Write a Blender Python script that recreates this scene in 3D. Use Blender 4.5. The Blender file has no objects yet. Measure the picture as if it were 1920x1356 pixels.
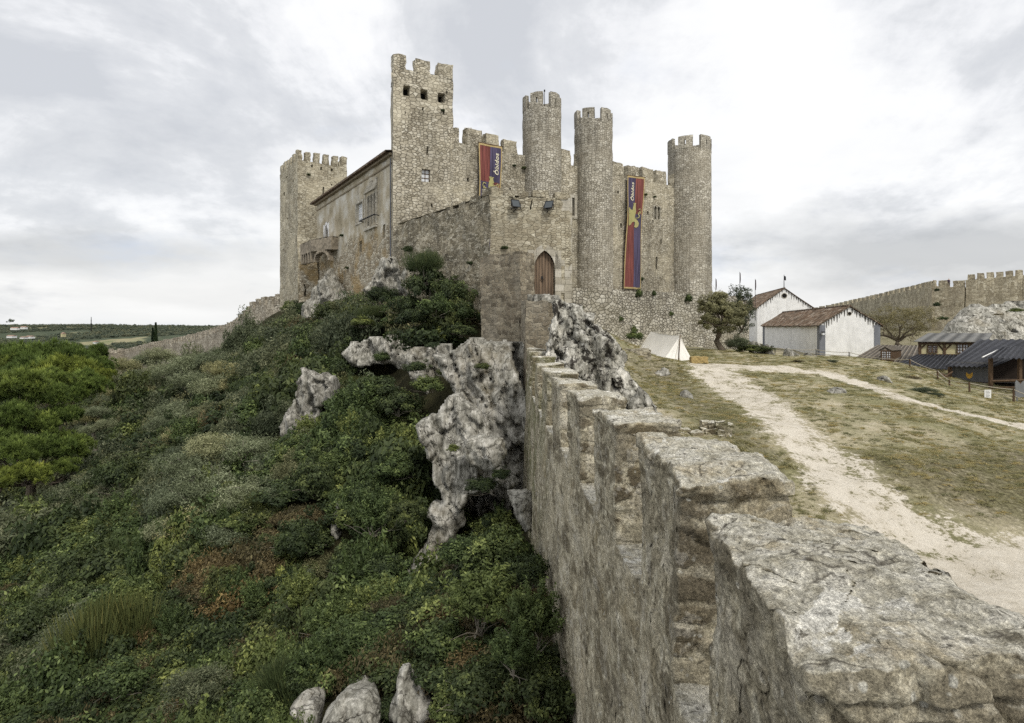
import bpy, bmesh, math, random
import numpy as np
from mathutils import Vector, Matrix
random.seed(7); RNG = np.random.default_rng(7)
SC = bpy.context.scene
COL = SC.collection
F = 1150.0; CX = 960.0; HZ = 612.0     # focal length and horizon of the 1920 px wide photograph

def W(px, py, Y):                      # survey helper: a sighting at distance Y -> metres (eye level is z = 0)
    return np.array([(px-CX)/F*Y, Y, (HZ-py)/F*Y])
def prj(p):
    return CX+F*p[0]/p[1], HZ-F*p[2]/p[1]

# ------------------------------------------------------------------ noise
_perm = np.random.default_rng(11).permutation(512).astype(np.int64)
_rnd = np.random.default_rng(12).random(512)*2-1
def _h(i, j, k):
    return _perm[(_perm[(_perm[i & 511]+j) & 511]+k) & 511]
def vnoise(p):
    p = np.asarray(p, float); i = np.floor(p).astype(np.int64); f = p-i; f = f*f*f*(f*(f*6-15)+10)
    r = 0
    for a in (0, 1):
        wa = f[:, 0] if a else 1-f[:, 0]
        for b in (0, 1):
            wb = f[:, 1] if b else 1-f[:, 1]
            for c in (0, 1):
                wc = f[:, 2] if c else 1-f[:, 2]
                r = r+wa*wb*wc*_rnd[_h(i[:, 0]+a, i[:, 1]+b, i[:, 2]+c)]
    return r
def fbm(p, freq=1.0, octv=4, gain=.5, lac=2.03, off=0.0):
    p = np.asarray(p, float)*freq+off; a = 1.0; r = 0
    for o in range(octv):
        r = r+a*vnoise(p); a *= gain; p = p*lac+17.3
    return r
def ridged(p, freq=1.0, octv=4, off=0.0):
    p = np.asarray(p, float)*freq+off; a = 1.0; r = 0
    for o in range(octv):
        r = r+a*(1-2*np.abs(vnoise(p))); a *= .5; p = p*2.1+9.1
    return r
def vec_noise(p, freq, octv=3, off=0.0):
    return np.stack([fbm(p, freq, octv, off=off), fbm(p, freq, octv, off=off+31.7), fbm(p, freq, octv, off=off+77.1)], 1)
def worley(p, freq):
    """distance to nearest, second nearest and id of nearest feature point"""
    p = np.asarray(p, float)*freq; i = np.floor(p).astype(np.int64); n = len(p)
    d1 = np.full(n, 9.); d2 = np.full(n, 9.); idn = np.zeros(n, np.int64)
    for a in (-1, 0, 1):
        for b in (-1, 0, 1):
            for c in (-1, 0, 1):
                h = _h(i[:, 0]+a, i[:, 1]+b, i[:, 2]+c)
                q = np.stack([i[:, 0]+a+.5+.42*_rnd[h], i[:, 1]+b+.5+.42*_rnd[(h+71) & 511], i[:, 2]+c+.5+.42*_rnd[(h+191) & 511]], 1)
                d = np.sqrt(((p-q)**2).sum(1))
                m = d < d1
                d2 = np.where(m, d1, np.minimum(d2, d)); idn = np.where(m, h, idn); d1 = np.where(m, d, d1)
    return d1, d2, idn
def facets(p, freq, seed=0.0, aniso=(1, 1, .7)):
    """fracture planes: every cell is a plane with its own offset and tilt"""
    p = np.asarray(p, float)*freq*np.array(aniso)+seed; i = np.floor(p).astype(np.int64); n = len(p)
    d1 = np.full(n, 9.); d2 = np.full(n, 9.); val = np.zeros(n)
    for a in (-1, 0, 1):
        for b in (-1, 0, 1):
            for c in (-1, 0, 1):
                h = _h(i[:, 0]+a, i[:, 1]+b, i[:, 2]+c)
                q = np.stack([i[:, 0]+a+.5+.45*_rnd[h], i[:, 1]+b+.5+.45*_rnd[(h+71) & 511], i[:, 2]+c+.5+.45*_rnd[(h+191) & 511]], 1)
                e = p-q; d = np.sqrt((e**2).sum(1)); v = _rnd[(h+33) & 511]*.6+e[:, 0]*_rnd[(h+11) & 511]*1.3+e[:, 2]*_rnd[(h+5) & 511]*1.3
                m = d < d1; d2 = np.where(m, d1, np.minimum(d2, d)); val = np.where(m, v, val); d1 = np.where(m, d, d1)
    return val, d2-d1
def sstep(a, b, x):
    t = np.clip((x-a)/(b-a), 0, 1); return t*t*(3-2*t)

# ------------------------------------------------------------------ object helpers
def tag(o, label=None, cat=None, group=None, kind=None):
    if label: o['label'] = label
    if cat: o['category'] = cat
    if group: o['group'] = group
    if kind: o['kind'] = kind
    return o
def empty(name, loc=(0, 0, 0), label=None, cat=None, group=None, rz=0):
    o = bpy.data.objects.new(name, None); COL.objects.link(o); o.location = loc; o.rotation_euler = (0, 0, rz)
    o.empty_display_size = .2
    return tag(o, label, cat, group)
_wm = {}
def part(o, parent):
    """parent o (built in world space) under parent keeping its place"""
    o.parent = parent
    m = _wm.get(parent.name)
    if m is None: m = Matrix.Translation(parent.location) @ parent.rotation_euler.to_matrix().to_4x4()
    o.matrix_parent_inverse = m.inverted(); _wm[o.name] = Matrix.Identity(4)
    return o

class MB:
    def __init__(s):
        s.v = []; s.f = []; s.uv = []; s.m = []; s.n = 0
    def grid(s, P, mat=0, uv=None, flip=False):
        """P (a,b,3) array of points"""
        a, b = P.shape[:2]; base = s.n
        s.v.append(P.reshape(-1, 3)); s.n += a*b
        idx = np.arange(a*b).reshape(a, b)+base
        q = np.stack([idx[:-1, :-1], idx[1:, :-1], idx[1:, 1:], idx[:-1, 1:]], -1).reshape(-1, 4)
        if flip: q = q[:, ::-1]
        if uv is not None:
            uvg = uv.reshape(-1, 2)[q-base]
        else:
            pts = P.reshape(-1, 3)[q-base]
            n = np.cross(pts[:, 2]-pts[:, 0], pts[:, 3]-pts[:, 1]); ln = np.linalg.norm(n, axis=1, keepdims=True); n = n/np.maximum(ln, 1e-12)
            if len(n): nm = n.mean(0); nm = nm/max(np.linalg.norm(nm), 1e-9); 
            if abs(nm[2]) > .75:
                uvg = pts[:, :, :2]
            else:
                t = np.array([-nm[1], nm[0]]); t = t/max(np.linalg.norm(t), 1e-9)
                uvg = np.stack([pts[:, :, 0]*t[0]+pts[:, :, 1]*t[1], pts[:, :, 2]], -1)
        s.f.append(q); s.uv.append(uvg); s.m.append(np.full(len(q), mat))
    def patch(s, a, b, c, d, mat=0, res=None, uv=None):
        """bilinear quad a,b,c,d (ccw seen from outside), a-b bottom, d-c top"""
        a, b, c, d = [np.asarray(x, float) for x in (a, b, c, d)]
        if res:
            nu = max(1, int(round(max(np.linalg.norm(b-a), np.linalg.norm(c-d))/res)))
            nv = max(1, int(round(max(np.linalg.norm(d-a), np.linalg.norm(c-b))/res)))
        else: nu = nv = 1
        u = np.linspace(0, 1, nu+1)[:, None, None]; v = np.linspace(0, 1, nv+1)[None, :, None]
        P = (1-u)*(1-v)*a+u*(1-v)*b+u*v*c+(1-u)*v*d
        U = None
        if uv is not None:
            ua, ub, uc, ud = [np.asarray(x, float) for x in uv]
            U = (1-u)*(1-v)*ua+u*(1-v)*ub+u*v*uc+(1-u)*v*ud
        s.grid(P, mat, U)
    def obox(s, o, ex, ey, ez, mat=0, res=None):
        """box with corner o and edge vectors ex, ey, ez (right handed)"""
        o, ex, ey, ez = [np.asarray(x, float) for x in (o, ex, ey, ez)]
        if np.dot(np.cross(ex, ey), ez) < 0: ex, ey = ey, ex
        P = lambda i, j, k: o+ex*i+ey*j+ez*k
        s.patch(P(0, 0, 0), P(1, 0, 0), P(1, 0, 1), P(0, 0, 1), mat, res)
        s.patch(P(1, 0, 0), P(1, 1, 0), P(1, 1, 1), P(1, 0, 1), mat, res)
        s.patch(P(1, 1, 0), P(0, 1, 0), P(0, 1, 1), P(1, 1, 1), mat, res)
        s.patch(P(0, 1, 0), P(0, 0, 0), P(0, 0, 1), P(0, 1, 1), mat, res)
        s.patch(P(0, 0, 1), P(1, 0, 1), P(1, 1, 1), P(0, 1, 1), mat, res)
        s.patch(P(0, 1, 0), P(1, 1, 0), P(1, 0, 0), P(0, 0, 0), mat, res)
    def box(s, c, size, mat=0, res=None):
        c = np.asarray(c, float); z = np.asarray(size, float)
        s.obox(c-z/2, (z[0], 0, 0), (0, z[1], 0), (0, 0, z[2]), mat, res)
    def poly(s, pts, mat=0):
        pts = np.asarray(pts, float); base = s.n; s.v.append(pts); s.n += len(pts)
        n = np.zeros(3)
        for i in range(len(pts)): n += np.cross(pts[i], pts[(i+1) % len(pts)])
        n /= max(np.linalg.norm(n), 1e-9)
        if abs(n[2]) > .75: uv = pts[:, :2]
        else:
            t = np.array([-n[1], n[0]]); t = t/max(np.linalg.norm(t), 1e-9); uv = np.stack([pts[:, :2] @ t, pts[:, 2]], -1)
        s.f.append([list(range(base, base+len(pts)))]); s.uv.append([uv]); s.m.append(np.array([mat]))
    def tube(s, pts, rad, n=6, mat=0, cap=True):
        pts = [np.asarray(p, float) for p in pts]; rings = []
        if np.isscalar(rad): rad = [rad]*len(pts)
        up = np.array([0.03, 0.05, 1.]); L = 0; ls = [0]
        for i in range(len(pts)-1): L += np.linalg.norm(pts[i+1]-pts[i]); ls.append(L)
        for i, p in enumerate(pts):
            d = pts[min(i+1, len(pts)-1)]-pts[max(i-1, 0)]; d = d/max(np.linalg.norm(d), 1e-9)
            a = np.cross(d, up if abs(d[2]) < .95 else np.array([1., 0.02, 0])); a /= max(np.linalg.norm(a), 1e-9); b = np.cross(d, a)
            th = np.linspace(0, 2*math.pi, n+1)
            rings.append(p+rad[i]*(np.cos(th)[:, None]*a+np.sin(th)[:, None]*b))
        P = np.array(rings); U = np.zeros(P.shape[:2]+(2,)); U[..., 0] = np.linspace(0, 2*math.pi, n+1)[None]*max(rad); U[..., 1] = np.array(ls)[:, None]
        s.grid(P, mat, U)
        if cap:
            s.poly(P[0][:-1][::-1], mat); s.poly(P[-1][:-1], mat)
    def build(s, name, mats, parent=None, rough=None, smooth=False, merge=0, post=None, link=True):
        V = np.concatenate(s.v) if s.v else np.zeros((0, 3))
        if rough:
            for amp, fr in rough: V = V+amp*vec_noise(V, fr, 2)
        if post is not None: V = post(V)
        faces = []; uvs = []; ms = []
        for f, u, m in zip(s.f, s.uv, s.m):
            for i in range(len(f)): faces.append(list(f[i])); uvs.append(np.asarray(u[i]))
            ms.append(m)
        me = bpy.data.meshes.new(name)
        me.from_pydata(V.tolist(), [], faces)
        ul = me.uv_layers.new(name='UVMap')
        if faces: ul.data.foreach_set('uv', np.concatenate(uvs).astype(np.float32).ravel())
        if not isinstance(mats, (list, tuple)): mats = [mats]
        for m in mats: me.materials.append(m)
        if faces: me.polygons.foreach_set('material_index', np.concatenate(ms).astype(np.int32))
        if merge:
            bm = bmesh.new(); bm.from_mesh(me); bmesh.ops.remove_doubles(bm, verts=bm.verts, dist=merge); bm.to_mesh(me); bm.free()
        if smooth: me.polygons.foreach_set('use_smooth', np.ones(len(me.polygons), bool))
        me.update()
        o = bpy.data.objects.new(name, me); COL.objects.link(o)
        if parent is not None: part(o, parent)
        return o

def quick_mesh(name, V, Q, mats, smooth=False, attrs=None, mi=None):
    """fast mesh from a vertex array and an (n,4) quad array"""
    me = bpy.data.meshes.new(name); n = len(Q); k = Q.shape[1]
    me.vertices.add(len(V)); me.vertices.foreach_set('co', V.astype(np.float32).ravel())
    me.loops.add(n*k); me.loops.foreach_set('vertex_index', Q.astype(np.int32).ravel())
    me.polygons.add(n); me.polygons.foreach_set('loop_start', np.arange(0, n*k, k, dtype=np.int32))
    try: me.polygons.foreach_set('loop_total', np.full(n, k, dtype=np.int32))
    except Exception: pass
    for m in (mats if isinstance(mats, (list, tuple)) else [mats]): me.materials.append(m)
    if mi is not None: me.polygons.foreach_set('material_index', mi.astype(np.int32))
    if smooth: me.polygons.foreach_set('use_smooth', np.ones(n, bool))
    me.update(calc_edges=True)
    for an, (dom, arr) in (attrs or {}).items():
        a = me.attributes.new(an, 'FLOAT', dom); a.data.foreach_set('value', arr.astype(np.float32))
    me.validate()
    return me
def gridsheet(name, P, mats, attrs=None, smooth=True):
    a, b = P.shape[:2]; idx = np.arange(a*b).reshape(a, b)
    q = np.stack([idx[:-1, :-1], idx[1:, :-1], idx[1:, 1:], idx[:-1, 1:]], -1).reshape(-1, 4)
    me = quick_mesh(name, P.reshape(-1, 3), q, mats, smooth, attrs)
    o = bpy.data.objects.new(name, me); COL.objects.link(o); return o

# ------------------------------------------------------------------ material helper
class M:
    def __init__(s, name, rough=.9, spec=.2):
        s.mat = bpy.data.materials.new(name); s.mat.use_nodes = True; s.nt = s.mat.node_tree
        s.N = s.nt.nodes; s.L = s.nt.links
        s.b = s.N['Principled BSDF']; s.b.inputs['Roughness'].default_value = rough
        s.b.inputs['Specular IOR Level'].default_value = spec
    def node(s, t, **kw):
        n = s.N.new(t)
        for k, v in kw.items(): setattr(n, k, v)
        return n
    def put(s, sock, v):
        if isinstance(v, bpy.types.NodeSocket): s.L.new(v, sock)
        elif v is not None:
            if isinstance(v, (tuple, list)) and len(v) == 3 and sock.type == 'RGBA': v = (*v, 1)
            sock.default_value = v
    def uv(s): return s.node('ShaderNodeTexCoord').outputs['UV']
    def obj(s): return s.node('ShaderNodeTexCoord').outputs['Object']
    def pos(s): return s.node('ShaderNodeNewGeometry').outputs['Position']
    def nor(s): return s.node('ShaderNodeNewGeometry').outputs['Normal']
    def map(s, vec, scale=(1, 1, 1), loc=(0, 0, 0)):
        n = s.node('ShaderNodeMapping'); s.put(n.inputs['Vector'], vec); n.inputs['Scale'].default_value = scale; n.inputs['Location'].default_value = loc
        return n.outputs[0]
    def noise(s, vec, scale, detail=4, rough=.55, dist=0, out=0, dim='3D'):
        n = s.node('ShaderNodeTexNoise', noise_dimensions=dim); s.put(n.inputs['Vector'], vec); n.inputs['Scale'].default_value = scale
        n.inputs['Detail'].default_value = detail; n.inputs['Roughness'].default_value = rough; n.inputs['Distortion'].default_value = dist
        return n.outputs[out]
    def vor(s, vec, scale, feat='F1', dim='3D', rnd=1, out='Distance'):
        n = s.node('ShaderNodeTexVoronoi', feature=feat, voronoi_dimensions=dim); s.put(n.inputs['Vector'], vec); n.inputs['Scale'].default_value = scale
        n.inputs['Randomness'].default_value = rnd
        return n.outputs[out]
    def ramp(s, fac, stops, interp='LINEAR'):
        n = s.node('ShaderNodeValToRGB'); s.put(n.inputs[0], fac); r = n.color_ramp; r.interpolation = interp
        while len(r.elements) < len(stops): r.elements.new(.5)
        for e, (p, c) in zip(r.elements, stops):
            e.position = p; e.color = (c, c, c, 1) if not isinstance(c, (tuple, list)) else (*c, 1)
        return n.outputs[0]
    def mix(s, fac, a, b, mode='MIX'):
        n = s.node('ShaderNodeMix', data_type='RGBA', blend_type=mode); s.put(n.inputs[0], fac); s.put(n.inputs[6], a); s.put(n.inputs[7], b)
        return n.outputs[2]
    def math(s, op, a, b=0, clamp=False):
        n = s.node('ShaderNodeMath', operation=op, use_clamp=clamp); s.put(n.inputs[0], a); s.put(n.inputs[1], b); return n.outputs[0]
    def vmath(s, op, a, b=None, sc=None):
        n = s.node('ShaderNodeVectorMath', operation=op); s.put(n.inputs[0], a)
        if b is not None: s.put(n.inputs[1], b)
        if sc is not None: s.put(n.inputs['Scale'], sc)
        return n.outputs[0]
    def sep(s, v, k):
        n = s.node('ShaderNodeSeparateXYZ'); s.put(n.inputs[0], v); return n.outputs[k]
    def comb(s, x, y, z=0):
        n = s.node('ShaderNodeCombineXYZ'); s.put(n.inputs[0], x); s.put(n.inputs[1], y); s.put(n.inputs[2], z); return n.outputs[0]
    def attr(s, name): return s.node('ShaderNodeAttribute', attribute_name=name).outputs['Fac']
    def bump(s, h, strength=.5, dist=.02, nrm=None):
        n = s.node('ShaderNodeBump'); n.inputs['Strength'].default_value = strength; n.inputs['Distance'].default_value = dist
        s.put(n.inputs['Height'], h)
        if nrm is not None: s.put(n.inputs['Normal'], nrm)
        return n.outputs[0]
    def done(s, col, nrm=None, rough=None):
        s.put(s.b.inputs['Base Color'], col)
        if nrm is not None: s.put(s.b.inputs['Normal'], nrm)
        if rough is not None: s.put(s.b.inputs['Roughness'], rough)
        return s.mat

def masonry(name, cols, mortar, sw, sh, jw=.07, stain=(.13, .115, .09), stain_amt=.5, wobble=.05, rnd=.85, bd=.04, patchcol=None, dirt_z=None, courses=False, patch_amt=.6, mott=.5):
    m = M(name); uv = m.uv()
    w = m.vmath('SCALE', m.vmath('SUBTRACT', m.noise(uv, 2.2, 3, out=1), (.5, .5, .5)), sc=wobble*4)
    w2 = m.vmath('SCALE', m.vmath('SUBTRACT', m.noise(uv, 9, 2, out=1), (.5, .5, .5)), sc=wobble*1.2)
    uvw = m.vmath('ADD', m.vmath('ADD', uv, w), w2)
    q = m.map(uvw, (1/sw, 1/sh, 1))
    if courses:
        # stagger and size change from course to course
        row = m.math('FLOOR', m.sep(q, 1))
        wn = m.node('ShaderNodeTexWhiteNoise', noise_dimensions='1D'); m.put(wn.inputs['W'], row)
        x = m.math('ADD', m.sep(q, 0), m.math('MULTIPLY', wn.outputs[0], 5.0))
        fy = m.math('FRACT', m.sep(q, 1))
        cellx = m.vor(m.comb(x, m.math('MULTIPLY', row, 7.31), 0), 1, 'F1', '2D', .0 if False else .8, 'Color')
        ex = m.vor(m.comb(x, 0, 0), 1, 'DISTANCE_TO_EDGE', '2D', 0, 'Distance')
        q3 = m.comb(x, m.math('ADD', row, .5), 0)
        cell = m.vor(q3, 1, 'F1', '2D', .0, 'Color')
        ey = m.math('MINIMUM', fy, m.math('SUBTRACT', 1, fy))
        edge = m.math('MINIMUM', m.math('MULTIPLY', ex, 1.0), ey)
        edge = m.math('MULTIPLY', edge, 1.1)
    else:
        q2 = m.map(q, (.74, .78, 1), (3.3, 1.7, 0)); pick = m.ramp(m.noise(uv, .33, 3, .6), [(.50, 0), (.54, 1)])
        cell = m.mix(pick, m.vor(q, 1, 'F1', '2D', rnd, 'Color'), m.vor(q2, 1, 'F1', '2D', rnd, 'Color'))
        edge = m.mix(pick, m.vor(q, 1, 'DISTANCE_TO_EDGE', '2D', rnd), m.math('MULTIPLY', m.vor(q2, 1, 'DISTANCE_TO_EDGE', '2D', rnd), 1.4)); edge = m.sep(edge, 0)
    # joints open and close along the wall
    jv = m.noise(uv, .9, 3)
    edge2 = m.math('SUBTRACT', edge, m.math('MULTIPLY', m.math('SUBTRACT', jv, .5), .09))
    joint = m.ramp(edge2, [(0, 0), (jw, .75), (jw*2.2, 1)])
    r = m.sep(cell, 0); g = m.sep(cell, 1)
    c = m.ramp(r, [(0, cols[0]), (.35, cols[1]), (.7, cols[2]), (1, cols[3])])
    c = m.mix(m.math('MULTIPLY', g, .35), c, (.3, .2, .1), 'MULTIPLY') if False else c
    fine = m.noise(uv, 14, 5, .65)
    c = m.mix(mott, c, m.ramp(fine, [(.25, .35), (.5, .95), (.75, 1.45)]), 'MULTIPLY')
    mid = m.noise(uv, 2.6, 4, .6)
    c = m.mix(.5, c, m.ramp(mid, [(.3, .55), (.55, 1.05), (.75, 1.3)]), 'MULTIPLY')
    big = m.noise(m.map(uv, (1, .5, 1), (5, 9, 0)), .22, 4, .55); c = m.mix(1, c, m.ramp(big, [(.35, .82), (.65, 1.16)]), 'MULTIPLY')
    rain = m.noise(m.map(uv, (2.2, .10, 1), (2, 2, 0)), 1.3, 4, .6); c = m.mix(1, c, m.ramp(rain, [(.35, 1.06), (.56, 1.0), (.72, .72)]), 'MULTIPLY')
    c = m.mix(joint, mortar, c)
    st = m.noise(m.map(uv, (.55, .09, 1)), 1.6, 5, .65)
    c = m.mix(m.math('MULTIPLY', m.ramp(st, [(.45, 0), (.7, 1)]), stain_amt), c, stain)
    if patchcol is not None:
        pn = m.noise(m.map(uv, (1, 1, 1), (31, 7, 0)), .28, 4, .6)
        c = m.mix(m.math('MULTIPLY', m.ramp(pn, [(.48, 0), (.62, 1)]), patch_amt), c, patchcol, 'MULTIPLY' if max(patchcol) > .9 else 'MIX')
    hgt = m.math('ADD', m.math('MULTIPLY', joint, .8), m.math('MULTIPLY', fine, .35))
    hgt = m.math('ADD', hgt, m.math('MULTIPLY', r, .35))
    return m.done(c, m.bump(hgt, .9, bd))
# ------------------------------------------------------------------ materials
PALE = [(.31, .285, .23), (.43, .40, .33), (.52, .49, .41), (.62, .59, .51)]
MID = [(.27, .24, .18), (.39, .355, .275), (.48, .44, .35), (.58, .545, .45)]
GREY = [(.18, .155, .105), (.30, .265, .19), (.40, .36, .27), (.54, .50, .40)]
OCH = [(.28, .245, .175), (.40, .36, .265), (.48, .44, .335), (.57, .53, .42)]
JD = (.075, .063, .045)
m_round = masonry('tower_rubble', PALE, JD, .24, .165, .10, stain_amt=.55, wobble=.03, rnd=.75, patchcol=(.30, .27, .21), patch_amt=.5)
m_keep = masonry('keep_rubble', MID, JD, .30, .19, .10, stain_amt=.4, wobble=.035, patchcol=(.60, .55, .42), patch_amt=.4)
m_curtain = masonry('curtain_rubble', MID, (.07, .06, .042), .26, .16, .09, stain_amt=.45, wobble=.035, patchcol=(.50, .45, .33), patch_amt=.5)
m_square = masonry('square_tower_rubble', OCH, (.11, .09, .06), .38, .20, .07, stain_amt=.3, wobble=.03, patchcol=(.58, .52, .38), patch_amt=.4)
m_base = masonry('base_wall_rubble', PALE, (.045, .038, .026), .36, .24, .12, stain_amt=.4, rnd=.95, bd=.07, wobble=.04, patchcol=(.22, .20, .14), patch_amt=.4)
m_barb = masonry('gatehouse_rubble', OCH, (.12, .10, .065), .27, .13, .06, stain_amt=.4, wobble=.035, patchcol=(.25, .215, .15), patch_amt=.6, mott=.8)
m_barb_grey = masonry('gatehouse_grey', GREY, (.085, .075, .058), .24, .12, .07, stain_amt=.5, wobble=.045, mott=.85)  # greyer, darker rubble than the gatehouse front
m_course = masonry('coursed_stone', [(.12, .10, .07), (.19, .16, .115), (.25, .215, .155), (.33, .29, .215)], (.30, .27, .21), .40, .185, .07, stain_amt=.6, wobble=.085, courses=True, mott=1.0, patchcol=(.33, .30, .24), patch_amt=.5)
m_outer = masonry('town_wall_rubble', [(.24, .21, .16), (.36, .32, .25), (.44, .40, .32), (.54, .50, .41)], (.12, .10, .075), .5, .32, .09, stain_amt=.35, patchcol=(.24, .21, .16))
m_quoin = masonry('dressed_stone', [(.38, .35, .28), (.43, .40, .33), (.47, .44, .37), (.52, .49, .42)], (.3, .27, .2), .6, .4, .02, stain_amt=.35, wobble=.01, courses=True, mott=.3)

def simple(name, col, rough=.85, var=.35, scale=3, bump=.15, metal=0, streak=False):
    m = M(name, rough); o = m.pos()
    v = m.map(o, (1, 1, .12)) if streak else o
    n = m.noise(v, scale, 5, .6)
    c = m.mix(1, col, m.ramp(n, [(.25, 1-var), (.75, 1+var)]), 'MULTIPLY')
    m.b.inputs['Metallic'].default_value = metal
    return m.done(c, m.bump(n, bump, .02))
m_dark = simple('dark_opening', (.012, .011, .010), .95, .2)
m_wood = simple('weathered_planks', (.16, .115, .08), .85, .5, 6, .4, streak=True)
m_timber = simple('timber_brown', (.10, .065, .04), .8, .4, 5, .3)
m_iron = simple('black_iron', (.03, .03, .032), .5, .3, 8, .1, .6)
m_white = simple('white_paint', (.72, .72, .70), .7, .12, 4, .05)
m_glass = M('dark_glass', .08, .6); m_glass = m_glass.done((.05, .06, .065))
m_paper = simple('pale_panes', (.62, .64, .66), .3, .15, 2, .02)
m_canvas = simple('tent_canvas', (.86, .84, .79), .9, .05, 1.5, .1)
m_hay = simple('straw', (.36, .27, .12), .95, .5, 18, .6)
m_rope = simple('rope', (.42, .38, .30), .9, .2, 10, .1)
m_gold = simple('banner_gold', (.40, .31, .15), .8, .15, 3, .05)
m_yel = simple('banner_yellow', (.36, .335, .15), .8, .15, 3, .05)
m_letter = simple('banner_letter', (.62, .58, .44), .8, .1, 3, .05)
m_grey = simple('grey_board', (.12, .12, .12), .8, .3, 3, .2, streak=True)
m_shield = simple('shield_ochre', (.62, .36, .06), .8, .15, 3, .05)
m_greyblue = simple('grey_blue_limewash', (.19, .20, .225), .85, .4, 2.5, .1, streak=True)

def m_cloth(name, col):
    m = M(name, .75); uv = m.uv(); n = m.noise(m.map(uv, (3.6, .16, 1)), 2.2, 4, .6)
    c = m.mix(1, col, m.ramp(n, [(.35, .6), (.65, 1.4)]), 'MULTIPLY'); return m.done(c, m.bump(n, .4, .05))  # fold shading painted into the cloth as vertical light and dark streaks
m_red = m_cloth('banner_red', (.17, .056, .048)); m_purple = m_cloth('banner_purple', (.066, .056, .10))

def plaster_wing():
    m = M('old_plaster'); p = m.pos(); uv = m.uv()
    n = m.noise(uv, .55, 6, .62); n2 = m.noise(m.map(uv, (1, .16, 1)), 1.4, 5, .6); f = m.noise(uv, 9, 6, .65)
    c = m.ramp(n, [(.3, (.28, .24, .16)), (.48, (.42, .37, .27)), (.58, (.52, .485, .40)), (.7, (.64, .62, .56))])
    c = m.mix(m.ramp(n2, [(.54, 0), (.72, .5)]), c, (.18, .16, .13))
    c = m.mix(.5, c, m.ramp(f, [(.25, .5), (.55, 1.0), (.8, 1.4)]), 'MULTIPLY')
    # rubble showing low on the wall
    w = m.vmath('SCALE', m.vmath('SUBTRACT', m.noise(uv, 2, 3, out=1), (.5, .5, .5)), sc=.3)
    q = m.map(m.vmath('ADD', uv, w), (2.6, 4.2, 1))
    e = m.vor(q, 1, 'DISTANCE_TO_EDGE', '2D', .9); cc = m.sep(m.vor(q, 1, 'F1', '2D', .9, 'Color'), 0)
    r = m.mix(m.ramp(e, [(0, 0), (.1, 1)]), (.11, .09, .06), m.ramp(cc, [(0, (.24, .20, .14)), (.5, (.40, .35, .26)), (1, (.56, .52, .42))]))
    r = m.mix(.6, r, m.ramp(f, [(.25, .5), (.55, 1.0), (.8, 1.4)]), 'MULTIPLY')
    orange = m.noise(uv, .35, 3)
    r = m.mix(m.ramp(orange, [(.5, 0), (.62, .65)]), r, (.32, .22, .09))
    z = m.math('ADD', m.sep(p, 2), m.math('MULTIPLY', m.math('SUBTRACT', m.noise(uv, .5, 5, .6), .5), 7))
    k = m.ramp(m.math('MULTIPLY', z, .1), [(.74, 1), (.80, 0)])
    c = m.mix(k, c, r)
    h = m.math('ADD', m.math('MULTIPLY', f, .5), m.math('MULTIPLY', m.math('MULTIPLY', e, k), 3))
    return m.done(c, m.bump(h, .7, .04))
m_plaster = plaster_wing()

def limewash():
    m = M('limewashed_plaster'); uv = m.uv()
    n = m.noise(uv, 1.2, 5, .6); st = m.noise(m.map(uv, (2.6, .22, 1)), 1.5, 5, .6)
    c = m.ramp(n, [(.3, (.70, .70, .69)), (.6, (.86, .86, .85))])
    c = m.mix(m.ramp(st, [(.52, 0), (.72, .4)]), c, (.36, .35, .33))
    return m.done(c, m.bump(n, .2, .02))
m_lime = limewash()
m_stain = simple('soot_streak', (.12, .115, .105), .9, .5, 4, .1)

def tiles(name, cols, sx=.22, sy=.38):
    """roof tiles: uv.x along the eave, uv.y up the slope"""
    m = M(name); uv = m.uv()
    q = m.map(uv, (1/sx, 1/sy, 1)); x = m.sep(q, 0); y = m.sep(q, 1)
    wn = m.node('ShaderNodeTexWhiteNoise', noise_dimensions='2D'); m.put(wn.inputs['Vector'], m.comb(m.math('FLOOR', x), m.math('FLOOR', y)))
    c = m.ramp(wn.outputs[0], [(0, cols[0]), (.45, cols[1]), (.8, cols[2]), (1, cols[3])])
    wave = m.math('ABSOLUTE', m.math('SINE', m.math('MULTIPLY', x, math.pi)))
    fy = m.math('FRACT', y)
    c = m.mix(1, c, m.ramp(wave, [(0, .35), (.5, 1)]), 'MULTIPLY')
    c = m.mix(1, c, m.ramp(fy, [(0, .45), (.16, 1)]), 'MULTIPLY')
    n = m.noise(uv, 1.0, 5, .65)
    c = m.mix(m.ramp(n, [(.45, 0), (.7, .6)]), c, (.16, .15, .12))
    h = m.math('ADD', wave, m.math('MULTIPLY', fy, -.4))
    return m.done(c, m.bump(h, 1, .06))
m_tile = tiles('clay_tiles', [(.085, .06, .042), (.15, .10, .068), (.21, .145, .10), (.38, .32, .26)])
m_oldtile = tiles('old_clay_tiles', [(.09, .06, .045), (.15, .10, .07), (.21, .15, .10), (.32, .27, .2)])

def corrugated(name, col, col2, period=.17):
    m = M(name, .7, .25); uv = m.uv(); x = m.math('MULTIPLY', m.sep(uv, 0), 2*math.pi/period)
    s = m.math('SINE', x); n = m.noise(uv, 1.5, 5, .65)
    c = m.mix(m.ramp(n, [(.4, 0), (.7, 1)]), col, col2)
    c = m.mix(1, c, m.ramp(m.math('ADD', m.math('MULTIPLY', s, .5), .5), [(0, .45), (.7, 1.1)]), 'MULTIPLY')
    return m.done(c, m.bump(s, 1, .04))
m_black = corrugated('black_corrugated_sheet', (.035, .037, .045), (.06, .062, .07), .30)
m_brownsheet = corrugated('brown_corrugated_sheet', (.17, .145, .115), (.25, .225, .19), .42)
m_greysheet = corrugated('grey_felt_sheet', (.13, .13, .125), (.19, .185, .17), .9)

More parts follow.
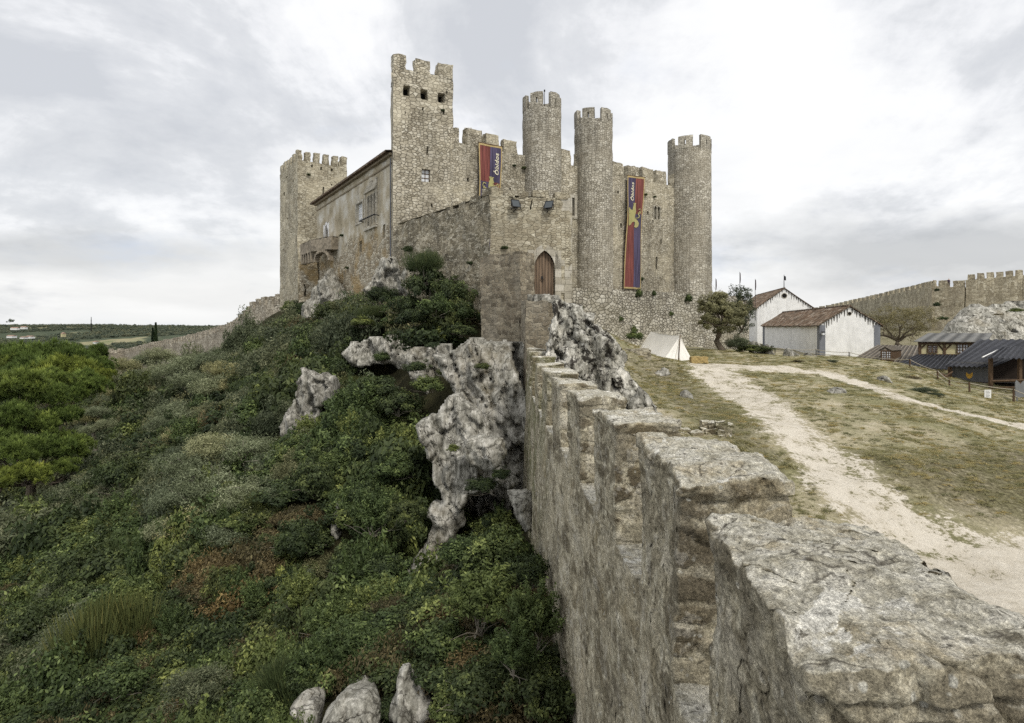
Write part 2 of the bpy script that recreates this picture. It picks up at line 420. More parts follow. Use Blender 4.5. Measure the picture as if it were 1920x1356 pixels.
def limestone(name, base=1.0, dark=.5, white=.5, scale=1.0, moss=.25, black=0.0):
    m = M(name, .92, .15); p = m.map(m.pos(), (scale, scale, scale))
    big = m.noise(p, .8, 6, .62); mid = m.noise(m.map(p, (1.2, .7, .42)), 4.2, 8, .68, .35); fine = m.noise(m.map(p, (1, 1, .6)), 20, 8, .72)
    strz = m.noise(m.map(p, (2.4, 2.4, .45)), 2.6, 7, .7, .5)
    c = m.ramp(mid, [(.32, (.082*base, .079*base, .066*base)), (.44, (.195*base, .188*base, .160*base)), (.54, (.325*base, .315*base, .275*base)), (.66, (.52*base, .50*base, .45*base))])
    c = m.mix(.65, c, m.ramp(fine, [(.32, .28), (.46, .85), (.55, 1.1), (.68, 1.6)]), 'MULTIPLY')
    c = m.mix(m.ramp(big, [(.52, 0), (.66, white)]), c, (.56*base, .54*base, .49*base))
    c = m.mix(m.ramp(strz, [(.53, 0), (.62, dark)]), c, (.11, .10, .082))
    if black:
        bn = m.noise(p, 2.1, 5, .7); c = m.mix(m.ramp(bn, [(.52, 0), (.57, black)]), c, (.028, .024, .020))
    c = m.mix(m.ramp(m.noise(p, .55, 4, .6), [(.55, 0), (.7, moss)]), c, (.17, .13, .06))
    cr = m.vor(m.vmath('ADD', m.map(p, (1, 1, .7)), m.vmath('SCALE', m.noise(p, 1.3, 4, out=1), sc=1.2)), 1.15, 'DISTANCE_TO_EDGE')
    crk = m.ramp(cr, [(0, 0), (.035, 1)])
    c = m.mix(m.math('MULTIPLY', m.math('SUBTRACT', 1, crk), .75), c, (.04, .035, .028))
    h = m.math('ADD', m.math('ADD', m.math('MULTIPLY', mid, .9), m.math('MULTIPLY', fine, .35)), m.math('MULTIPLY', crk, .35))
    return m.done(c, m.bump(h, .9, .055/scale))
m_rock = limestone('limestone_cliff', 1.02, .55, .45, 1.0, .4, .15)
m_rock2 = limestone('limestone_pale', 1.15, .5, .55, 1.2, .35, .1)
m_boulder = limestone('lichened_boulder', 1.35, .5, .45, 1.25, .3, .95)
m_rockfar = limestone('far_rock', 1.3, .6, .4, .45, .4)

def nearwall():
    m = M('weathered_lime_mortar', .93, .12); p = m.pos(); nz = m.sep(m.nor(), 2); ny = m.sep(m.nor(), 1)
    big = m.noise(p, .9, 5, .6); mid = m.noise(p, 7.5, 8, .72); fine = m.noise(m.map(p, (1, .55, 1)), 42, 8, .75); grit = m.noise(p, 150, 3, .6)
    vs = m.noise(m.map(p, (1, .45, .8)), 3.2, 8, .7)
    c = m.ramp(mid, [(.32, (.125, .108, .072)), (.42, (.275, .245, .175)), (.52, (.415, .375, .275)), (.64, (.60, .56, .44))])
    # stones bedded in the mortar
    sv = m.vmath('ADD', m.map(p, (2.2, 1.25, 5.4)), m.vmath('SCALE', m.noise(p, 3.5, 4, out=1), sc=.75))
    e = m.vor(sv, 1, 'DISTANCE_TO_EDGE'); sc_ = m.sep(m.vor(sv, 1, 'F1', out='Color'), 0)
    show = m.ramp(m.noise(p, 1.4, 4, .6), [(.38, 0), (.50, 1)])
    endf = m.ramp(m.math('MULTIPLY', ny, -1), [(.55, 0), (.85, 1)])
    show = m.math('MAXIMUM', m.math('MULTIPLY', show, .6), m.math('MULTIPLY', endf, .95))
    st = m.math('MULTIPLY', m.ramp(e, [(.05, 0), (.13, 1)]), show)
    c = m.mix(st, c, m.ramp(sc_, [(0, (.075, .06, .038)), (.4, (.13, .108, .07)), (.75, (.20, .172, .12)), (1, (.33, .30, .22))]))
    c = m.mix(m.ramp(vs, [(.54, 0), (.62, .55)]), c, (.12, .10, .068))
    c = m.mix(m.ramp(m.math('SUBTRACT', 1, vs), [(.55, 0), (.62, .6)]), c, (.52, .48, .385))
    b2 = m.noise(p, 1.7, 5, .6, .3)
    c = m.mix(m.ramp(b2, [(.38, .55), (.47, 0)]), c, (.125, .108, .078))
    c = m.mix(m.ramp(b2, [(.56, 0), (.64, .6)]), c, (.47, .42, .31))
    # ochre wash low down and green moss along the far foot
    c = m.mix(m.ramp(big, [(.55, 0), (.7, .35)]), c, (.32, .25, .13))
    mossm = m.math('MULTIPLY', m.ramp(m.math('MULTIPLY', m.sep(p, 1), .04), [(.44, 0), (.56, 1)]), m.ramp(m.noise(p, 1.1, 4), [(.42, 0), (.6, .8)]))
    c = m.mix(m.math('MULTIPLY', mossm, .7), c, (.075, .085, .02))
    # weathered tops, pale with lichens
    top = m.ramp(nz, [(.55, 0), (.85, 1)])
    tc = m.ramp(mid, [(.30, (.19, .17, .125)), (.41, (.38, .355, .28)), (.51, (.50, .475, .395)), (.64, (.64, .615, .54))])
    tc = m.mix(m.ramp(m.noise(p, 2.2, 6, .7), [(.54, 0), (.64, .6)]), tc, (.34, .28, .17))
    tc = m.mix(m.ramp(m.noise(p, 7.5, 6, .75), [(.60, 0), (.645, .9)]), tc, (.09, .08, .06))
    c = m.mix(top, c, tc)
    # white lichen blooms
    l1 = m.noise(p, 3.1, 7, .62, .4); lic = m.ramp(l1, [(.58, 0), (.60, 1)])
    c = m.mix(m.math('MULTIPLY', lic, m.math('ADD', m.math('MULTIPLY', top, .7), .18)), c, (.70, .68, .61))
    dots = m.vor(m.vmath('ADD', p, m.vmath('SCALE', m.noise(p, 20, 2, out=1), sc=.03)), 15)
    dsel = m.ramp(m.noise(p, 2.3, 3), [(.5, 0), (.6, 1)])
    c = m.mix(m.math('MULTIPLY', m.ramp(dots, [(.14, .8), (.22, 0)]), dsel), c, (.50, .49, .43))
    c = m.mix(.9, c, m.ramp(fine, [(.30, .22), (.43, .75), (.53, 1.1), (.68, 1.9)]), 'MULTIPLY')
    c = m.mix(.7, c, m.ramp(grit, [(.3, .35), (.5, 1.0), (.7, 1.7)]), 'MULTIPLY')
    pit = m.vor(m.vmath('ADD', p, m.vmath('SCALE', m.noise(p, 9, 3, out=1), sc=.12)), 13)
    c = m.mix(m.math('MULTIPLY', m.ramp(pit, [(.10, .9), (.24, 0)]), m.ramp(m.noise(p, 2.0, 3), [(.42, 0), (.55, .8)])), c, (.05, .042, .03))
    tl = m.vor(m.map(m.vmath('ADD', p, m.vmath('SCALE', m.noise(p, 3, 4, out=1), sc=.25)), (3.2, 7.5, .5)), 1, 'DISTANCE_TO_EDGE'); crk = m.math('MULTIPLY', m.ramp(tl, [(0, 1), (.03, 0)]), top)
    c = m.mix(m.math('MULTIPLY', m.math('MULTIPLY', crk, m.ramp(m.noise(p, 2.6, 3), [(.48, 0), (.56, .85)])), 1.0), c, (.06, .05, .038))
    h = m.math('ADD', m.math('MULTIPLY', mid, 1.2), m.math('ADD', m.math('MULTIPLY', fine, .55), m.math('MULTIPLY', grit, .10)))
    h = m.math('ADD', h, m.math('MULTIPLY', st, .45))
    return m.done(c, m.bump(h, 1.0, .035))
m_near = nearwall()

def ground_mat():
    m = M('dry_grass_and_gravel', .95, .1); p = m.pos(); path = m.attr('path'); bare = m.attr('bare')
    n1 = m.noise(p, .35, 5, .6); n2 = m.noise(p, 1.6, 6, .65); n3 = m.noise(p, 9, 6, .7); n4 = m.noise(p, 55, 4, .7)
    g = m.ramp(n2, [(.3, (.26, .23, .145)), (.45, (.37, .33, .22)), (.58, (.46, .41, .29)), (.72, (.56, .51, .38))])
    g = m.mix(m.ramp(n1, [(.42, .75), (.6, 0)]), g, m.ramp(n3, [(.3, (.13, .13, .058)), (.7, (.25, .24, .12))]))
    sand = m.ramp(n2, [(.3, (.48, .43, .34)), (.6, (.64, .59, .50))])
    # ragged patches of bare soil
    t = m.math('ADD', m.math('ADD', path, m.math('MULTIPLY', m.math('SUBTRACT', n3, .5), 1.9)), m.math('MULTIPLY', m.math('SUBTRACT', n2, .5), 1.9))
    k = m.ramp(t, [(.48, 0), (.66, 1)])
    t2 = m.math('ADD', m.math('ADD', bare, m.math('MULTIPLY', m.math('SUBTRACT', n3, .5), 1.6)), m.math('MULTIPLY', m.math('SUBTRACT', n2, .5), 2.4))
    k2 = m.ramp(t2, [(.50, 0), (.85, .8)])
    c = m.mix(k2, g, m.ramp(n3, [(.3, (.34, .29, .20)), (.7, (.50, .45, .35))]))
    c = m.mix(k, c, sand)
    c = m.mix(m.math('MULTIPLY', m.attr('bank'), m.ramp(n3, [(.35, 1), (.65, .35)])), c, (.10, .088, .048))
    c = m.mix(m.math('SUBTRACT', .8, m.math('MULTIPLY', k, .45)), c, m.ramp(n4, [(.28, .45), (.5, 1.0), (.72, 1.45)]), 'MULTIPLY')
    c = m.mix(m.math('SUBTRACT', .6, m.math('MULTIPLY', k, .38)), c, m.ramp(n3, [(.3, .5), (.5, 1.0), (.7, 1.3)]), 'MULTIPLY')
    h = m.math('ADD', m.math('MULTIPLY', n3, 1), m.math('MULTIPLY', n4, .35))
    return m.done(c, m.bump(h, .9, .06))
m_ground = ground_mat()
def soil_mat():
    m = M('dark_slope_soil', .95, .1); p = m.pos(); n = m.noise(p, 1.5, 6, .65); n2 = m.noise(p, 12, 5, .7)
    c = m.ramp(n, [(.3, (.018, .018, .010)), (.6, (.045, .042, .02)), (.75, (.09, .07, .04))])
    c = m.mix(.7, c, m.ramp(n2, [(.3, .5), (.7, 1.4)]), 'MULTIPLY')
    return m.done(c, m.bump(n2, .8, .1))
m_soil = soil_mat()
def hill_mat():
    m = M('far_fields_and_woods', .95, .05); p = m.pos()
    n = m.noise(m.map(p, (1, .35, 0)), .0055, 4, .55); n2 = m.noise(m.map(p, (1, .5, 0)), .05, 4, .6); n3 = m.noise(m.map(p, (1, .4, 0)), .018, 3, .5)
    wood = m.ramp(n2, [(.35, (.05, .065, .045)), (.6, (.085, .10, .062))])  # woods paler and greyer: distance haze painted into the colour
    field = m.ramp(n3, [(.4, (.16, .18, .09)), (.5, (.30, .27, .17)), (.6, (.20, .21, .12))])
    c = m.mix(m.ramp(n, [(.55, 0), (.57, 1)]), wood, field)
    return m.done(c)
m_hill = hill_mat()

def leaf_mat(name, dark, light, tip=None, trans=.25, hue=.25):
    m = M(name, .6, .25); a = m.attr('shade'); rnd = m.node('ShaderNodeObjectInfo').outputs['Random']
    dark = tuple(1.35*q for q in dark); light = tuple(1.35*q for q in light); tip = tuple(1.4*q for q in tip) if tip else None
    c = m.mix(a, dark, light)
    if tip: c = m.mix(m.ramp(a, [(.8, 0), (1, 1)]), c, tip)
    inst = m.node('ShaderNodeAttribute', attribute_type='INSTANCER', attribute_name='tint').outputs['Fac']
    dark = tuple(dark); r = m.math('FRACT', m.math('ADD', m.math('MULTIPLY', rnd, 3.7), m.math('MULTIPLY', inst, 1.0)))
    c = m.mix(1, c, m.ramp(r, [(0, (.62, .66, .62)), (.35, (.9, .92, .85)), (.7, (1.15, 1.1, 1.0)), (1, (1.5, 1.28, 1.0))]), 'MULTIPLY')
    m.put(m.b.inputs['Base Color'], c)
    tr = m.node('ShaderNodeBsdfTranslucent'); m.put(tr.inputs[0], c)
    mx = m.node('ShaderNodeMixShader'); mx.inputs[0].default_value = trans
    m.L.new(m.b.outputs[0], mx.inputs[1]); m.L.new(tr.outputs[0], mx.inputs[2]); m.L.new(mx.outputs[0], m.N['Material Output'].inputs[0])
    return m.mat
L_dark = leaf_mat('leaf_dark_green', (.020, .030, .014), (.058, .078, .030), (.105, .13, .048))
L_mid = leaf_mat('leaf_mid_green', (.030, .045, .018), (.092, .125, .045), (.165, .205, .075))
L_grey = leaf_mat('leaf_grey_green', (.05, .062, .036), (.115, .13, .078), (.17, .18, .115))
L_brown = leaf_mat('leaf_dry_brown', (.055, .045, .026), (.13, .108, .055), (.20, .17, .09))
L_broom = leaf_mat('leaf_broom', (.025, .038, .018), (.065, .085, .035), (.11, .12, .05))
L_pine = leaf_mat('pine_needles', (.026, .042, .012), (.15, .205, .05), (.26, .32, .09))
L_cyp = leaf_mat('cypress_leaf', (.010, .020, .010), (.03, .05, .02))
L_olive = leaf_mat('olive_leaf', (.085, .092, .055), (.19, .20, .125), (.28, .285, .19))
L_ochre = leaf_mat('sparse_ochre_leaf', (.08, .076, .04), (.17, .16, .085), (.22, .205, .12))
L_far = leaf_mat('far_wood_leaf', (.055, .07, .055), (.105, .122, .085), trans=.1)  # haze of distance put into the leaf colour, lighter and bluish
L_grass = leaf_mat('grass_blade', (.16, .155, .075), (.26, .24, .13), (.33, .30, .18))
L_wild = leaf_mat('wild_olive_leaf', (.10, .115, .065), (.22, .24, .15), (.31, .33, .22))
m_bark = simple('bark', (.115, .095, .07), .95, .5, 8, .5)
m_greybark = simple('grey_bark', (.20, .18, .145), .95, .4, 8, .5)

# ------------------------------------------------------------------ foliage generators
def leaves(P, Nrm, size, aspect=.45, up=.3, jit=.9, rng=RNG, shade=None, fold=False):
    """rhombic leaves at P facing roughly Nrm; returns V, Q, shade"""
    n = len(P); d = Nrm*1.0+rng.normal(0, jit, (n, 3)); d[:, 2] += up
    d /= np.linalg.norm(d, axis=1, keepdims=True)+1e-9       # leaf normal
    a = rng.normal(0, 1, (n, 3)); a -= (a*d).sum(1, keepdims=True)*d; a /= np.linalg.norm(a, axis=1, keepdims=True)+1e-9
    b = np.cross(d, a); s = size*rng.uniform(.6, 1.35, (n, 1)); w = s*aspect
    V = np.stack([P-a*s*.5, P+b*w*.5+d*s*.05, P+a*s*.5, P-b*w*.5+d*s*.05], 1).reshape(-1, 3)
    Q = np.arange(4*n).reshape(n, 4)
    return V, Q
def linear_leaves(P, D, length, width, rng=RNG):
    n = len(P); D = D/(np.linalg.norm(D, axis=1, keepdims=True)+1e-9)
    a = rng.normal(0, 1, (n, 3)); b = np.cross(D, a); b /= np.linalg.norm(b, axis=1, keepdims=True)+1e-9
    s = length*rng.uniform(.6, 1.3, (n, 1)); w = width*rng.uniform(.7, 1.3, (n, 1))
    V = np.stack([P-b*w*.5, P+b*w*.5, P+D*s+b*w*.12, P+D*s-b*w*.12], 1).reshape(-1, 3)
    return V, np.arange(4*n).reshape(n, 4)
def clump_points(rng, ncl, per, rad, rc, low=-.25, squash=.85):
    """points in clumps on a rough upper dome of radius rad; returns P, outward, shade"""
    Ps = []; Ns = []; Sh = []
    for i in range(ncl):
        d = rng.normal(0, 1, 3); d /= np.linalg.norm(d)
        if d[2] < low: d[2] = -d[2]*.6
        r = rad*rng.uniform(.45, 1.0)*(1+.25*math.sin(3*d[0]+5*d[1]+i))
        c = d*r*np.array([1, 1, squash]); rr = rc*rng.uniform(.6, 1.3); k = int(per*rng.uniform(.6, 1.3))
        q = rng.normal(0, 1, (k, 3)); q /= np.linalg.norm(q, axis=1, keepdims=True)
        q *= (rng.uniform(.35, 1, (k, 1))**.6)
        sh = rng.uniform(.15, .75)
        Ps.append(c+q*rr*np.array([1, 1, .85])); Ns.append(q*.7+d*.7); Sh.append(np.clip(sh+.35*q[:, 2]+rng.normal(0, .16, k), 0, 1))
    return np.concatenate(Ps), np.concatenate(Ns), np.concatenate(Sh)
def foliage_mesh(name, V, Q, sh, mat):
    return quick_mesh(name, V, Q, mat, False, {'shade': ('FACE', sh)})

def mk_shrub(kind, seed, dens=1.0):
    rng = np.random.default_rng(seed)
    if kind == 'dark':      # laurel, mastic: upright tips with oblong leaves, unit radius
        P, N, S = clump_points(rng, 52, 125*dens, .86, .27); V, Q = leaves(P, N, .105, .46, .35, .7, rng)
        mat = L_dark
    elif kind == 'mid':
        P, N, S = clump_points(rng, 46, 130*dens, .84, .28); V, Q = leaves(P, N, .11, .52, .4, .7, rng); mat = L_mid
    elif kind == 'spray':   # leafy upright shoots
        Ps = []; Ns = []; Ss = []
        for i in range(85):
            d = rng.normal(0, 1, 3); d[2] = abs(d[2])*1.3; d /= np.linalg.norm(d); L = rng.uniform(.6, 1.12); k = int(95*dens)
            t = rng.uniform(.25, 1, (k, 1))**.6; off = rng.normal(0, .045, (k, 3)); dd = d+np.array([0, 0, .35])*t
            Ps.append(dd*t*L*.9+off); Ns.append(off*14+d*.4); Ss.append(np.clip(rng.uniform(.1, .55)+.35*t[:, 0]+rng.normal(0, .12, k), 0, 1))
        P = np.concatenate(Ps); N = np.concatenate(Ns); S = np.concatenate(Ss); V, Q = leaves(P, N, .10, .40, .3, .6, rng); mat = L_mid
    elif kind == 'grey':    # wild olive: fine leaves, feathery outline
        P, N, S = clump_points(rng, 66, 150*dens, .85, .26); P = P+rng.normal(0, .035, P.shape); V, Q = leaves(P, N, .085, .34, .1, 1.1, rng); mat = L_grey
    elif kind == 'wild':
        P, N, S = clump_points(rng, 70, 150*dens, .88, .24); P = P+rng.normal(0, .05, P.shape); V, Q = leaves(P, N, .08, .32, .1, 1.1, rng); mat = L_wild
    elif kind == 'brown':
        P, N, S = clump_points(rng, 44, 120*dens, .8, .28, squash=.7); V, Q = leaves(P, N, .085, .36, .2, 1.1, rng); mat = L_brown
    elif kind == 'broom':   # thin upright shoots
        n = int(7000*dens); d = rng.normal(0, 1, (n, 3)); d[:, 2] = np.abs(d[:, 2])+.5; d /= np.linalg.norm(d, axis=1, keepdims=True)
        hub = rng.normal(0, .38, (14, 3)); hub[:, 2] = np.abs(hub[:, 2])*.4; hi = rng.integers(0, 14, n)
        t = rng.uniform(.1, .8, (n, 1)); P = hub[hi]+d*t; D = d+np.array([0, 0, .9]); V, Q = linear_leaves(P, D, .24, .020, rng)
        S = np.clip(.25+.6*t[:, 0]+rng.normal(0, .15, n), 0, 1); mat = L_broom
    elif kind == 'pine':    # one flattened dome of needle tufts
        Ps = []; Ds = []; Ss = []
        for j in range(34):
            d0 = rng.normal(0, 1, 3); d0[2] = abs(d0[2])-.12; d0 /= np.linalg.norm(d0); c0 = d0*rng.uniform(.45, .86)*np.array([1, 1, .62]); rc = rng.uniform(.17, .30); sj = rng.uniform(.05, .5)
            for i in range(int(15*dens)):
                d = rng.normal(0, 1, 3); d[2] = abs(d[2])-.1; d /= np.linalg.norm(d); c = c0+d*rc*np.array([1, 1, .8]); k = 24
                q = rng.normal(0, 1, (k, 3)); q /= np.linalg.norm(q, axis=1, keepdims=True); q += d*.6+np.array([0, 0, .5])
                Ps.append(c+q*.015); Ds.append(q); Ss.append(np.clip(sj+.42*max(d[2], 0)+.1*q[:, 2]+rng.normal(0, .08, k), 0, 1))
        P = np.concatenate(Ps); D = np.concatenate(Ds); V, Q = linear_leaves(P, D, .11, .020, rng); S = np.concatenate(Ss); mat = L_pine
    elif kind == 'far':     # small distant crown
        P, N, S = clump_points(rng, 16, 26, .8, .33); V, Q = leaves(P, N, .2, .7, .3, .7, rng); mat = L_far
    return foliage_mesh(kind+'_foliage', V, Q, S[:len(Q)], mat)
def mk_stems(seed, n=9, mat=None, L=.9, r=.02):
    rng = np.random.default_rng(seed); mb = MB()
    for i in range(n):
        d = rng.normal(0, 1, 3); d[2] = abs(d[2])+.6; d /= np.linalg.norm(d); p = rng.normal(0, .06, 3); p[2] = -.5; pts = [p.copy()]
        for k in range(4):
            d = d+rng.normal(0, .25, 3); d /= np.linalg.norm(d); p = p+d*L*.3; pts.append(p.copy())
        mb.tube(pts, [r, r*.8, r*.6, r*.4, r*.2], 4, 0, False)
    o = mb.build('stems', mat or m_greybark); me = o.data; bpy.data.objects.remove(o); return me
SHR = {}
for kd, sd in (('dark', 1), ('dark', 2), ('mid', 3), ('mid', 4), ('spray', 5), ('spray', 6), ('grey', 7), ('grey', 8), ('wild', 15), ('wild', 16), ('brown', 9), ('broom', 10), ('broom', 11), ('pine', 12), ('pine', 13), ('far', 14)):
    SHR.setdefault(kd, []).append(mk_shrub(kd, sd))
STEMS = [mk_stems(s) for s in (1, 2)]
DEADSTEMS = mk_stems(5, 16, m_greybark, 1.15, .016)
_sc = 0
def shrub(loc, r, kind, label, group=None, sz=1.0, cat='shrub', name=None, stems=True, rz=None):
    """thing: Empty > foliage, stems; prototypes share mesh data"""
    global _sc; _sc += 1
    nm = name or 'shrub'
    e = empty(nm, tuple(loc), label, cat, group, rz=random.uniform(0, 6.28) if rz is None else rz)
    e.scale = (r, r, r*sz)
    me = SHR[kind][_sc % len(SHR[kind])]
    f = bpy.data.objects.new('foliage', me); COL.objects.link(f); f.parent = e
    if stems:
        t = bpy.data.objects.new('stems', STEMS[_sc % 2]); COL.objects.link(t); t.parent = e
    return e
# ------------------------------------------------------------------ terrain
class TPS:
    def __init__(s, pts, sm=.02):
        p = np.array(pts, float); s.x = p[:, :2]/20; n = len(p)
        K = s._k(s.x, s.x)+sm*np.eye(n); A = np.hstack([np.ones((n, 1)), s.x])
        Mx = np.block([[K, A], [A.T, np.zeros((3, 3))]]); sol = np.linalg.solve(Mx, np.concatenate([p[:, 2], np.zeros(3)]))
        s.w = sol[:n]; s.a = sol[n:]; s.lo = p[:, :2].min(0); s.hi = p[:, :2].max(0); s.zlo = p[:, 2].min()-1; s.zhi = p[:, 2].max()+1
    def _k(s, a, b):
        r2 = ((a[:, None]-b[None])**2).sum(-1); return .5*r2*np.log(r2+1e-9)
    def __call__(s, X, Y):
        X = np.asarray(X, float); Y = np.asarray(Y, float); sh = X.shape
        q = np.stack([np.clip(X.ravel(), s.lo[0], s.hi[0]), np.clip(Y.ravel(), s.lo[1], s.hi[1])], 1)/20
        out = np.empty(len(q))
        for i in range(0, len(q), 20000):
            k = q[i:i+20000]; out[i:i+20000] = s._k(k, s.x) @ s.w+s.a[0]+k @ s.a[1:]
        return np.clip(out, s.zlo, s.zhi).reshape(sh)
def cp(L): return [tuple(W(*a)) if len(a) == 3 else (a[0], a[1], a[2]) for a in L]
def wz(px, py, Y): return tuple(W(px, py, Y))
court_pts = [wz(1350, 655, 62), wz(1200, 648, 54), wz(1280, 676, 38), wz(1215, 674, 39), wz(1310, 681, 37), wz(1357, 657, 50), wz(1440, 664, 55),
             wz(1540, 669, 59), wz(1650, 674, 58), wz(1480, 668, 48), wz(1593, 672, 48), wz(1700, 684, 44), wz(1760, 712, 38), wz(1818, 738, 35), wz(1902, 756, 33.5),
             wz(1300, 692, 33), wz(1430, 762, 24), wz(1500, 682, 38), wz(1700, 742, 29), wz(1920, 802, 24.5), wz(1600, 742, 27), wz(1560, 830, 19.5),
             wz(1500, 960, 14.5), wz(1700, 905, 16.6), wz(1920, 850, 20.5), wz(1800, 870, 18.5), wz(1830, 975, 15.2), wz(1920, 990, 15.2), wz(1700, 1000, 14.4), wz(1920, 1170, 10.3), wz(1700, 1050, 13),
             wz(1330, 820, 18), wz(1260, 762, 22), wz(1220, 705, 31), wz(1650, 805, 21.5),
             (2, 12, -4.2), (2.5, 6, -5.0), (1.5, 2, -5.2), (8, 3, -5.3), (20, 8, -5.0), (30, 14, -4.6), (2, 17, -3.3), (1.8, 26, -1.2), (4, 27, -1.9), (3, 33, .9), (.8, 33, 1.4), (6, 32, -1.6), (2, 40, 1.), (6, 45, -1.7), (-2, 40, 1.2),
             (36, 42, -4.4), (42, 44, -4.6), (32, 46, -4.2), (50, 30, -4.8), (60, 60, -4.6), (36, 52, -3.8), (44, 66, -3.5), (30, 75, -2.6), (60, 100, -3), (80, 130, -1), (90, 60, -5), (10, 75, -2), (0, 60, 1.5), (0, 90, 1), (40, 120, -1), (20, 130, 0)]
court = TPS(court_pts, .004)
def ground_z(X, Y):
    X = np.asarray(X, float); Y = np.asarray(Y, float); z = court(X, Y)
    P = np.stack([X.ravel(), Y.ravel(), np.zeros(X.size)], 1)
    nz = (.10*fbm(P, .45, 4)+.03*fbm(P, 2.2, 3)).reshape(X.shape)
    return z+nz
slope_pts = [wz(560, 578, 62), wz(600, 592, 58), wz(640, 600, 50), wz(700, 612, 46), (-7.5, 40, .8), (-3, 33, .9), wz(700, 690, 37), (-3, 31, -2.9), (-2.8, 21, -6.9), wz(800, 1095, 14),
             (-3.2, 34, -1.3), (-6.5, 33, -3.4), (-9.2, 34, -3.6), (-5, 30, -4.0), wz(760, 560, 42), (-.3, 12, -5.2), (-.3, 6, -6.3), (-.5, 2, -7), (.5, 17, -5.7), (.5, 22, -6.6), (-1.5, 20.5, -7.8), (.5, 26, -5.6), (-3.2, 24, -6.3), (0, 30.5, -2.0), (-3, 30, -1.6), (0, 28, -4.5), (-3.9, 20.5, -5.9), (-3, 27, -4.6), (-3, 10, -7.1), (-5, 13, -7.8), (-2.5, 16, -7.4), (-1.6, 14, -6.7), (-4.2, 17.5, -7.6),
             wz(620, 1380, 10.5), wz(0, 1400, 15), (-6, 8, -8.8), (-15, 6, -12), (-30, 8, -17), wz(300, 1130, 19), wz(0, 1080, 28), wz(150, 960, 32), wz(420, 940, 27), wz(540, 870, 28), wz(330, 830, 42), wz(250, 775, 56), wz(450, 700, 55),
             wz(350, 720, 68), wz(500, 610, 66), wz(530, 578, 74), wz(520, 592, 70), wz(440, 650, 86), wz(370, 680, 106), wz(260, 710, 140), wz(200, 720, 160), wz(600, 700, 40), wz(560, 780, 33), wz(650, 900, 22), wz(650, 800, 26),
             (-30, 45, -13), (-45, 45, -17), (-45, 70, -17), (-40, 25, -16), (-70, 90, -24), (-60, 130, -21), (-90, 160, -28), (-90, 40, -27), (-10, 80, 2.5), (-10, 110, 0), (-40, 150, -5), (-25, 90, 1), (0, 60, 1.5), (2, 45, 1)]
slope = TPS(slope_pts, .004)
def slope_z(X, Y):
    X = np.asarray(X, float); Y = np.asarray(Y, float); z = slope(X, Y)
    P = np.stack([X.ravel(), Y.ravel(), np.zeros(X.size)], 1)
    return z+(.45*fbm(P, .22, 4)+.15*fbm(P, 1.1, 3)).reshape(X.shape)
# the line of the parapet wall: x of its outer face as a function of y
WL = np.array([(-3, .60), (0, .66), (1.46, .745), (2.54, .83), (3.6, .955), (4.9, 1.0), (5.8, .95), (6.8, .91), (8.1, .875), (8.9, .80), (10.4, .775), (11.2, .72), (12.3, .70), (13, .655), (16, .56), (20, .53), (24, .56), (27, .62), (30, .7)])
def XL(y): return np.interp(y, WL[:, 0], WL[:, 1])

def ray_ground(px, py, fn=ground_z):
    Y = np.geomspace(4, 160, 3000); X = (px-CX)/F*Y; Z = (HZ-py)/F*Y
    g = fn(X, Y); k = np.argmax(g > Z)
    return np.array([X[k], Y[k]])
def seg_dist(X, Y, line, widths):
    best = np.full(X.shape, 1e9)
    for (a, b, wa, wb) in zip(line[:-1], line[1:], widths[:-1], widths[1:]):
        d = b-a; L2 = (d**2).sum(); t = np.clip(((X-a[0])*d[0]+(Y-a[1])*d[1])/L2, 0, 1)
        r = np.hypot(X-a[0]-t*d[0], Y-a[1]-t*d[1])/(wa+(wb-wa)*t); best = np.minimum(best, r)
    return best
# courtyard sheet
xs = np.concatenate([np.arange(.2, 24, .22), np.arange(24, 48, .5), np.geomspace(48, 130, 25)]); ys = np.concatenate([np.arange(.5, 45, .22), np.arange(45, 80, .6), np.geomspace(80, 190, 35)])
Xg, Yg = np.meshgrid(xs, ys, indexing='ij'); Xg = Xg.copy(); Xg[0] = XL(ys)+.35
Xg[0] = np.where(ys > 27, np.where(ys > 36, -1.0, .5), Xg[0]); Xg = np.maximum(Xg, Xg[0][None]+.02*np.arange(len(xs))[:, None])
Zg = ground_z(Xg, Yg)
P1 = [ray_ground(*p) for p in [(1318, 684), (1345, 700), (1395, 735), (1445, 775), (1500, 825), (1550, 870), (1600, 920), (1660, 975), (1740, 1040), (1820, 1110)]]
P2 = [ray_ground(*p) for p in [(1318, 684), (1450, 690), (1540, 700), (1620, 725), (1700, 748), (1790, 772), (1860, 787), (1919, 799)]]
P2.append(P2[-1]+(P2[-1]-P2[-2])*3)
P3 = [ray_ground(*p) for p in [(1460, 740), (1510, 790), (1560, 840), (1620, 890), (1690, 950)]]
d1 = seg_dist(Xg, Yg, P1, [.9, .95, .8, .7, .65, .7, .75, .9, 1.2, 1.6]); d2 = seg_dist(Xg, Yg, P2, [.9, .9, .8, .62, .52, .5, .48, .5, .6])
d3 = seg_dist(Xg, Yg, P3, [.3]*5)
G0 = ray_ground(1640, 1010); G1 = ray_ground(1919, 985)
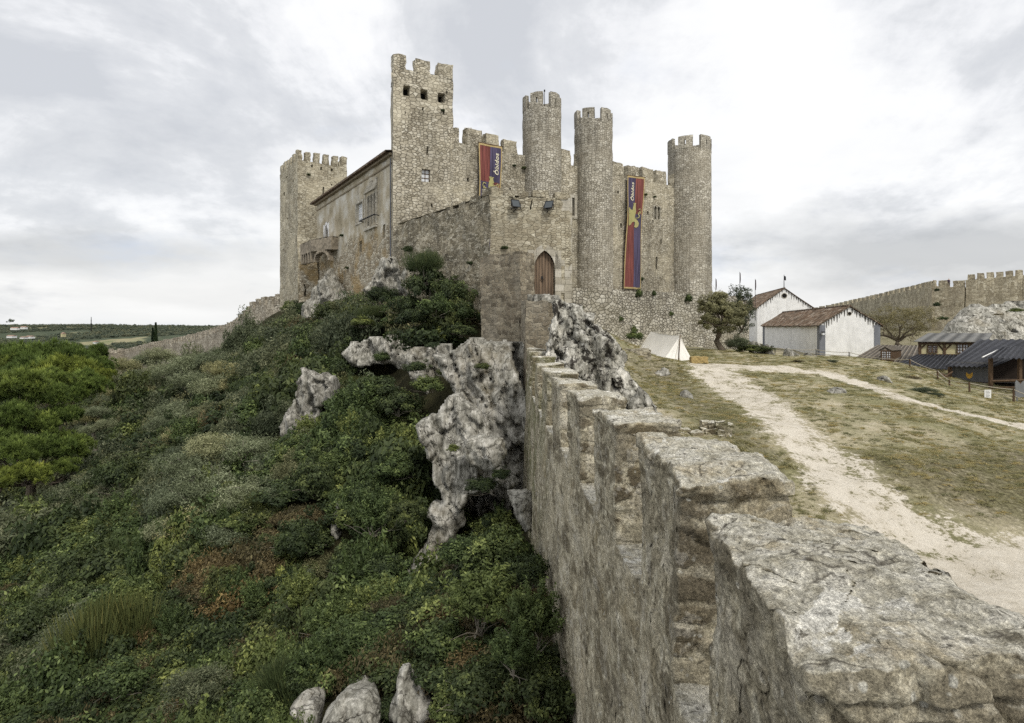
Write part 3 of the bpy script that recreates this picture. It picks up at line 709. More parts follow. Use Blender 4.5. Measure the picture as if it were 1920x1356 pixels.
# gravel forecourt: everything nearer than the foot of the bank
gx = Xg; edge = G0[1]+(gx-G0[0])*(G1[1]-G0[1])/(G1[0]-G0[0])
grav = sstep(.4, -1.2, Yg-edge)*sstep(4.0, 7.0, Xg+.35*(14-Yg))
path = np.maximum.reduce([.78*sstep(3.0, .3, d1), .85*sstep(2.0, .4, d2), grav, .0*d3])
bare = np.maximum(sstep(3.2, .8, d1)*.8, sstep(2.6, 1, d2)*.5); bare = np.maximum(bare, .5*sstep(45, 60, Yg)); bare = np.maximum(bare, .30)
bk0 = [ray_ground(*q) for q in [(1560, 905), (1640, 870), (1760, 900), (1860, 905), (1919, 900)]]; bk0.append(bk0[-1]+(bk0[-1]-bk0[-2])*4)
bank = sstep(1.25, .35, seg_dist(Xg, Yg, bk0, [.8, 1.5, 2.0, 2.3, 2.5, 2.5]))*(1-sstep(.1, .5, path)); bk1 = [ray_ground(*q) for q in [(1235, 700), (1290, 745), (1350, 790), (1420, 850)]]
bank = np.maximum(bank, .75*sstep(1.3, .4, seg_dist(Xg, Yg, bk1, [2.2, 1.8, 1.2, .8]))*(1-sstep(.1, .5, path)))
bank = np.maximum(bank, .8*sstep(62, 75, Yg))
ground = gridsheet('ground', np.stack([Xg, Yg, Zg], -1), m_ground, {'path': ('POINT', path.ravel()), 'bare': ('POINT', bare.ravel()), 'bank': ('POINT', bank.ravel())})
tag(ground, 'dry grassy courtyard with pale trodden gravel paths', kind='structure')
# outer hillside below the wall
xs = np.concatenate([-np.geomspace(95, 20, 50), np.arange(-19.6, -.1, .35), [0, .3]]); ys = np.concatenate([np.arange(-4, 50, .4), np.arange(50, 90, .9), np.geomspace(90, 200, 50)])
Xs, Ys = np.meshgrid(xs, ys, indexing='ij'); Xs = Xs.copy(); Xs[-1] = np.where(ys < 27, XL(ys)+.25, 3); Xs[-2] = np.where(ys < 27, XL(ys)-.1, 0)
Zs = slope_z(Xs, Ys); Zs = Zs-np.where(Ys > 36, .5, 0)*(Xs > -9)
hs = gridsheet('hillside', np.stack([Xs, Ys, Zs], -1), m_soil)
tag(hs, 'steep earth hillside falling away below the wall', kind='structure')
# distant land
ys = np.geomspace(150, 7000, 120); xs = np.sinh(np.linspace(-4.2, 4.2, 150))*130
Xh, Yh = np.meshgrid(xs, ys, indexing='ij'); Ph = np.stack([Xh.ravel(), Yh.ravel(), 0*Xh.ravel()], 1)
bl = sstep(550, 2600, Yh)
Zh = -44+bl*37.5+(fbm(Ph, .0016, 4)*12).reshape(Xh.shape)*sstep(500, 1600, Yh)*(1-.6*bl)+(fbm(Ph, .006, 3)*3).reshape(Xh.shape)*sstep(300, 900, Yh)*(1-.8*bl)
Zh = Zh+10*sstep(-700, -1900, Xh+.3*(Yh-2500))*bl
Zh = np.where(Yh > 4000, -8, Zh)
hl = gridsheet('hills', np.stack([Xh, Yh, Zh], -1), m_hill); tag(hl, 'low wooded hills and fields out to the horizon', kind='structure')
HXS, HYS = xs.copy(), ys.copy()
def hill_z(x, y):
    i = np.clip(np.searchsorted(HXS, x)-1, 0, len(HXS)-2); j = np.clip(np.searchsorted(HYS, y)-1, 0, len(HYS)-2); return Zh[i, j]

# ------------------------------------------------------------------ rough rocks
def inside(poly, X, Z):
    poly = np.asarray(poly, float); r = np.zeros(X.shape, bool); n = len(poly)
    for i in range(n):
        x0, z0 = poly[i]; x1, z1 = poly[(i+1) % n]
        c = ((z0 > Z) != (z1 > Z)) & (X < (x1-x0)*(Z-z0)/(z1-z0+1e-12)+x0); r ^= c
    return r
def poly_dist(poly, X, Z):
    poly = np.asarray(poly, float); best = np.full(X.shape, 1e9); n = len(poly)
    for i in range(n):
        a = poly[i]; b = poly[(i+1) % n]; d = b-a; t = np.clip(((X-a[0])*d[0]+(Z-a[1])*d[1])/((d**2).sum()+1e-9), 0, 1)
        best = np.minimum(best, np.hypot(X-a[0]-t*d[0], Z-a[1]-t*d[1]))
    return best
ROCKS = []
WALLVIEW = [(530, 548), (462, 568), (430, 602), (375, 618), (300, 638), (240, 652), (160, 664), (160, 690), (235, 690), (300, 668), (375, 646), (430, 634), (470, 606), (530, 588)]
def rock(px_poly, Y0, lean=0.0, bulge=.8, thick=2.5, mat=None, label='', res=.12, amp=.35, fr=.7, seed=0, cat='rock', side=0.0, name='rock_outcrop', ztilt=None, block=1.0):
    """a rock mass: frontal outline at distance Y0, leaning back by lean (m per m of height), displaced all over"""
    poly = np.array([W(px, py, Y0)[[0, 2]] for px, py in px_poly]); ROCKS.append((px_poly, Y0))
    lo = poly.min(0)-.3; hi = poly.max(0)+.3; nx = max(6, int((hi[0]-lo[0])/res)); nz_ = max(6, int((hi[1]-lo[1])/res))
    X, Z = np.meshgrid(np.linspace(lo[0], hi[0], nx), np.linspace(lo[1], hi[1], nz_), indexing='ij')
    Pn = np.stack([X.ravel(), Z.ravel(), np.full(X.size, seed*3.1)], 1)
    wob = (vec_noise(Pn, 1.1, 3, off=seed)*.22+vec_noise(Pn, 4.5, 3, off=seed)*.05)*min(1, thick); Xw = X+wob[:, 0].reshape(X.shape)*.9; Zw = Z+wob[:, 1].reshape(X.shape)*.9
    ins = inside(poly, Xw, Zw); d = poly_dist(poly, Xw, Zw)
    cell = ins[:-1, :-1] & ins[1:, :-1] & ins[1:, 1:] & ins[:-1, 1:]
    zc = poly[:, 1].mean(); xc = poly[:, 0].mean()
    rr = bulge*np.sqrt(np.clip(1-(1-np.clip(d/bulge, 0, 1))**2, 0, 1))
    base = Y0+(Z-zc)*lean+(X-xc)*side
    Pf = np.stack([X.ravel(), base.ravel(), Z.ravel()], 1)
    dis = amp*.3*fbm(Pf, fr*1.0, 2, off=seed)+amp*.10*fbm(Pf, fr*8, 4, off=seed+5)
    Pw = Pf+.05/fr*vec_noise(Pf, fr*2.6, 3); Pw = Pw+np.stack([Pw[:, 2]*.25, 0*Pw[:, 0], 0*Pw[:, 0]], 1)
    v1, g1_ = facets(Pw, fr*1.0, seed, (1.25, .6, .42)); v2, g2_ = facets(Pw, fr*2.6, seed+3, (1.25, .7, .5)); v3, g3_ = facets(Pw, fr*6.5, seed+7, (1.1, .7, .6))
    facet = amp*block*(1.0*v1+.50*v2+.20*v3-.35*np.clip(1-g1_/.05, 0, 1)-.2*np.clip(1-g2_/.06, 0, 1))
    dis = (dis+facet).reshape(X.shape)*np.clip(d/.25, .15, 1)
    front = base-rr-dis; back = base+rr*.4+thick*np.clip(d/bulge, 0, 1)+.05
    idx = -np.ones(X.shape, int); used = np.zeros(X.shape, bool)
    for a in (0, 1):
        for b in (0, 1): used[a:nx-1+a, b:nz_-1+b] |= cell
    n = used.sum(); idx[used] = np.arange(n)
    V = np.concatenate([np.stack([X[used], front[used], Z[used]], 1), np.stack([X[used], back[used], Z[used]], 1)])
    q = np.stack([idx[:-1, :-1][cell], idx[1:, :-1][cell], idx[1:, 1:][cell], idx[:-1, 1:][cell]], 1)
    Q = [q, (q+n)[:, ::-1]]
    # rim
    e = {}
    for r in q:
        for k in range(4):
            a, b = int(r[k]), int(r[(k+1) % 4])
            if (b, a) in e: del e[(b, a)]
            else: e[(a, b)] = 1
    rim = np.array([[b, a, a+n, b+n] for a, b in e])
    if len(rim): Q.append(rim)
    me = quick_mesh(name, V, np.concatenate(Q), mat or m_rock, False)
    o = bpy.data.objects.new(name, me); COL.objects.link(o); tag(o, label, cat); return o

rock([(800, 668), (840, 648), (880, 638), (930, 650), (1000, 636), (1010, 700), (1010, 960), (960, 960), (900, 960), (840, 900), (830, 850), (840, 780), (850, 740), (828, 700)], 24.5, .40, .5, 3, m_rock, 'broad grey cliff face of limestone directly left of the parapet wall', .085, .7, .55, 3, side=.0)
rock([(776, 808), (792, 792), (815, 775), (845, 748), (862, 744), (884, 762), (905, 782), (920, 812), (905, 840), (935, 872), (985, 900), (960, 925), (905, 925), (880, 930), (872, 960), (885, 990), (872, 1010), (836, 1022), (812, 1050), (806, 1100), (786, 1112), (762, 1090), (766, 1062), (800, 1018), (818, 1000), (812, 960), (826, 930), (808, 890), (795, 850)], 19, .25, .4, 2.2, m_rock2, 'pale pointed limestone buttress jutting out of the scrub like a prow', .06, .42, .75, 8)
rock([(755, 662), (775, 648), (805, 644), (838, 638), (862, 700), (862, 790), (830, 778), (806, 750), (790, 735), (768, 715)], 30, .4, .4, 3, m_rock, 'grey rock shelf joining the white ledge to the cliff by the wall', .08, .6, .7, 23)
rock([(868, 842), (884, 822), (910, 812), (935, 822), (948, 850), (938, 880), (905, 884), (880, 872)], 17.9, .1, .5, .8, m_rock2, 'rounded pale rock face beside the pointed limestone buttress', .05, .2, 1.0, 4)
rock([(636, 662), (662, 640), (700, 626), (745, 632), (768, 650), (800, 655), (820, 680), (795, 700), (762, 700), (735, 686), (700, 690), (660, 684)], 36, .3, .4, 2, m_rock2, 'long white rock ledge under the bushes below the castle', .09, .5, .8, 5)
rock([(530, 790), (548, 745), (545, 715), (560, 690), (600, 700), (622, 715), (628, 742), (600, 770), (598, 830), (580, 862), (552, 880), (530, 850)], 30, .3, .4, 2, m_rock, 'tall grey rock face with dry bushes on it, left of the slope', .08, .5, .8, 6)
rock([(622, 938), (636, 925), (648, 960), (654, 1000), (640, 1015), (628, 985)], 19.5, .2, .3, 1, m_rock2, 'narrow white rock blade in the dark scrub', .06, .2, 1.2, 7)
rock([(934, 918), (950, 908), (985, 905), (1000, 930), (1000, 985), (975, 995), (955, 960)], 15.5, .2, .45, 1.2, m_rock2, 'white rock hump at the foot of the wall', .05, .25, 1.1, 9)
rock([(748, 1292), (762, 1270), (792, 1262), (808, 1285), (806, 1330), (780, 1345), (750, 1330)], 9.8, .3, .35, 1, m_rock2, 'pale rock knob among the nearest bushes', .03, .16, 1.6, 10)
rock([(560, 1320), (575, 1302), (600, 1306), (612, 1330), (600, 1380), (566, 1390)], 10.2, .3, .3, .8, m_rock2, 'small white rock at the bottom of the slope', .025, .12, 2.0, 11)
rock([(598, 1350), (620, 1330), (655, 1312), (700, 1320), (712, 1350), (700, 1400), (600, 1400)], 9.6, .3, .35, .9, m_rock2, 'broad white rock beside the small rock at the bottom of the slope', .025, .14, 1.9, 12)
rock([(702, 520), (712, 490), (735, 480), (765, 484), (790, 500), (800, 545), (775, 570), (745, 562), (720, 545), (690, 560), (680, 545)], 44, .2, 1.0, 2.5, m_rock2, 'craggy white rock on which the foot of the keep stands', .12, .55, .8, 13)
rock([(562, 606), (578, 560), (588, 535), (610, 520), (622, 495), (632, 520), (645, 548), (690, 545), (705, 575), (680, 610), (610, 612)], 57.0, .15, 1.0, 3, m_rock, 'weathered crag with a dark cleft below the residence wall', .16, .75, .5, 14)
# boulder beside the wall (its right side)
rock([(1026, 600), (1032, 566), (1060, 560), (1092, 576), (1120, 588), (1150, 618), (1168, 650), (1172, 690), (1196, 715), (1215, 735), (1224, 765), (1212, 792), (1180, 800), (1120, 790), (1060, 760), (1020, 720)], 18.5, .45, .7, 3.0, m_boulder, 'huge dark lichened boulder leaning on the stepped wall', .05, .55, .7, 15, name='boulder', cat='boulder')
rock([(1190, 745), (1205, 722), (1222, 752), (1222, 775), (1207, 790), (1185, 780)], 17.0, .2, .4, 1.2, m_rock2, 'pale rounded stone at the lower end of the lichened boulder', .035, .15, 1.3, 16, name='boulder', cat='boulder')
# crag under the far town wall
rock([(1735, 668), (1760, 640), (1785, 608), (1815, 588), (1850, 566), (1880, 572), (1930, 560), (2060, 560), (2060, 690), (1735, 690)], 112, .75, 4.0, 8, m_rockfar, 'great bare rocky slope under the far battlemented wall', .55, 2.6, .13, 17)
for k, (px, py, w, h, Y, s) in enumerate([(1418, 662, 26, 24, 50, 18), (1440, 664, 24, 20, 49, 19), (1482, 668, 36, 13, 47.5, 20), (1520, 671, 26, 8, 47, 21)]):
    rock([(px-w/2, py+6), (px-w*.35, py-h*.6), (px, py-h), (px+w*.4, py-h*.5), (px+w/2, py+6)], Y, .2, .4, 1, m_rock, ['tall grey rock beside the low juniper in front of the white house', 'second grey rock from the juniper, before the long white wall', 'flat grey rock in front of the long white wall', 'smallest flat rock near the corner of the white house'][k], .07, .25, 1.2, s, name='rock')
for k, (px, py, w, h, Y, lb) in enumerate([(1566, 736, 46, 10, None, 'low broken rock lying in the middle of the grass'), (1664, 716, 22, 12, None, 'small dark mound on the grass above the narrow path'), (1240, 700, 40, 10, None, 'flat stone in the turf below the tent'), (1285, 745, 30, 16, None, 'brown earth lump on the slope right of the boulder')]):
    g = ray_ground(px, py); Y = g[1]
    rock([(px-w/2, py+5), (px-w*.3, py-h*.6), (px+w*.1, py-h), (px+w*.42, py-h*.5), (px+w/2, py+5)], Y, .3, .3, .8, m_rock if k != 1 else m_boulder, lb, .05, .12, 2, 30+k, name='rock')

# ------------------------------------------------------------------ the parapet wall in the foreground
# merlons: near y, far y, top z
MER = [(1.49, 2.56, -.80), (3.45, 4.80, -.845), (5.72, 6.78, -.885), (7.95, 8.95, -.905), (10.2, 11.2, -.94), (12.35, 13.3, -.905), (14.5, 15.4, -.90), (16.7, 17.6, -.84), (18.9, 19.9, -.80), (21.1, 22.3, -.78)]
TH = .62
def wall_disp(P, nrm=None, amp=1.0):
    d = .022*vec_noise(P, 1.5, 2)+.009*vec_noise(P, 5, 3, off=3)+.006*vec_noise(P, 19, 4, off=8)
    w1, w2, wi = worley(P*np.array([1, 1, 1.7])+.12*vec_noise(P, 3, 2), 3.0)
    gap = np.clip(1-(w2-w1)/.16, 0, 1); d[:, 0] += .010*gap-_rnd[wi]*.008; d[:, 1] += .020*gap*1.0+_rnd[(wi+9) & 511]*.018
    return P+d*amp
def rbox_grid(nu, nv, nw):
    """surface grids of the unit cube as six arrays of (u,v,w)"""
    u = np.linspace(0, 1, nu); v = np.linspace(0, 1, nv); w = np.linspace(0, 1, nw); out = []
    def g(a, b, f):
        A, B = np.meshgrid(a, b, indexing='ij'); return np.stack(f(A, B), -1)
    out.append(g(u, w, lambda a, b: (a, 0*a, b))); out.append(g(u, w, lambda a, b: (1-a, 0*a+1, b)))
    out.append(g(v, w, lambda a, b: (0*a+1, a, b))); out.append(g(v, w, lambda a, b: (0*a, 1-a, b)))
    out.append(g(u, v, lambda a, b: (a, b, 0*a+1))); out.append(g(u, v, lambda a, b: (a, 1-b, 0*a)))
    return out
def merlon_mesh(y0, y1, zt, zb, name, mat, over=.014):
    L = y1-y0; H = zt-zb; r = .018; res = max(.009, y0*.0062)
    nu, nv, nw = [max(6, int(s/res)) for s in (TH, L, H)]
    mb = MB()
    for G in rbox_grid(nu, nv, nw):
        q = G*np.array([TH, L, H]); lo = np.array([r, r, -1]); hi = np.array([TH-r, L-r, H-r])
        c = np.clip(q, lo, hi); d = q-c; ln = np.linalg.norm(d, axis=-1, keepdims=True); q = np.where(ln > r, c+d/np.maximum(ln, 1e-9)*r, q)
        # cap course slightly proud, worn in the middle
        cap = sstep(H-.112, H-.10, q[..., 2]); cx = (q[..., 0]-TH/2)/(TH/2); cy = (q[..., 1]-L/2)/(L/2)
        q[..., 0] += cap*over*cx; q[..., 1] += cap*over*cy
        P = q.copy(); yy = y0+q[..., 1]; P[..., 0] = XL(yy)+q[..., 0]; P[..., 1] = yy; P[..., 2] = zb+q[..., 2]
        sh = P.shape; Pf = P.reshape(-1, 3)
        tp = sstep(.12, .02, (H-q[..., 2])).reshape(-1)
        Pn = wall_disp(Pf)
        # ragged top: shallow steps and pits
        e = ridged(Pf*np.array([1, 1, .2]), 2.4, 4, off=y0*3); lay = fbm(Pf*np.array([1, 1, 0]), 2.6, 4, off=y0); lay = np.floor(lay*5)/5+.35*np.clip((lay*5-np.floor(lay*5)-.8)/.2, 0, 1)*.2; Pn[:, 2] += tp*(.030*lay+.008*(e-.7))
        rag = (1-np.clip((1-np.maximum(np.abs(cx), np.abs(cy)).reshape(-1))/.25, 0, 1)); Pn[:, 2] -= tp*rag*.05*np.clip(fbm(Pf, 6, 3, off=y0)+.1, 0, 1)
        gro = np.exp(-((q[..., 2].reshape(-1)-(H-.115-.02*fbm(Pf, 3, 2)))/.010)**2); Pn[:, 0] -= gro*.022*cx.reshape(-1); Pn[:, 1] -= gro*.025*cy.reshape(-1)
        mb.grid(Pn.reshape(sh), 0)
    return mb.build(name, mat, merge=1e-5, smooth=True)
pw = empty('parapet_wall', (1, 1, -6), 'weathered stone parapet wall stepping away from the viewer up to the castle gate', 'wall')
sill = lambda y: np.interp(y, [2, 4, 12, 23], [-2.02, -2.05, -2.0, -1.75])
mlab = {0: 'largest nearest merlon with white lichen on its flat top'}
for i, (a, b, zt) in enumerate(MER):
    o = merlon_mesh(a, b, zt, float(sill((a+b)/2))-.03, 'merlon', m_near); part(o, pw)
    if i in mlab: o['label'] = mlab[i]
mb = MB()
yy = np.concatenate([np.linspace(-1.5, .8, 12), np.geomspace(.85, 26.2, 420)])
zz = np.linspace(0, 1, 150)
A, B = np.meshgrid(yy, zz, indexing='ij'); top = sill(A); bot = -9.5+0*A
def sheet(xoff, flip, bat=0.0):
    Z = bot+(top-bot)*B; P = np.stack([XL(A)+xoff-bat*(top-Z), A, Z], -1); sh = P.shape
    mb.grid(wall_disp(P.reshape(-1, 3)).reshape(sh), 0, flip=flip)
sheet(0, True, .035)
tw = np.linspace(0, 1.75, 26); A2, B2 = np.meshgrid(yy, tw, indexing='ij'); P = np.stack([XL(A2)+B2, A2, sill(A2)-.0*B2], -1); sh = P.shape
mb.grid(wall_disp(P.reshape(-1, 3)).reshape(sh), 0, flip=True)
zz2 = np.linspace(0, 1, 60); A, B = np.meshgrid(yy, zz2, indexing='ij'); top = sill(A); bot = 0*A-6.5; Z = bot+(top-bot)*B
P = np.stack([XL(A)+1.75, A, Z], -1); sh = P.shape; mb.grid(wall_disp(P.reshape(-1, 3)).reshape(sh), 0)
mb.build('wall_body', m_near, pw, merge=1e-5, smooth=True)
# higher end of the wall, two blocks against the gatehouse rock
def block(poly, z0, z1, mats, name, parent, res=.12, rough=((.05, 1.2), (.02, 5)), topmat=0):
    mb = MB(); n = len(poly)
    for i in range(n):
        a = poly[i]; b = poly[(i+1) % n]
        za = z1[i] if hasattr(z1, '__len__') else z1; zb = z1[(i+1) % n] if hasattr(z1, '__len__') else z1
        mb.patch((*a, z0), (*b, z0), (*b, zb), (*a, za), 0, res)
    if n == 4:
        zs = [z1[i] if hasattr(z1, '__len__') else z1 for i in range(4)]
        mb.patch((*poly[0], zs[0]), (*poly[1], zs[1]), (*poly[2], zs[2]), (*poly[3], zs[3]), topmat, res)
    return mb.build(name, mats, parent, rough=rough, merge=1e-4)
def xy(px, Y): return ((px-CX)/F*Y, Y)
block([xy(986, 23.9), xy(1029, 23.6), (1.75, 27.5), (.4, 27.5)], -4, [1.02, 1.0, 1.1, 1.15], m_course, 'end_block', pw)
block([xy(900, 30.2), xy(975, 28.0), xy(1003, 29.4), (.6, 33.9), (-1.75, 33.9)][:4], -4.5, [3.42, 3.45, 3.5, 3.6], m_course, 'gate_buttress', pw)
block([xy(1003, 24.6), xy(1040, 25.2), (2.1, 34.), (.6, 34.)], -3, [1.0, .95, 1.3, 1.35], m_course, 'stair_base', pw)
# rough stone lumps on the end block
for px, py, Y, s in [(1000, 559, 24.4, .22), (1018, 560, 24.2, .28), (1036, 562, 26, .2)]:
    c = W(px, py, Y); mb = MB(); mb.box(c, (s*2.2, s*1.6, s*1.3), 0, .08); mb.build('cope_stone', m_rock, pw, rough=((.09, 1.9), (.03, 6)), merge=1e-4)
# ------------------------------------------------------------------ castle
class Pl:
    """a vertical wall plane between two plan points; off = metres proud of it"""
    def __init__(s, p0, p1):
        s.p0 = np.array(p0, float); s.p1 = np.array(p1, float); v = s.p1-s.p0; s.L = np.linalg.norm(v); s.d = v/s.L; s.n = np.array([s.d[1], -s.d[0]])
    def u(s, px):
        k = (px-CX)/F; return (k*s.p0[1]-s.p0[0])/(s.d[0]-k*s.d[1])
    def z(s, px, py): return (HZ-py)/F*(s.p0[1]+s.u(px)*s.d[1])
    def uz(s, px, py): return s.u(px), s.z(px, py)
    def pt(s, u, z, off=0.0):
        q = s.p0+s.d*u+s.n*off; return np.array([q[0], q[1], z])
    def D(s, k): return np.array([s.d[0]*k, s.d[1]*k, 0])
    def O(s, k): return np.array([s.n[0]*k, s.n[1]*k, 0])
    def hole(s, x0, x1, y0, y1, dep=.5, back=1):
        xm = (x0+x1)/2; return (s.u(x0), s.u(x1), s.z(xm, y1), s.z(xm, y0), dep, back)
    def bar(s, mb, u0, u1, z0, z1, o0, o1, mat=0, res=None):
        """box on the plane"""
        mb.obox(s.pt(u0, z0, o1), s.D(u1-u0), s.O(o0-o1), (0, 0, z1-z0), mat, res)
def hwall(mb, pl, z0, z1, holes=(), mat=0, res=.5, u0=0, u1=None, off=0.0, batter=0.0):
    u1 = pl.L if u1 is None else u1
    def br(a, b, ext):
        t = list(np.linspace(a, b, max(2, int(round((b-a)/res))+1)))
        for e in ext:
            if a < e < b:
                t = [x for x in t if abs(x-e) > res*.3 or x in (a, b) or x in ext]; t.append(e)
        return np.array(sorted(set(t)))
    us = br(u0, u1, [h[0] for h in holes]+[h[1] for h in holes]); zs = br(z0, z1, [h[2] for h in holes]+[h[3] for h in holes])
    U, Z = np.meshgrid(us, zs, indexing='ij'); o = off+batter*(z1-Z)
    P = np.stack([pl.p0[0]+pl.d[0]*U+pl.n[0]*o, pl.p0[1]+pl.d[1]*U+pl.n[1]*o, Z], -1)
    mb.grid(P, mat)
    uc = (us[:-1]+us[1:])/2; zc = (zs[:-1]+zs[1:])/2; UC, ZC = np.meshgrid(uc, zc, indexing='ij'); keep = np.ones(UC.shape, bool)
    for h in holes: keep &= ~((UC > h[0]) & (UC < h[1]) & (ZC > h[2]) & (ZC < h[3]))
    k = keep.ravel(); mb.f[-1] = mb.f[-1][k]; mb.uv[-1] = mb.uv[-1][k]; mb.m[-1] = mb.m[-1][k]
    for h in holes:
        a, b, c, d, dep, bk = h; q = lambda u, z, o_: pl.pt(u, z, off+batter*(z1-z)-o_)
        mb.patch(q(a, c, 0), q(b, c, 0), q(b, c, dep), q(a, c, dep), mat); mb.patch(q(a, d, dep), q(b, d, dep), q(b, d, 0), q(a, d, 0), mat)
        mb.patch(q(a, c, dep), q(a, d, dep), q(a, d, 0), q(a, c, 0), mat); mb.patch(q(b, c, 0), q(b, d, 0), q(b, d, dep), q(b, c, dep), mat)
        mb.patch(q(a, c, dep), q(b, c, dep), q(b, d, dep), q(a, d, dep), bk)
def merlon(pl, u0, u1, z0, z1, th, mat, parent, off=0.0, lab=None, jit=.09):
    mb = MB(); z1 = z1+random.uniform(-jit, jit); a = random.uniform(-.06, .06); b = random.uniform(-.06, .06)
    P = lambda u, z, o: pl.pt(u, z, off+o)
    c = [(u0, 0), (u1, 0), (u1, -th), (u0, -th)]; zt = [z1+a, z1+b, z1+b, z1+a]
    for i in range(4):
        j = (i+1) % 4; mb.patch(P(c[i][0], z0, c[i][1]), P(c[j][0], z0, c[j][1]), P(c[j][0], zt[j], c[j][1]), P(c[i][0], zt[i], c[i][1]), 0, .3)
    mb.patch(*[P(c[i][0], zt[i], c[i][1]) for i in range(4)], 0, .3)
    o = mb.build('merlon', mat, parent, rough=((.07, 1.7), (.04, 4.5)), merge=1e-4)
    return o
RG = ((.05, .9), (.025, 3.5))
castle = empty('castle', (0, 50, 0), 'great medieval stone castle with square keep and round battlemented towers', 'castle')

# --- keep
A = np.array(xy(737, 45.0)); B = np.array(xy(849.5, 47.0))
kf = Pl(A, B); A2 = A+5*np.array([-.225, .974]); B2 = B+5*np.array([-.42, .9])
kz = 19.0
holes = [kf.hole(756, 769, 161, 181, .9), kf.hole(788, 802, 167, 187, .9), kf.hole(821, 834, 174, 192, .9), kf.hole(799.5, 803, 274, 291, .6), kf.hole(791, 807, 317, 341, .35),
         kf.hole(791, 794, 202, 208, .4), kf.hole(836, 839, 171, 176, .4), kf.hole(808, 811, 382, 390, .4), kf.hole(831, 834, 205, 215, .3), kf.hole(758, 760, 210, 215, .3), kf.hole(824, 826, 333, 337, .3), kf.hole(776, 778, 255, 259, .3)]
keep = MB(); hwall(keep, kf, 2.0, kz, holes, 0, .35)
for a, b in ((B, B2), (B2, A2), (A2, A)): hwall(keep, Pl(a, b), 2.0, kz, [], 0, .5)
keep.patch((*A, kz), (*B, kz), (*B2, kz), (*A2, kz), 0, .6)
keep_o = keep.build('keep_tower', [m_keep, m_dark], castle, rough=RG, merge=1e-4); keep_o['label'] = 'tall square keep with three square holes under its merlons'
for x0, x1 in ((737.5, 761), (779, 807), (822.5, 849)):
    merlon(kf, max(0, kf.u(x0)), min(kf.L, kf.u(x1)), kz-.05, 20.1, .75, m_keep, keep_o)
kl = Pl(A2, A); kr = Pl(B, B2)
for pl in (kr, Pl(B2, A2)):
    for t in (.45, .8): merlon(pl, pl.L*t-.5, pl.L*t+.45, kz-.05, 20.0, .7, m_keep, keep_o)
merlon(kl, kl.L*.35-.5, kl.L*.35+.5, kz-.05, 20.0, .7, m_keep, keep_o)
def pane_window(pl, x0, x1, y0, y1, dep, parent, nu=2, nv=3, fr=.06, surround=None):
    u0, u1, z0, z1, _, _ = pl.hole(x0, x1, y0, y1); mb = MB(); o = -dep+.03
    pl.bar(mb, u0, u1, z0, z1, o, o+.02, 1)
    for t in np.linspace(0, 1, nu+1): w = fr*(1 if t in (0, 1) else .6); c = u0+(u1-u0)*t; pl.bar(mb, max(u0, c-w/2), min(u1, c+w/2), z0, z1, o+.021, o+.06, 0)
    for t in np.linspace(0, 1, nv+1): w = fr*(1 if t in (0, 1) else .6); c = z0+(z1-z0)*t; pl.bar(mb, u0, u1, max(z0, c-w/2), min(z1, c+w/2), o+.023, o+.057, 0)
    return mb.build('window', [m_timber if surround is None else surround, m_paper], parent)
pane_window(kf, 791, 807, 317, 341, .35, keep_o, 2, 3, .08)

# --- curtain wall running from the keep to the last round tower
cd = np.array([1.38, 1.0]); cd /= np.linalg.norm(cd); c0 = np.array([-4.3, 47.2])-cd*.55
cur = Pl(c0, c0+cd*29)
ztop = 15.4; sl = 14.2
holes = [cur.hole(877, 880.5, 333, 341, .4), cur.hole(1071.5, 1077, 371, 405, .5), cur.hole(1226, 1230.5, 386, 412, .5), cur.hole(1232.5, 1237, 387, 412, .5),
         cur.hole(1229.5, 1232.5, 481, 505, .4), cur.hole(1238, 1240.5, 448, 459, .4), cur.hole(1213, 1216, 395, 402, .3), cur.hole(1222, 1225, 412, 418, .3), cur.hole(1157, 1160, 358, 364, .3), cur.hole(954, 957, 352, 357, .3), cur.hole(1163, 1167, 420, 428, .3), cur.hole(936, 939, 346, 350, .3)]
cw = MB(); hwall(cw, cur, 0.5, sl, holes, 0, .45); bk = Pl(cur.pt(cur.L, 0, -1.3)[:2], cur.pt(0, 0, -1.3)[:2]); hwall(cw, bk, .5, sl, [], 0, .8)
cw.patch(cur.pt(0, sl), cur.pt(cur.L, sl), cur.pt(cur.L, sl, -1.3), cur.pt(0, sl, -1.3), 0, .8)
cw_o = cw.build('curtain_wall', [m_curtain, m_dark], castle, rough=RG, merge=1e-4)
for x0, x1 in ((849.5, 861), (875.5, 902), (911.5, 935.5), (946, 970), (1000, 1020), (1030, 1045), (1053, 1070), (1084, 1100), (1118, 1138), (1149, 1169), (1177, 1198), (1204, 1225), (1230.5, 1249.5), (1262, 1280)):
    merlon(cur, cur.u(x0), cur.u(x1), sl-.05, ztop, .62, m_curtain, cw_o)
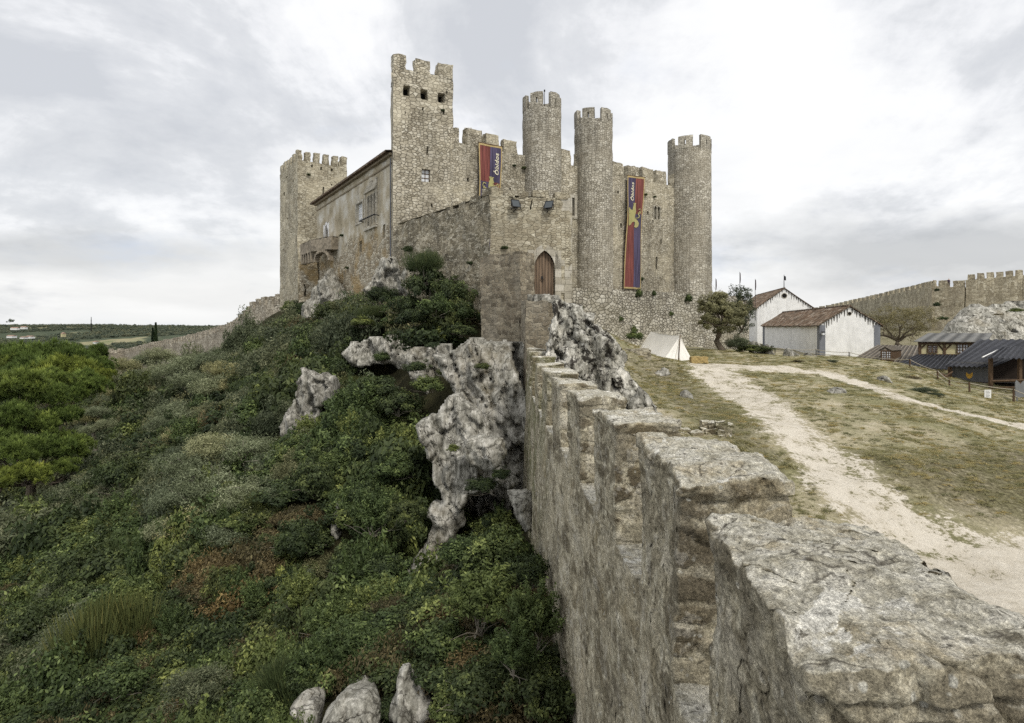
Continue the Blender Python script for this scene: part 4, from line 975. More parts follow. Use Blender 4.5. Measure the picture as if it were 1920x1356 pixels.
def surround(pl, x0, x1, y0, y1, w, mat, parent, proud=.06, arch=False, name='window_surround'):
    u0, u1, z0, z1, _, _ = pl.hole(x0, x1, y0, y1); mb = MB()
    pl.bar(mb, u0-w, u0, z0, z1, -.1, proud, 0); pl.bar(mb, u1, u1+w, z0, z1, -.1, proud, 0)
    if not arch:
        pl.bar(mb, u0-w, u1+w, z1, z1+w, -.1, proud, 0); pl.bar(mb, u0-w, u1+w, z0-w*.8, z0, -.1, proud+.03, 0)
    else:
        # pointed arch ring: two arcs struck from the opposite springing points
        W_ = u1-u0; n = 8; zs = z1-W_*.87
        def arc(side, r, k):
            th = math.radians(60)*k/n; cx = u0 if side else u1; return (cx+(r*math.cos(th) if side else -r*math.cos(th)), zs+r*math.sin(th))
        for side in (0, 1):
            for k in range(n):
                a = arc(side, W_, k); b = arc(side, W_, k+1); c = arc(side, W_+w, k+1); d = arc(side, W_+w, k)
                um = (u0+u1)/2
                c = (max(c[0], um) if side else min(c[0], um), c[1]); 
                pts = [a, d, c, b] if side else [a, b, c, d]
                F_ = [pl.pt(p[0], p[1], proud) for p in pts]; K_ = [pl.pt(p[0], p[1], -.15) for p in pts]
                mb.poly(F_, 0); mb.patch(K_[0], K_[1], F_[1], F_[0], 0); mb.patch(K_[2], K_[3], F_[3], F_[2], 0)
                # spandrel filling the square hole outside the arch
            # corner spandrels, set 2 mm inside the surround
            pts = [arc(side, W_+.002, k) for k in range(n+1)]; cx = u1 if side else u0
            poly = [(cx, z1+.001)]+([(p[0], p[1]) for p in pts] if side else [(p[0], p[1]) for p in pts])
            P = [pl.pt(p[0], p[1], -.004) for p in (poly[::-1] if side else poly)]
            mb.poly(P, 0) if not side else mb.poly(P, 0)
    return mb.build(name, mat, parent)
surround(cur, 1071.5, 1077, 371, 405, .3, m_quoin, cw_o)
surround(cur, 1226, 1230.5, 386, 412, .09, m_quoin, cw_o, .05, True); surround(cur, 1232.5, 1237, 387, 412, .09, m_quoin, cw_o, .052, True)

# --- round towers
def round_tower(pxc, width_px, ztop, zbase, nm, label, mh=1.15, crown=1.25, seed=0, sag=.35, nmer=6, a0=0.0):
    k = (pxc-CX)/F; Yc = None
    u = cur.u(pxc); c = cur.p0+cur.d*u; R = width_px/2/F*np.linalg.norm(c)*.985; c = c+cur.n*sag
    # keep the tower on its sight line
    t = (c[0]-k*c[1]); c = c-np.array([t, 0])
    N = 56; th = np.linspace(0, 2*math.pi, N+1); zt = ztop-crown
    zs = np.arange(zbase, zt+.2, .4); zs[-1] = zt
    TH_, Z_ = np.meshgrid(th, zs, indexing='ij'); rr = R*(1+.05*np.clip((zt-Z_)/18, 0, 1)**1.5)
    mb = MB(); P = np.stack([c[0]+rr*np.cos(TH_), c[1]+rr*np.sin(TH_), Z_], -1); U = np.stack([TH_*R, Z_], -1); mb.grid(P, 0, U)
    ring = lambda r, z: np.stack([c[0]+r*np.cos(th), c[1]+r*np.sin(th), th*0+z], -1)
    for (r0, z0, r1, z1) in ((R, zt, R-.32, zt), (R-.32, zt, R-.32, zt-1.0), (R-.32, zt-1.0, .01, zt-1.0)):
        mb.grid(np.stack([ring(r0, z0), ring(r1, z1)], 1), 0, np.stack([np.stack([th*R, th*0+z0], -1), np.stack([th*R, th*0+z0+.3], -1)], 1))
    mb.build(nm, [m_round, m_dark], castle, rough=((.035, 1.0), (.02, 4)), merge=1e-4); o = bpy.context.scene.objects[-1] if False else COL.objects[-1]
    o['label'] = label
    r0, r1 = R-.32, R+.01; period = 2*math.pi/nmer
    for i in range(nmer):
        s = a0+i*period+random.uniform(-.02, .02); e = s+period*.66; mid = (s+e)/2; sw = .055/R*1.3
        mb = MB(); zt2 = ztop+random.uniform(-.05, .05)
        def seg(a, b, z0, z1):
            n = max(2, int((b-a)/.12)); t = np.linspace(a, b, n+1)
            f = lambda r, z: np.stack([c[0]+r*np.cos(t), c[1]+r*np.sin(t), t*0+z], -1)
            uvf = lambda z0_, z1_: np.stack([np.stack([t*R, t*0+z0_], -1), np.stack([t*R, t*0+z1_], -1)], 1)
            mb.grid(np.stack([f(r1, z0), f(r1, z1)], 1), 0, uvf(z0, z1)); mb.grid(np.stack([f(r0, z1), f(r0, z0)], 1), 0, uvf(z1, z0))
            mb.grid(np.stack([f(r1, z1), f(r0, z1)], 1), 0, uvf(z1, z1+.3)); mb.grid(np.stack([f(r0, z0), f(r1, z0)], 1), 0, uvf(z0, z0+.3))
            for q, fl in ((a, 0), (b, 1)):
                p = [np.array([c[0]+r*math.cos(q), c[1]+r*math.sin(q), z]) for r, z in ((r0, z0), (r1, z0), (r1, z1), (r0, z1))]
                if fl: p = [p[1], p[0], p[3], p[2]]
                mb.patch(*p, 0, .3)
        seg(s, mid-sw, zt-.03, zt2); seg(mid+sw, e, zt-.031, zt2); seg(mid-sw+.001, mid+sw-.001, zt-.02, zt+crown*.30); seg(mid-sw+.001, mid+sw-.001, zt+crown*.66, zt2-.002)
        mb.build('merlon', m_round, o, rough=((.03, 1.7), (.02, 5)))
    return o, c, R, zt
T1, c1, R1, zt1 = round_tower(1016, 73, 19.25, 2, 'round_tower', 'leftmost round tower with a thin metal rod on top', a0=-1.18)
T2, c2, R2, zt2 = round_tower(1112.5, 71, 19.2, 1.5, 'round_tower', 'middle round tower beside the long banner', a0=-1.25)
T3, c3, R3, zt3 = round_tower(1292.5, 76.5, 19.15, 1.5, 'round_tower', 'rightmost round tower standing against the sky', a0=-1.32)
mb = MB(); q = np.array([W(1021, 188, c1[1])[0], c1[1]]); mb.tube([(*q, 17.5), (*q, 19.9)], [.035, .025], 6); mb.tube([(*q, 19.85), (*q, 20.0)], [.07, .07], 6); mb.build('lightning_rod', m_iron, T1)

# --- battered terrace wall under the towers
b0 = np.array(xy(1040, 44.5)); off = 2.6
bA = cur.pt(cur.u(1030), 0, off)[:2]; bB = cur.pt(cur.u(1352), 0, off)[:2]
bw = Pl(bA, bB); zb = 3.15
k = (1418-CX)/F; uend = bw.u(1418)
mb = MB(); hwall(mb, bw, -3.6, zb, [], 0, .45, 0, bw.L, batter=.08)
mb.patch(bw.pt(0, zb), bw.pt(bw.L, zb), bw.pt(bw.L, zb, -5), bw.pt(0, zb, -5), 0, .6)
sd = Pl(bw.pt(bw.L, 0)[:2], bw.pt(bw.L, 0, -6)[:2]); hwall(mb, sd, -3.6, zb, [], 0, .5, batter=.08)
tb = mb.build('terrace_wall', [m_base, m_dark], castle, rough=((.10, .6), (.05, 2.5)), merge=1e-4)
# lower stretch going on behind the olive tree
b2 = Pl(bw.pt(bw.L-.4, 0, -1.0)[:2], bw.pt(uend, 0, -1.0)[:2]); mb = MB(); hwall(mb, b2, -3.8, 2.9, [], 0, .45, batter=.05)
e2 = Pl(b2.pt(b2.L, 0)[:2], b2.pt(b2.L, 0, -4)[:2]); hwall(mb, e2, -3.8, 2.9, [], 0, .5)
mb.patch(b2.pt(0, 2.9), b2.pt(b2.L, 2.9), b2.pt(b2.L, 2.9, -4), b2.pt(0, 2.9, -4), 0, .6)
mb.build('terrace_wall', [m_base], castle, rough=((.12, .6), (.05, 2.5)), merge=1e-4)

# --- residence wing left of the keep
F0 = np.array([-9.05, 46.7]); G0_ = np.array(xy(594, 66.4)); wing = Pl(G0_, F0)
ze = 13.05
hl_ = [wing.hole(608.5, 616, 420, 448, .45), wing.hole(668.5, 680.5, 381, 417, .3), wing.hole(689.0, 693.2, 368, 424, .35), wing.hole(694.6, 699.2, 364, 421, .35), wing.hole(700.6, 705, 360, 417, .35),
       wing.hole(717.5, 722.5, 422, 448, .5), wing.hole(673, 679, 452, 474, .6), wing.hole(643.5, 646, 508, 520, .4), wing.hole(737-3, 737-1, 395, 404, .3)]
mb = MB(); hwall(mb, wing, -1, ze, hl_, 0, .4)
bk2 = wing.pt(0, 0, -9)[:2]; endw = Pl(bk2, G0_); hwall(mb, endw, -1, ze, [], 0, .6)
w_o = mb.build('residence_wing', [m_plaster, m_dark], castle, rough=((.05, .7), (.02, 3)), merge=1e-4); w_o['label'] = 'long ochre plastered wing with tiled eaves and gothic windows'
# moulding under the eaves and tiled roof
mb = MB(); wing.bar(mb, 0, wing.L, ze-.62, ze-.5, -.05, .07, 0, 1.5); wing.bar(mb, -.1, wing.L, ze-.02, ze+.16, -.3, .30, 0, 1.5); mb.build('cornice', simple('cornice_plaster', (.24, .2, .14), .9, .3, 2, .2), w_o)
mb = MB(); sl_ = math.tan(math.radians(9))
r0 = wing.pt(-.5, ze+.20, .62); r1 = wing.pt(wing.L, ze+.20, .62); r2 = wing.pt(wing.L, ze+.2+5.6*sl_, -5.); r3 = wing.pt(-.5, ze+.2+5.6*sl_, -5.)
nseg = int((wing.L+.5)/.07); uu = np.linspace(-.5, wing.L, nseg)
up_ = np.abs(np.sin(uu/.26*math.pi))*.11
T = []
for o_, dz in ((.62, 0), (.3, .32*sl_), (-5.0, 5.62*sl_)):
    T.append(np.stack([wing.p0[0]+wing.d[0]*uu+wing.n[0]*o_, wing.p0[1]+wing.d[1]*uu+wing.n[1]*o_, ze+.22+dz+up_], -1))
G = np.stack(T, 1); Ug = np.stack([np.stack([uu, uu*0+s], -1) for s in (0, .35, 5.7)], 1); mb.grid(G, 0, Ug)
Lw = np.stack([np.stack([T[0][:, 0], T[0][:, 1], T[0][:, 2]*0+ze+.14], -1), T[0]], 1); mb.grid(Lw, 0)
mb.patch(wing.pt(-.5, ze+.14, -5), wing.pt(wing.L, ze+.14, -5), wing.pt(wing.L, ze+.14, .62), wing.pt(-.5, ze+.14, .62), 1, 1.5)
b_ = [wing.pt(-.5, ze+.14, .62), wing.pt(-.5, ze+.14, -5), wing.pt(-.5, ze+.3+5.6*sl_, -5), wing.pt(-.5, ze+.3, .62)]; mb.patch(b_[1], b_[0], b_[3], b_[2], 0)
mb.build('roof', [m_oldtile, m_timber], w_o)
surround(wing, 608.5, 616, 420, 448, .26, m_lime, w_o, .05, True)
surround(wing, 668.5, 680.5, 381, 417, .2, m_quoin, w_o, .06)
pane_window(wing, 668.5, 680.5, 381, 417, .3, w_o, 4, 4, .11, m_white)
for a in ((689.0, 693.2, 368, 424), (694.6, 699.2, 364, 421), (700.6, 705, 360, 417)): surround(wing, *a, .05, m_quoin, w_o, .05, True)
mb = MB(); ua, ub = wing.u(686), wing.u(708)
za = wing.z(697, 426); wing.bar(mb, ua-.1, ub, za-.18, za-.02, -.1, .22)      # sill
zc_ = wing.z(697, 356)
for i, (t0, t1, h) in enumerate(((0, .14, .5), (.14, .36, .8), (.36, .62, 1.15), (.62, .86, .8), (.86, 1, 1.3))):
    wing.bar(mb, ua+(ub-ua)*t0, ua+(ub-ua)*t1, zc_-.02, zc_+h*.62, -.08, .12)
wing.bar(mb, ua-.15, ub+.05, zc_-.1, zc_+.06, -.1, .2)
wing.bar(mb, ua-.12, ua+.12, za, zc_, -.05, .13); wing.bar(mb, ub-.15, ub+.05, za, zc_, -.05, .13)
mb.build('window_tracery', m_quoin, w_o, rough=((.02, 3),))
mb = MB(); zr = wing.z(697, 408); mb.tube([wing.pt(ua-.5, zr-.05, .4), wing.pt(ub+.3, zr-.05, .4)], .06, 6); mb.tube([wing.pt(ua-.5, zr-.05, .4), wing.pt(ua-.5, zr-.1, -.05)], .04, 5); mb.tube([wing.pt(ub+.3, zr-.05, .4), wing.pt(ub+.3, zr-.1, -.05)], .04, 5); mb.build('iron_rail', m_iron, w_o)
mb = MB(); mb.tube([wing.pt(wing.L-.25, 4.9, .12), wing.pt(wing.L-.25, ze-.2, .12)], .05, 6); mb.build('rain_pipe', m_greyblue, w_o)
# lean-to mass left of the wing, with a corbelled balcony
g1 = np.array(xy(561, 65.5)); g2 = np.array(xy(596, 65.4)); lw = Pl(g1, g2); mb = MB(); hwall(mb, lw, -1, 8.7, [lw.hole(570, 574, 532, 556, .5)], 0, .35)
mb.patch(lw.pt(0, 8.7), lw.pt(lw.L, 8.7), lw.pt(lw.L, 8.7, -4), lw.pt(0, 8.7, -4), 0, .5); s_ = Pl(lw.pt(0, 0, -4)[:2], lw.p0); hwall(mb, s_, -1, 8.7, [], 0, .5)
mb.build('ruined_wall', [m_plaster, m_dark], castle, rough=((.16, .7), (.07, 2)), merge=1e-4)
bl0 = np.array(xy(584, 61.2)); bl1 = np.array(xy(621, 58.8)); bp = Pl(bl0, bl1); bl2 = np.array(xy(563, 64.5))
mb = MB(); zt_ = bp.z(600, 447); zlo = bp.z(600, 470)
hwall(mb, bp, zlo, zt_, [], 0, .3); hwall(mb, Pl(bl2, bl0), zlo, zt_, [], 0, .3); hwall(mb, Pl(bl1, bp.pt(bp.L, 0, -3)[:2]), zlo, zt_, [], 0, .3)
mb.poly([bl0.tolist()+[zt_], bl1.tolist()+[zt_], bp.pt(bp.L, zt_, -3), bl2.tolist()+[zt_]], 0)
mb.poly([bl2.tolist()+[zlo], bp.pt(bp.L, zlo, -3), bl1.tolist()+[zlo], bl0.tolist()+[zlo]], 0)
# arch of small voussoirs under the balcony, corbels on its left
for k_ in range(12):
    t = math.pi*k_/11; u_ = bp.L*.5-math.cos(t)*bp.L*.36; z_ = zlo-.9+math.sin(t)*.85; bp.bar(mb, u_-.12, u_+.12, z_-.14, z_+.14, -.5, .02)
lb = Pl(bl2, bl0)
for k_ in range(5): lb.bar(mb, lb.L*(.12+.19*k_)-.12, lb.L*(.12+.19*k_)+.12, zlo-.95, zlo-.0, -.5, .0)
mb.build('balcony', [simple('balcony_stone', (.25, .215, .165), .95, .6, 3.5, .8)], castle, rough=((.05, 1.5), (.03, 5)))

# --- square tower at the far left
C_ = np.array(xy(558, 70)); Dn = np.array(xy(650.5, 73.8)); E_ = np.array(xy(525, 77.2)); Fb = E_+(Dn-C_)
sq = Pl(C_, Dn); sq2 = Pl(E_, C_); zs_ = 19.05
mb = MB(); hwall(mb, sq, -1, zs_, [sq.hole(583, 586, 309, 314, .4), sq.hole(600.5, 604, 313, 319, .4), sq.hole(621, 624.5, 316, 321, .4), sq.hole(604.5, 607.5, 351, 369, .5), sq.hole(621, 623, 345, 348, .3), sq.hole(586, 588, 402, 406, .3)], 0, .45)
hwall(mb, sq2, -1, zs_, [sq2.hole(531, 533.5, 361, 367, .5), sq2.hole(549, 551, 338, 342, .4), sq2.hole(536, 540, 331, 333, .3), sq2.hole(538, 540, 408, 412, .3)], 0, .45); hwall(mb, Pl(Dn, Fb), -1, zs_, [], 0, .8); hwall(mb, Pl(Fb, E_), -1, zs_, [], 0, .8)
mb.patch((*C_, zs_), (*Dn, zs_), (*Fb, zs_), (*E_, zs_), 0, .8)
sq_o = mb.build('square_tower', [m_square, m_dark], castle, rough=RG, merge=1e-4); sq_o['label'] = 'square corner tower at the far left end of the castle'
for x0, x1 in ((558.2, 564.5), (573, 582.5), (590, 600), (607.5, 617), (624.5, 633.5), (641, 650.3)): merlon(sq, max(0, sq.u(x0)), sq.u(x1), zs_-.05, 20.2, .55, m_square, sq_o)
for t in (.02, .19, .36, .53, .70, .87): merlon(sq2, sq2.L*t, sq2.L*(t+.09)+.15, zs_-.05, 20.2, .55, m_square, sq_o)
for pl in (Pl(Dn, Fb), Pl(Fb, E_)):
    for t in (.15, .35, .55, .75): merlon(pl, pl.L*t, pl.L*t+.6, zs_-.05, 20.15, .55, m_square, sq_o)

# --- gatehouse with the pointed door
K_ = np.array(xy(918, 34.5)); R_ = np.array(xy(1072, 35.3)); L_ = np.array(xy(743, 44.2)); gz = 7.35
gf = Pl(K_, R_); gl = Pl(L_, K_)
door_hole = gf.hole(1001, 1040.5, 469.5, 562, .32)
mb = MB(); hwall(mb, gf, -1.5, gz, [door_hole, gf.hole(993.5, 996, 375, 394, .4)], 0, .3)
rb = gf.pt(gf.L, 0, -8)[:2]; hwall(mb, Pl(R_, rb), -1.5, gz, [], 0, .5)
mb.poly([(*K_, gz), (*R_, gz), (*rb, gz), (*(L_+np.array([3, 1])), gz), (*L_, gz)], 0)
g_o = mb.build('gatehouse_front', [m_barb, m_dark], castle, rough=((.06, .8), (.03, 3)), merge=1e-4)
mb = MB(); hwall(mb, gl, -1.0, gz-.1, [], 0, .3)
gl_o = mb.build('gatehouse_flank', [m_barb_grey], castle, rough=((.10, .8), (.045, 2.6)), merge=1e-4)
for a, b, h in ((880, 902, .35), (905, 918, .6), (860, 872, .2), (836, 850, .12), (795, 815, .15)):      # ragged remains of the flank's parapet
    merlon(gl, gl.u(a), min(gl.L, gl.u(b)), gz-.15, gz-.1+h, .5, m_barb_grey, gl_o, jit=.05)
for a, b, h in ((919, 941, .52), (944, 968, .22), (975, 990, .28), (999, 1030, .30), (1040, 1071, .33)):
    merlon(gf, max(0.0, gf.u(a)), min(gf.L, gf.u(b)), gz-.05, gz+h, .5, m_barb, g_o, jit=.05)
mb = MB()
for k_ in range(11):
    z_ = -1.2+k_*.78; w_ = .42 if k_ % 2 else .62
    gf.bar(mb, gf.L-w_, gf.L+.02, z_, z_+.76, -.3, .022)
mb.build('quoins', m_quoin, g_o, rough=((.01, 3),))
u0, u1, z0, z1 = door_hole[:4]; Wd = u1-u0; zsp = z1-Wd*.87
surround(gf, 1001, 1040.5, 469.5, 562, .36, m_quoin, g_o, .07, True, 'door_surround')
mb = MB(); n = 12
L1 = [(u1-Wd*math.cos(math.radians(60)*k/n), zsp+Wd*math.sin(math.radians(60)*k/n)) for k in range(n+1)]; L2 = [(u0+Wd*math.cos(math.radians(60)*k/n), zsp+Wd*math.sin(math.radians(60)*k/n)) for k in range(n+1)]
out = [(u0, z0), (u1, z0)]+[(u0+Wd*math.cos(math.radians(60)*k/n), zsp+Wd*math.sin(math.radians(60)*k/n)) for k in range(n+1)]+[(u1-Wd*math.cos(math.radians(60)*k/n), zsp+Wd*math.sin(math.radians(60)*k/n)) for k in range(n-1, -1, -1)]
mb.poly([gf.pt(a+0, b, -.20) for a, b in out], 0)
for k_ in range(1, 7):
    uu_ = u0+Wd*k_/7; zt_ = zsp+math.sqrt(max(0, Wd**2-max(uu_-u0, u1-uu_)**2)); gf.bar(mb, uu_-.012, uu_+.012, z0, zt_-.02, -.21, -.192, 1)
dd = mb.build('door', [m_wood, m_dark], g_o); dd['label'] = 'weathered plank door under a pointed stone arch'
mb = MB(); cz = z0+1.15; cu = u0+Wd*.42
mb.tube([gf.pt(cu+.07*math.cos(a), cz+.1*math.sin(a), -.16) for a in np.linspace(0, 2*math.pi, 11)], .015, 5, 0, False); gf.bar(mb, cu-.05, cu+.05, cz+.06, cz+.2, -.2, -.15); mb.build('door_ring', m_iron, g_o)
mb = MB(); gf.bar(mb, u0-.3, u1+.4, z0-.22, z0-.005, -.3, .5, 0, .25); mb.build('door_step', m_quoin, g_o, rough=((.03, 2),))
# white chimney behind the merlons
mb = MB(); cu = cur.u(905.5); q = cur.pt(cu, 0, -2.2)
mb.box((q[0], q[1], 14.8), (.46, .46, 1.9), 0); mb.box((q[0], q[1], 15.95), (.42, .42, .4), 1); mb.box((q[0], q[1], 16.2), (.62, .62, .09), 0); mb.build('chimney', [m_white, m_dark], castle)

# --- floodlights on the gatehouse
def floodlight(px, py, rz, lab):
    c = gf.pt(gf.u(px), gf.z(px, py), .38); e = empty('floodlight', tuple(c), lab, 'lamp', 'floodlights on the gatehouse')
    ca, sa = math.cos(rz), math.sin(rz); ex = np.array([ca, sa, 0]); ey = np.array([-sa, ca, 0])*.45+np.array([0, 0, .89]); ez = np.cross(ex, ey)
    mb = MB(); o = c-ex*.25-ey*.24
    f = [o, o+ex*.5, o+ex*.5+ey*.48, o+ey*.48]; b = [c-ex*.15-ey*.14-ez*.24, c+ex*.15-ey*.14-ez*.24, c+ex*.15+ey*.14-ez*.24, c-ex*.15+ey*.14-ez*.24]
    for i in range(4): j = (i+1) % 4; mb.patch(b[i], b[j], f[j], f[i], 0)
    mb.patch(b[3], b[2], b[1], b[0], 0)
    for i in range(4):
        j = (i+1) % 4; d = (f[j]-f[i]); mb.tube([f[i], f[j]], .028, 5, 0)
    mb.build('housing', m_iron, e)
    mb = MB(); mb.patch(*[p+(c-p)*.06+ez*.004 for p in f], 0); mb.build('glass', m_glass, e)
    mb = MB(); wp = gf.pt(gf.u(px)-.05, gf.z(px, py)-.42, -.05)
    for s in (-1, 1): mb.tube([c+ex*.3*s, c+ex*.3*s-np.array([0, 0, .3])], .022, 5)
    mb.tube([c+ex*.3-np.array([0, 0, .3]), c-ex*.3-np.array([0, 0, .3])], .025, 5); mb.tube([c-np.array([0, 0, .3]), wp], .03, 5); mb.build('bracket', m_iron, e)
floodlight(965, 384, .5, 'left black floodlight bracketed to the gatehouse above the wall flank')
floodlight(1026, 386, -.5, 'right floodlight with greenish glass above the pointed gate door')

# --- hanging banners
def banner(name_label, corners, mirror, split_z):
    """corners TL TR BR BL in wall coordinates (u,z); columns red/purple swap at split_z"""
    TL, TR, BR, BL = [np.array(c, float) for c in corners]
    at = lambda s, t, o=.0: cur.pt(*((1-s)*(1-t)*TL+s*(1-t)*TR+s*t*BR+(1-s)*t*BL), .35+.5*t*mirror_k+o)   # s across, t down
    mirror_k = .0
    top = at(.5, 0); e = empty('banner', tuple(top), name_label, 'banner', 'heraldic banners on the castle')
    wave = lambda s, t: .07*math.sin(9*s+3*t)*min(1, .2+t*2)+.06*math.sin(3+17*s-5*t)*min(1, t*3)+.05*math.sin(7*t+2*s)*min(1, t*4)
    mb = MB(); n = 28; m_ = 60
    for (s0, s1, t0, t1, mt) in ((0, .5, 0, split_z, 0), (.5, 1, 0, split_z, 1), (0, .5, split_z, 1, 1), (.5, 1, split_z, 1, 0)):
        S, T_ = np.meshgrid(np.linspace(s0, s1, n//2), np.linspace(t1, t0, max(4, int(m_*(t1-t0)))), indexing='ij')
        P = np.array([[at(S[i, j], T_[i, j], wave(S[i, j], T_[i, j])) for j in range(S.shape[1])] for i in range(S.shape[0])])
        mb.grid(P, (1-mt) if mirror else mt, np.stack([S*2, (1-T_)*10], -1))
    cl = mb.build('cloth', [m_purple, m_red], e, smooth=True)
    mb = MB(); bw_ = .045; bh = bw_*np.linalg.norm(TR-TL)/np.linalg.norm(BL-TL)*1.1
    for (s0, s1, t0, t1) in ((0, 1, 0, bh*1.6), (0, 1, 1-bh*1.2, 1), (0, bw_, bh*1.6, 1-bh*1.2), (1-bw_, 1, bh*1.6, 1-bh*1.2)):
        ns = max(2, int(28*(s1-s0))); nt = max(2, int(60*(t1-t0))); S, T_ = np.meshgrid(np.linspace(s0, s1, ns+1), np.linspace(t1, t0, nt+1), indexing='ij')
        P = np.array([[at(S[i, j], T_[i, j], wave(S[i, j], T_[i, j])+.012) for j in range(S.shape[1])] for i in range(S.shape[0])]); mb.grid(P, 0)
    mb.build('border', m_gold, e)
    mb = MB(); mb.tube([at(-.04, 0, 0), at(1.04, 0, 0)], .04, 6); mb.tube([at(.1, 0, 0), at(.1, -.003, -.5)], .02, 5); mb.tube([at(.9, 0, 0), at(.9, -.003, -.5)], .02, 5); mb.build('pole', m_timber, e)
    Wm = np.linalg.norm(TR-TL); Hm = np.linalg.norm(BL-TL)
    # lettering reads upwards
    cu_ = bpy.data.curves.new('lettering_outline', 'FONT'); cu_.body = '\u00d3bidos'; cu_.size = 1; cu_.shear = .12; cu_.offset = .03; cu_.space_character = 1.12
    to = bpy.data.objects.new('lettering_outline', cu_); COL.objects.link(to); dg = bpy.context.evaluated_depsgraph_get(); tm = bpy.data.meshes.new_from_object(to.evaluated_get(dg)); bpy.data.objects.remove(to); bpy.data.curves.remove(cu_)
    co = np.array([v.co for v in tm.vertices]); lo = co.min(0); hi = co.max(0)
    sc_ = (.255 if mirror else .155)*Hm/(hi[0]-lo[0]) if False else 0
    L_t = LT['len']/Hm; h_t = LT['h']/Wm; sc0 = .74 if mirror else .27; t0_ = LT['t']/Hm
    for v in tm.vertices:
        x = (v.co.x-lo[0])/(hi[0]-lo[0]); y = (v.co.y-lo[1])/(hi[1]-lo[1])
        s = sc0+h_t*.5-h_t*(y); s = sc0-h_t*.5+h_t*(1-y); t = t0_+L_t*(1-x)
        v.co = at(s, t, wave(s, t)+.03)
    tm.materials.append(m_letter); lo_ = bpy.data.objects.new('lettering', tm); COL.objects.link(lo_); part(lo_, e)
    # rampant beast
    body = [(250, 342), (276, 340), (272, 360), (280, 380), (284, 420), (278, 460), (276, 490), (296, 510), (308, 540), (304, 575), (290, 588), (272, 584), (268, 572), (284, 572), (290, 550), (278, 530), (258, 528), (242, 540), (238, 556), (222, 570), (208, 578), (198, 560), (205, 545), (216, 556), (226, 548), (222, 520), (232, 500), (250, 490), (246, 476), (228, 478), (222, 462), (206, 468), (202, 452), (226, 448), (240, 440), (222, 424), (210, 424), (206, 408), (196, 402), (202, 386), (214, 388), (220, 404), (240, 412), (252, 400), (242, 382), (246, 370)]
    tail = [(280, 488), (300, 488), (312, 470), (302, 452), (302, 432), (318, 440), (327, 412), (318, 390), (302, 400)]
    def conv(p):
        s = (p[0]-182)/176.; t = LT['ly']/Hm+(p[1]-340)/250.*LT['lh']/Hm
        return (1-s if mirror else s), t
    bm = bmesh.new(); 
    def addpoly(pts, o):
        vs = []
        for p in pts:
            s, t = conv(p); vs.append(bm.verts.new(at(s, t, wave(s, t)+o)))
        f = bm.faces.new(vs); bmesh.ops.triangulate(bm, faces=[f])
    addpoly(body, .045)
    for a, b in zip(tail[:-1], tail[1:]):
        a = np.array(a, float); b = np.array(b, float); d = b-a; nn = np.array([-d[1], d[0]])/np.linalg.norm(d)*3.6; addpoly([a-nn, b-nn, b+nn, a+nn], .042)
    for c_ in ((312, 425), (205, 395), (250, 342), (263, 338), (275, 340)): addpoly([(c_[0]+6*math.cos(q), c_[1]+7*math.sin(q)) for q in np.linspace(0, 6.28, 7)[:-1]], .047)
    me = bpy.data.meshes.new('beast_emblem'); bm.to_mesh(me); bm.free(); me.materials.append(m_yel); lo2 = bpy.data.objects.new('beast_emblem', me); COL.objects.link(lo2); part(lo2, e)
    return e
LT = dict(len=1.72, h=.36, t=.55, ly=2.42, lh=2.3)
LT = dict(len=1.75, h=.5, t=.62, ly=2.6, lh=2.3)
banner('long red and purple banner hanging between the middle and right round towers', [cur.uz(1171.5, 330), cur.uz(1203.5, 334), cur.uz(1195.5, 543), cur.uz(1164.5, 541)], False, .335)
LT = dict(len=1.75, h=.5, t=.62, ly=2.6, lh=2.3)
LT['t'] = .62
zA = cur.z(893, 269); zBt = cur.z(936, 277)
banner('red and purple banner left of the round towers, its foot hidden by the gatehouse', [(cur.u(893), zA), (cur.u(936.5), zBt), (cur.u(934.5), zBt-8.9), (cur.u(891.5), zA-8.9)], True, .335)
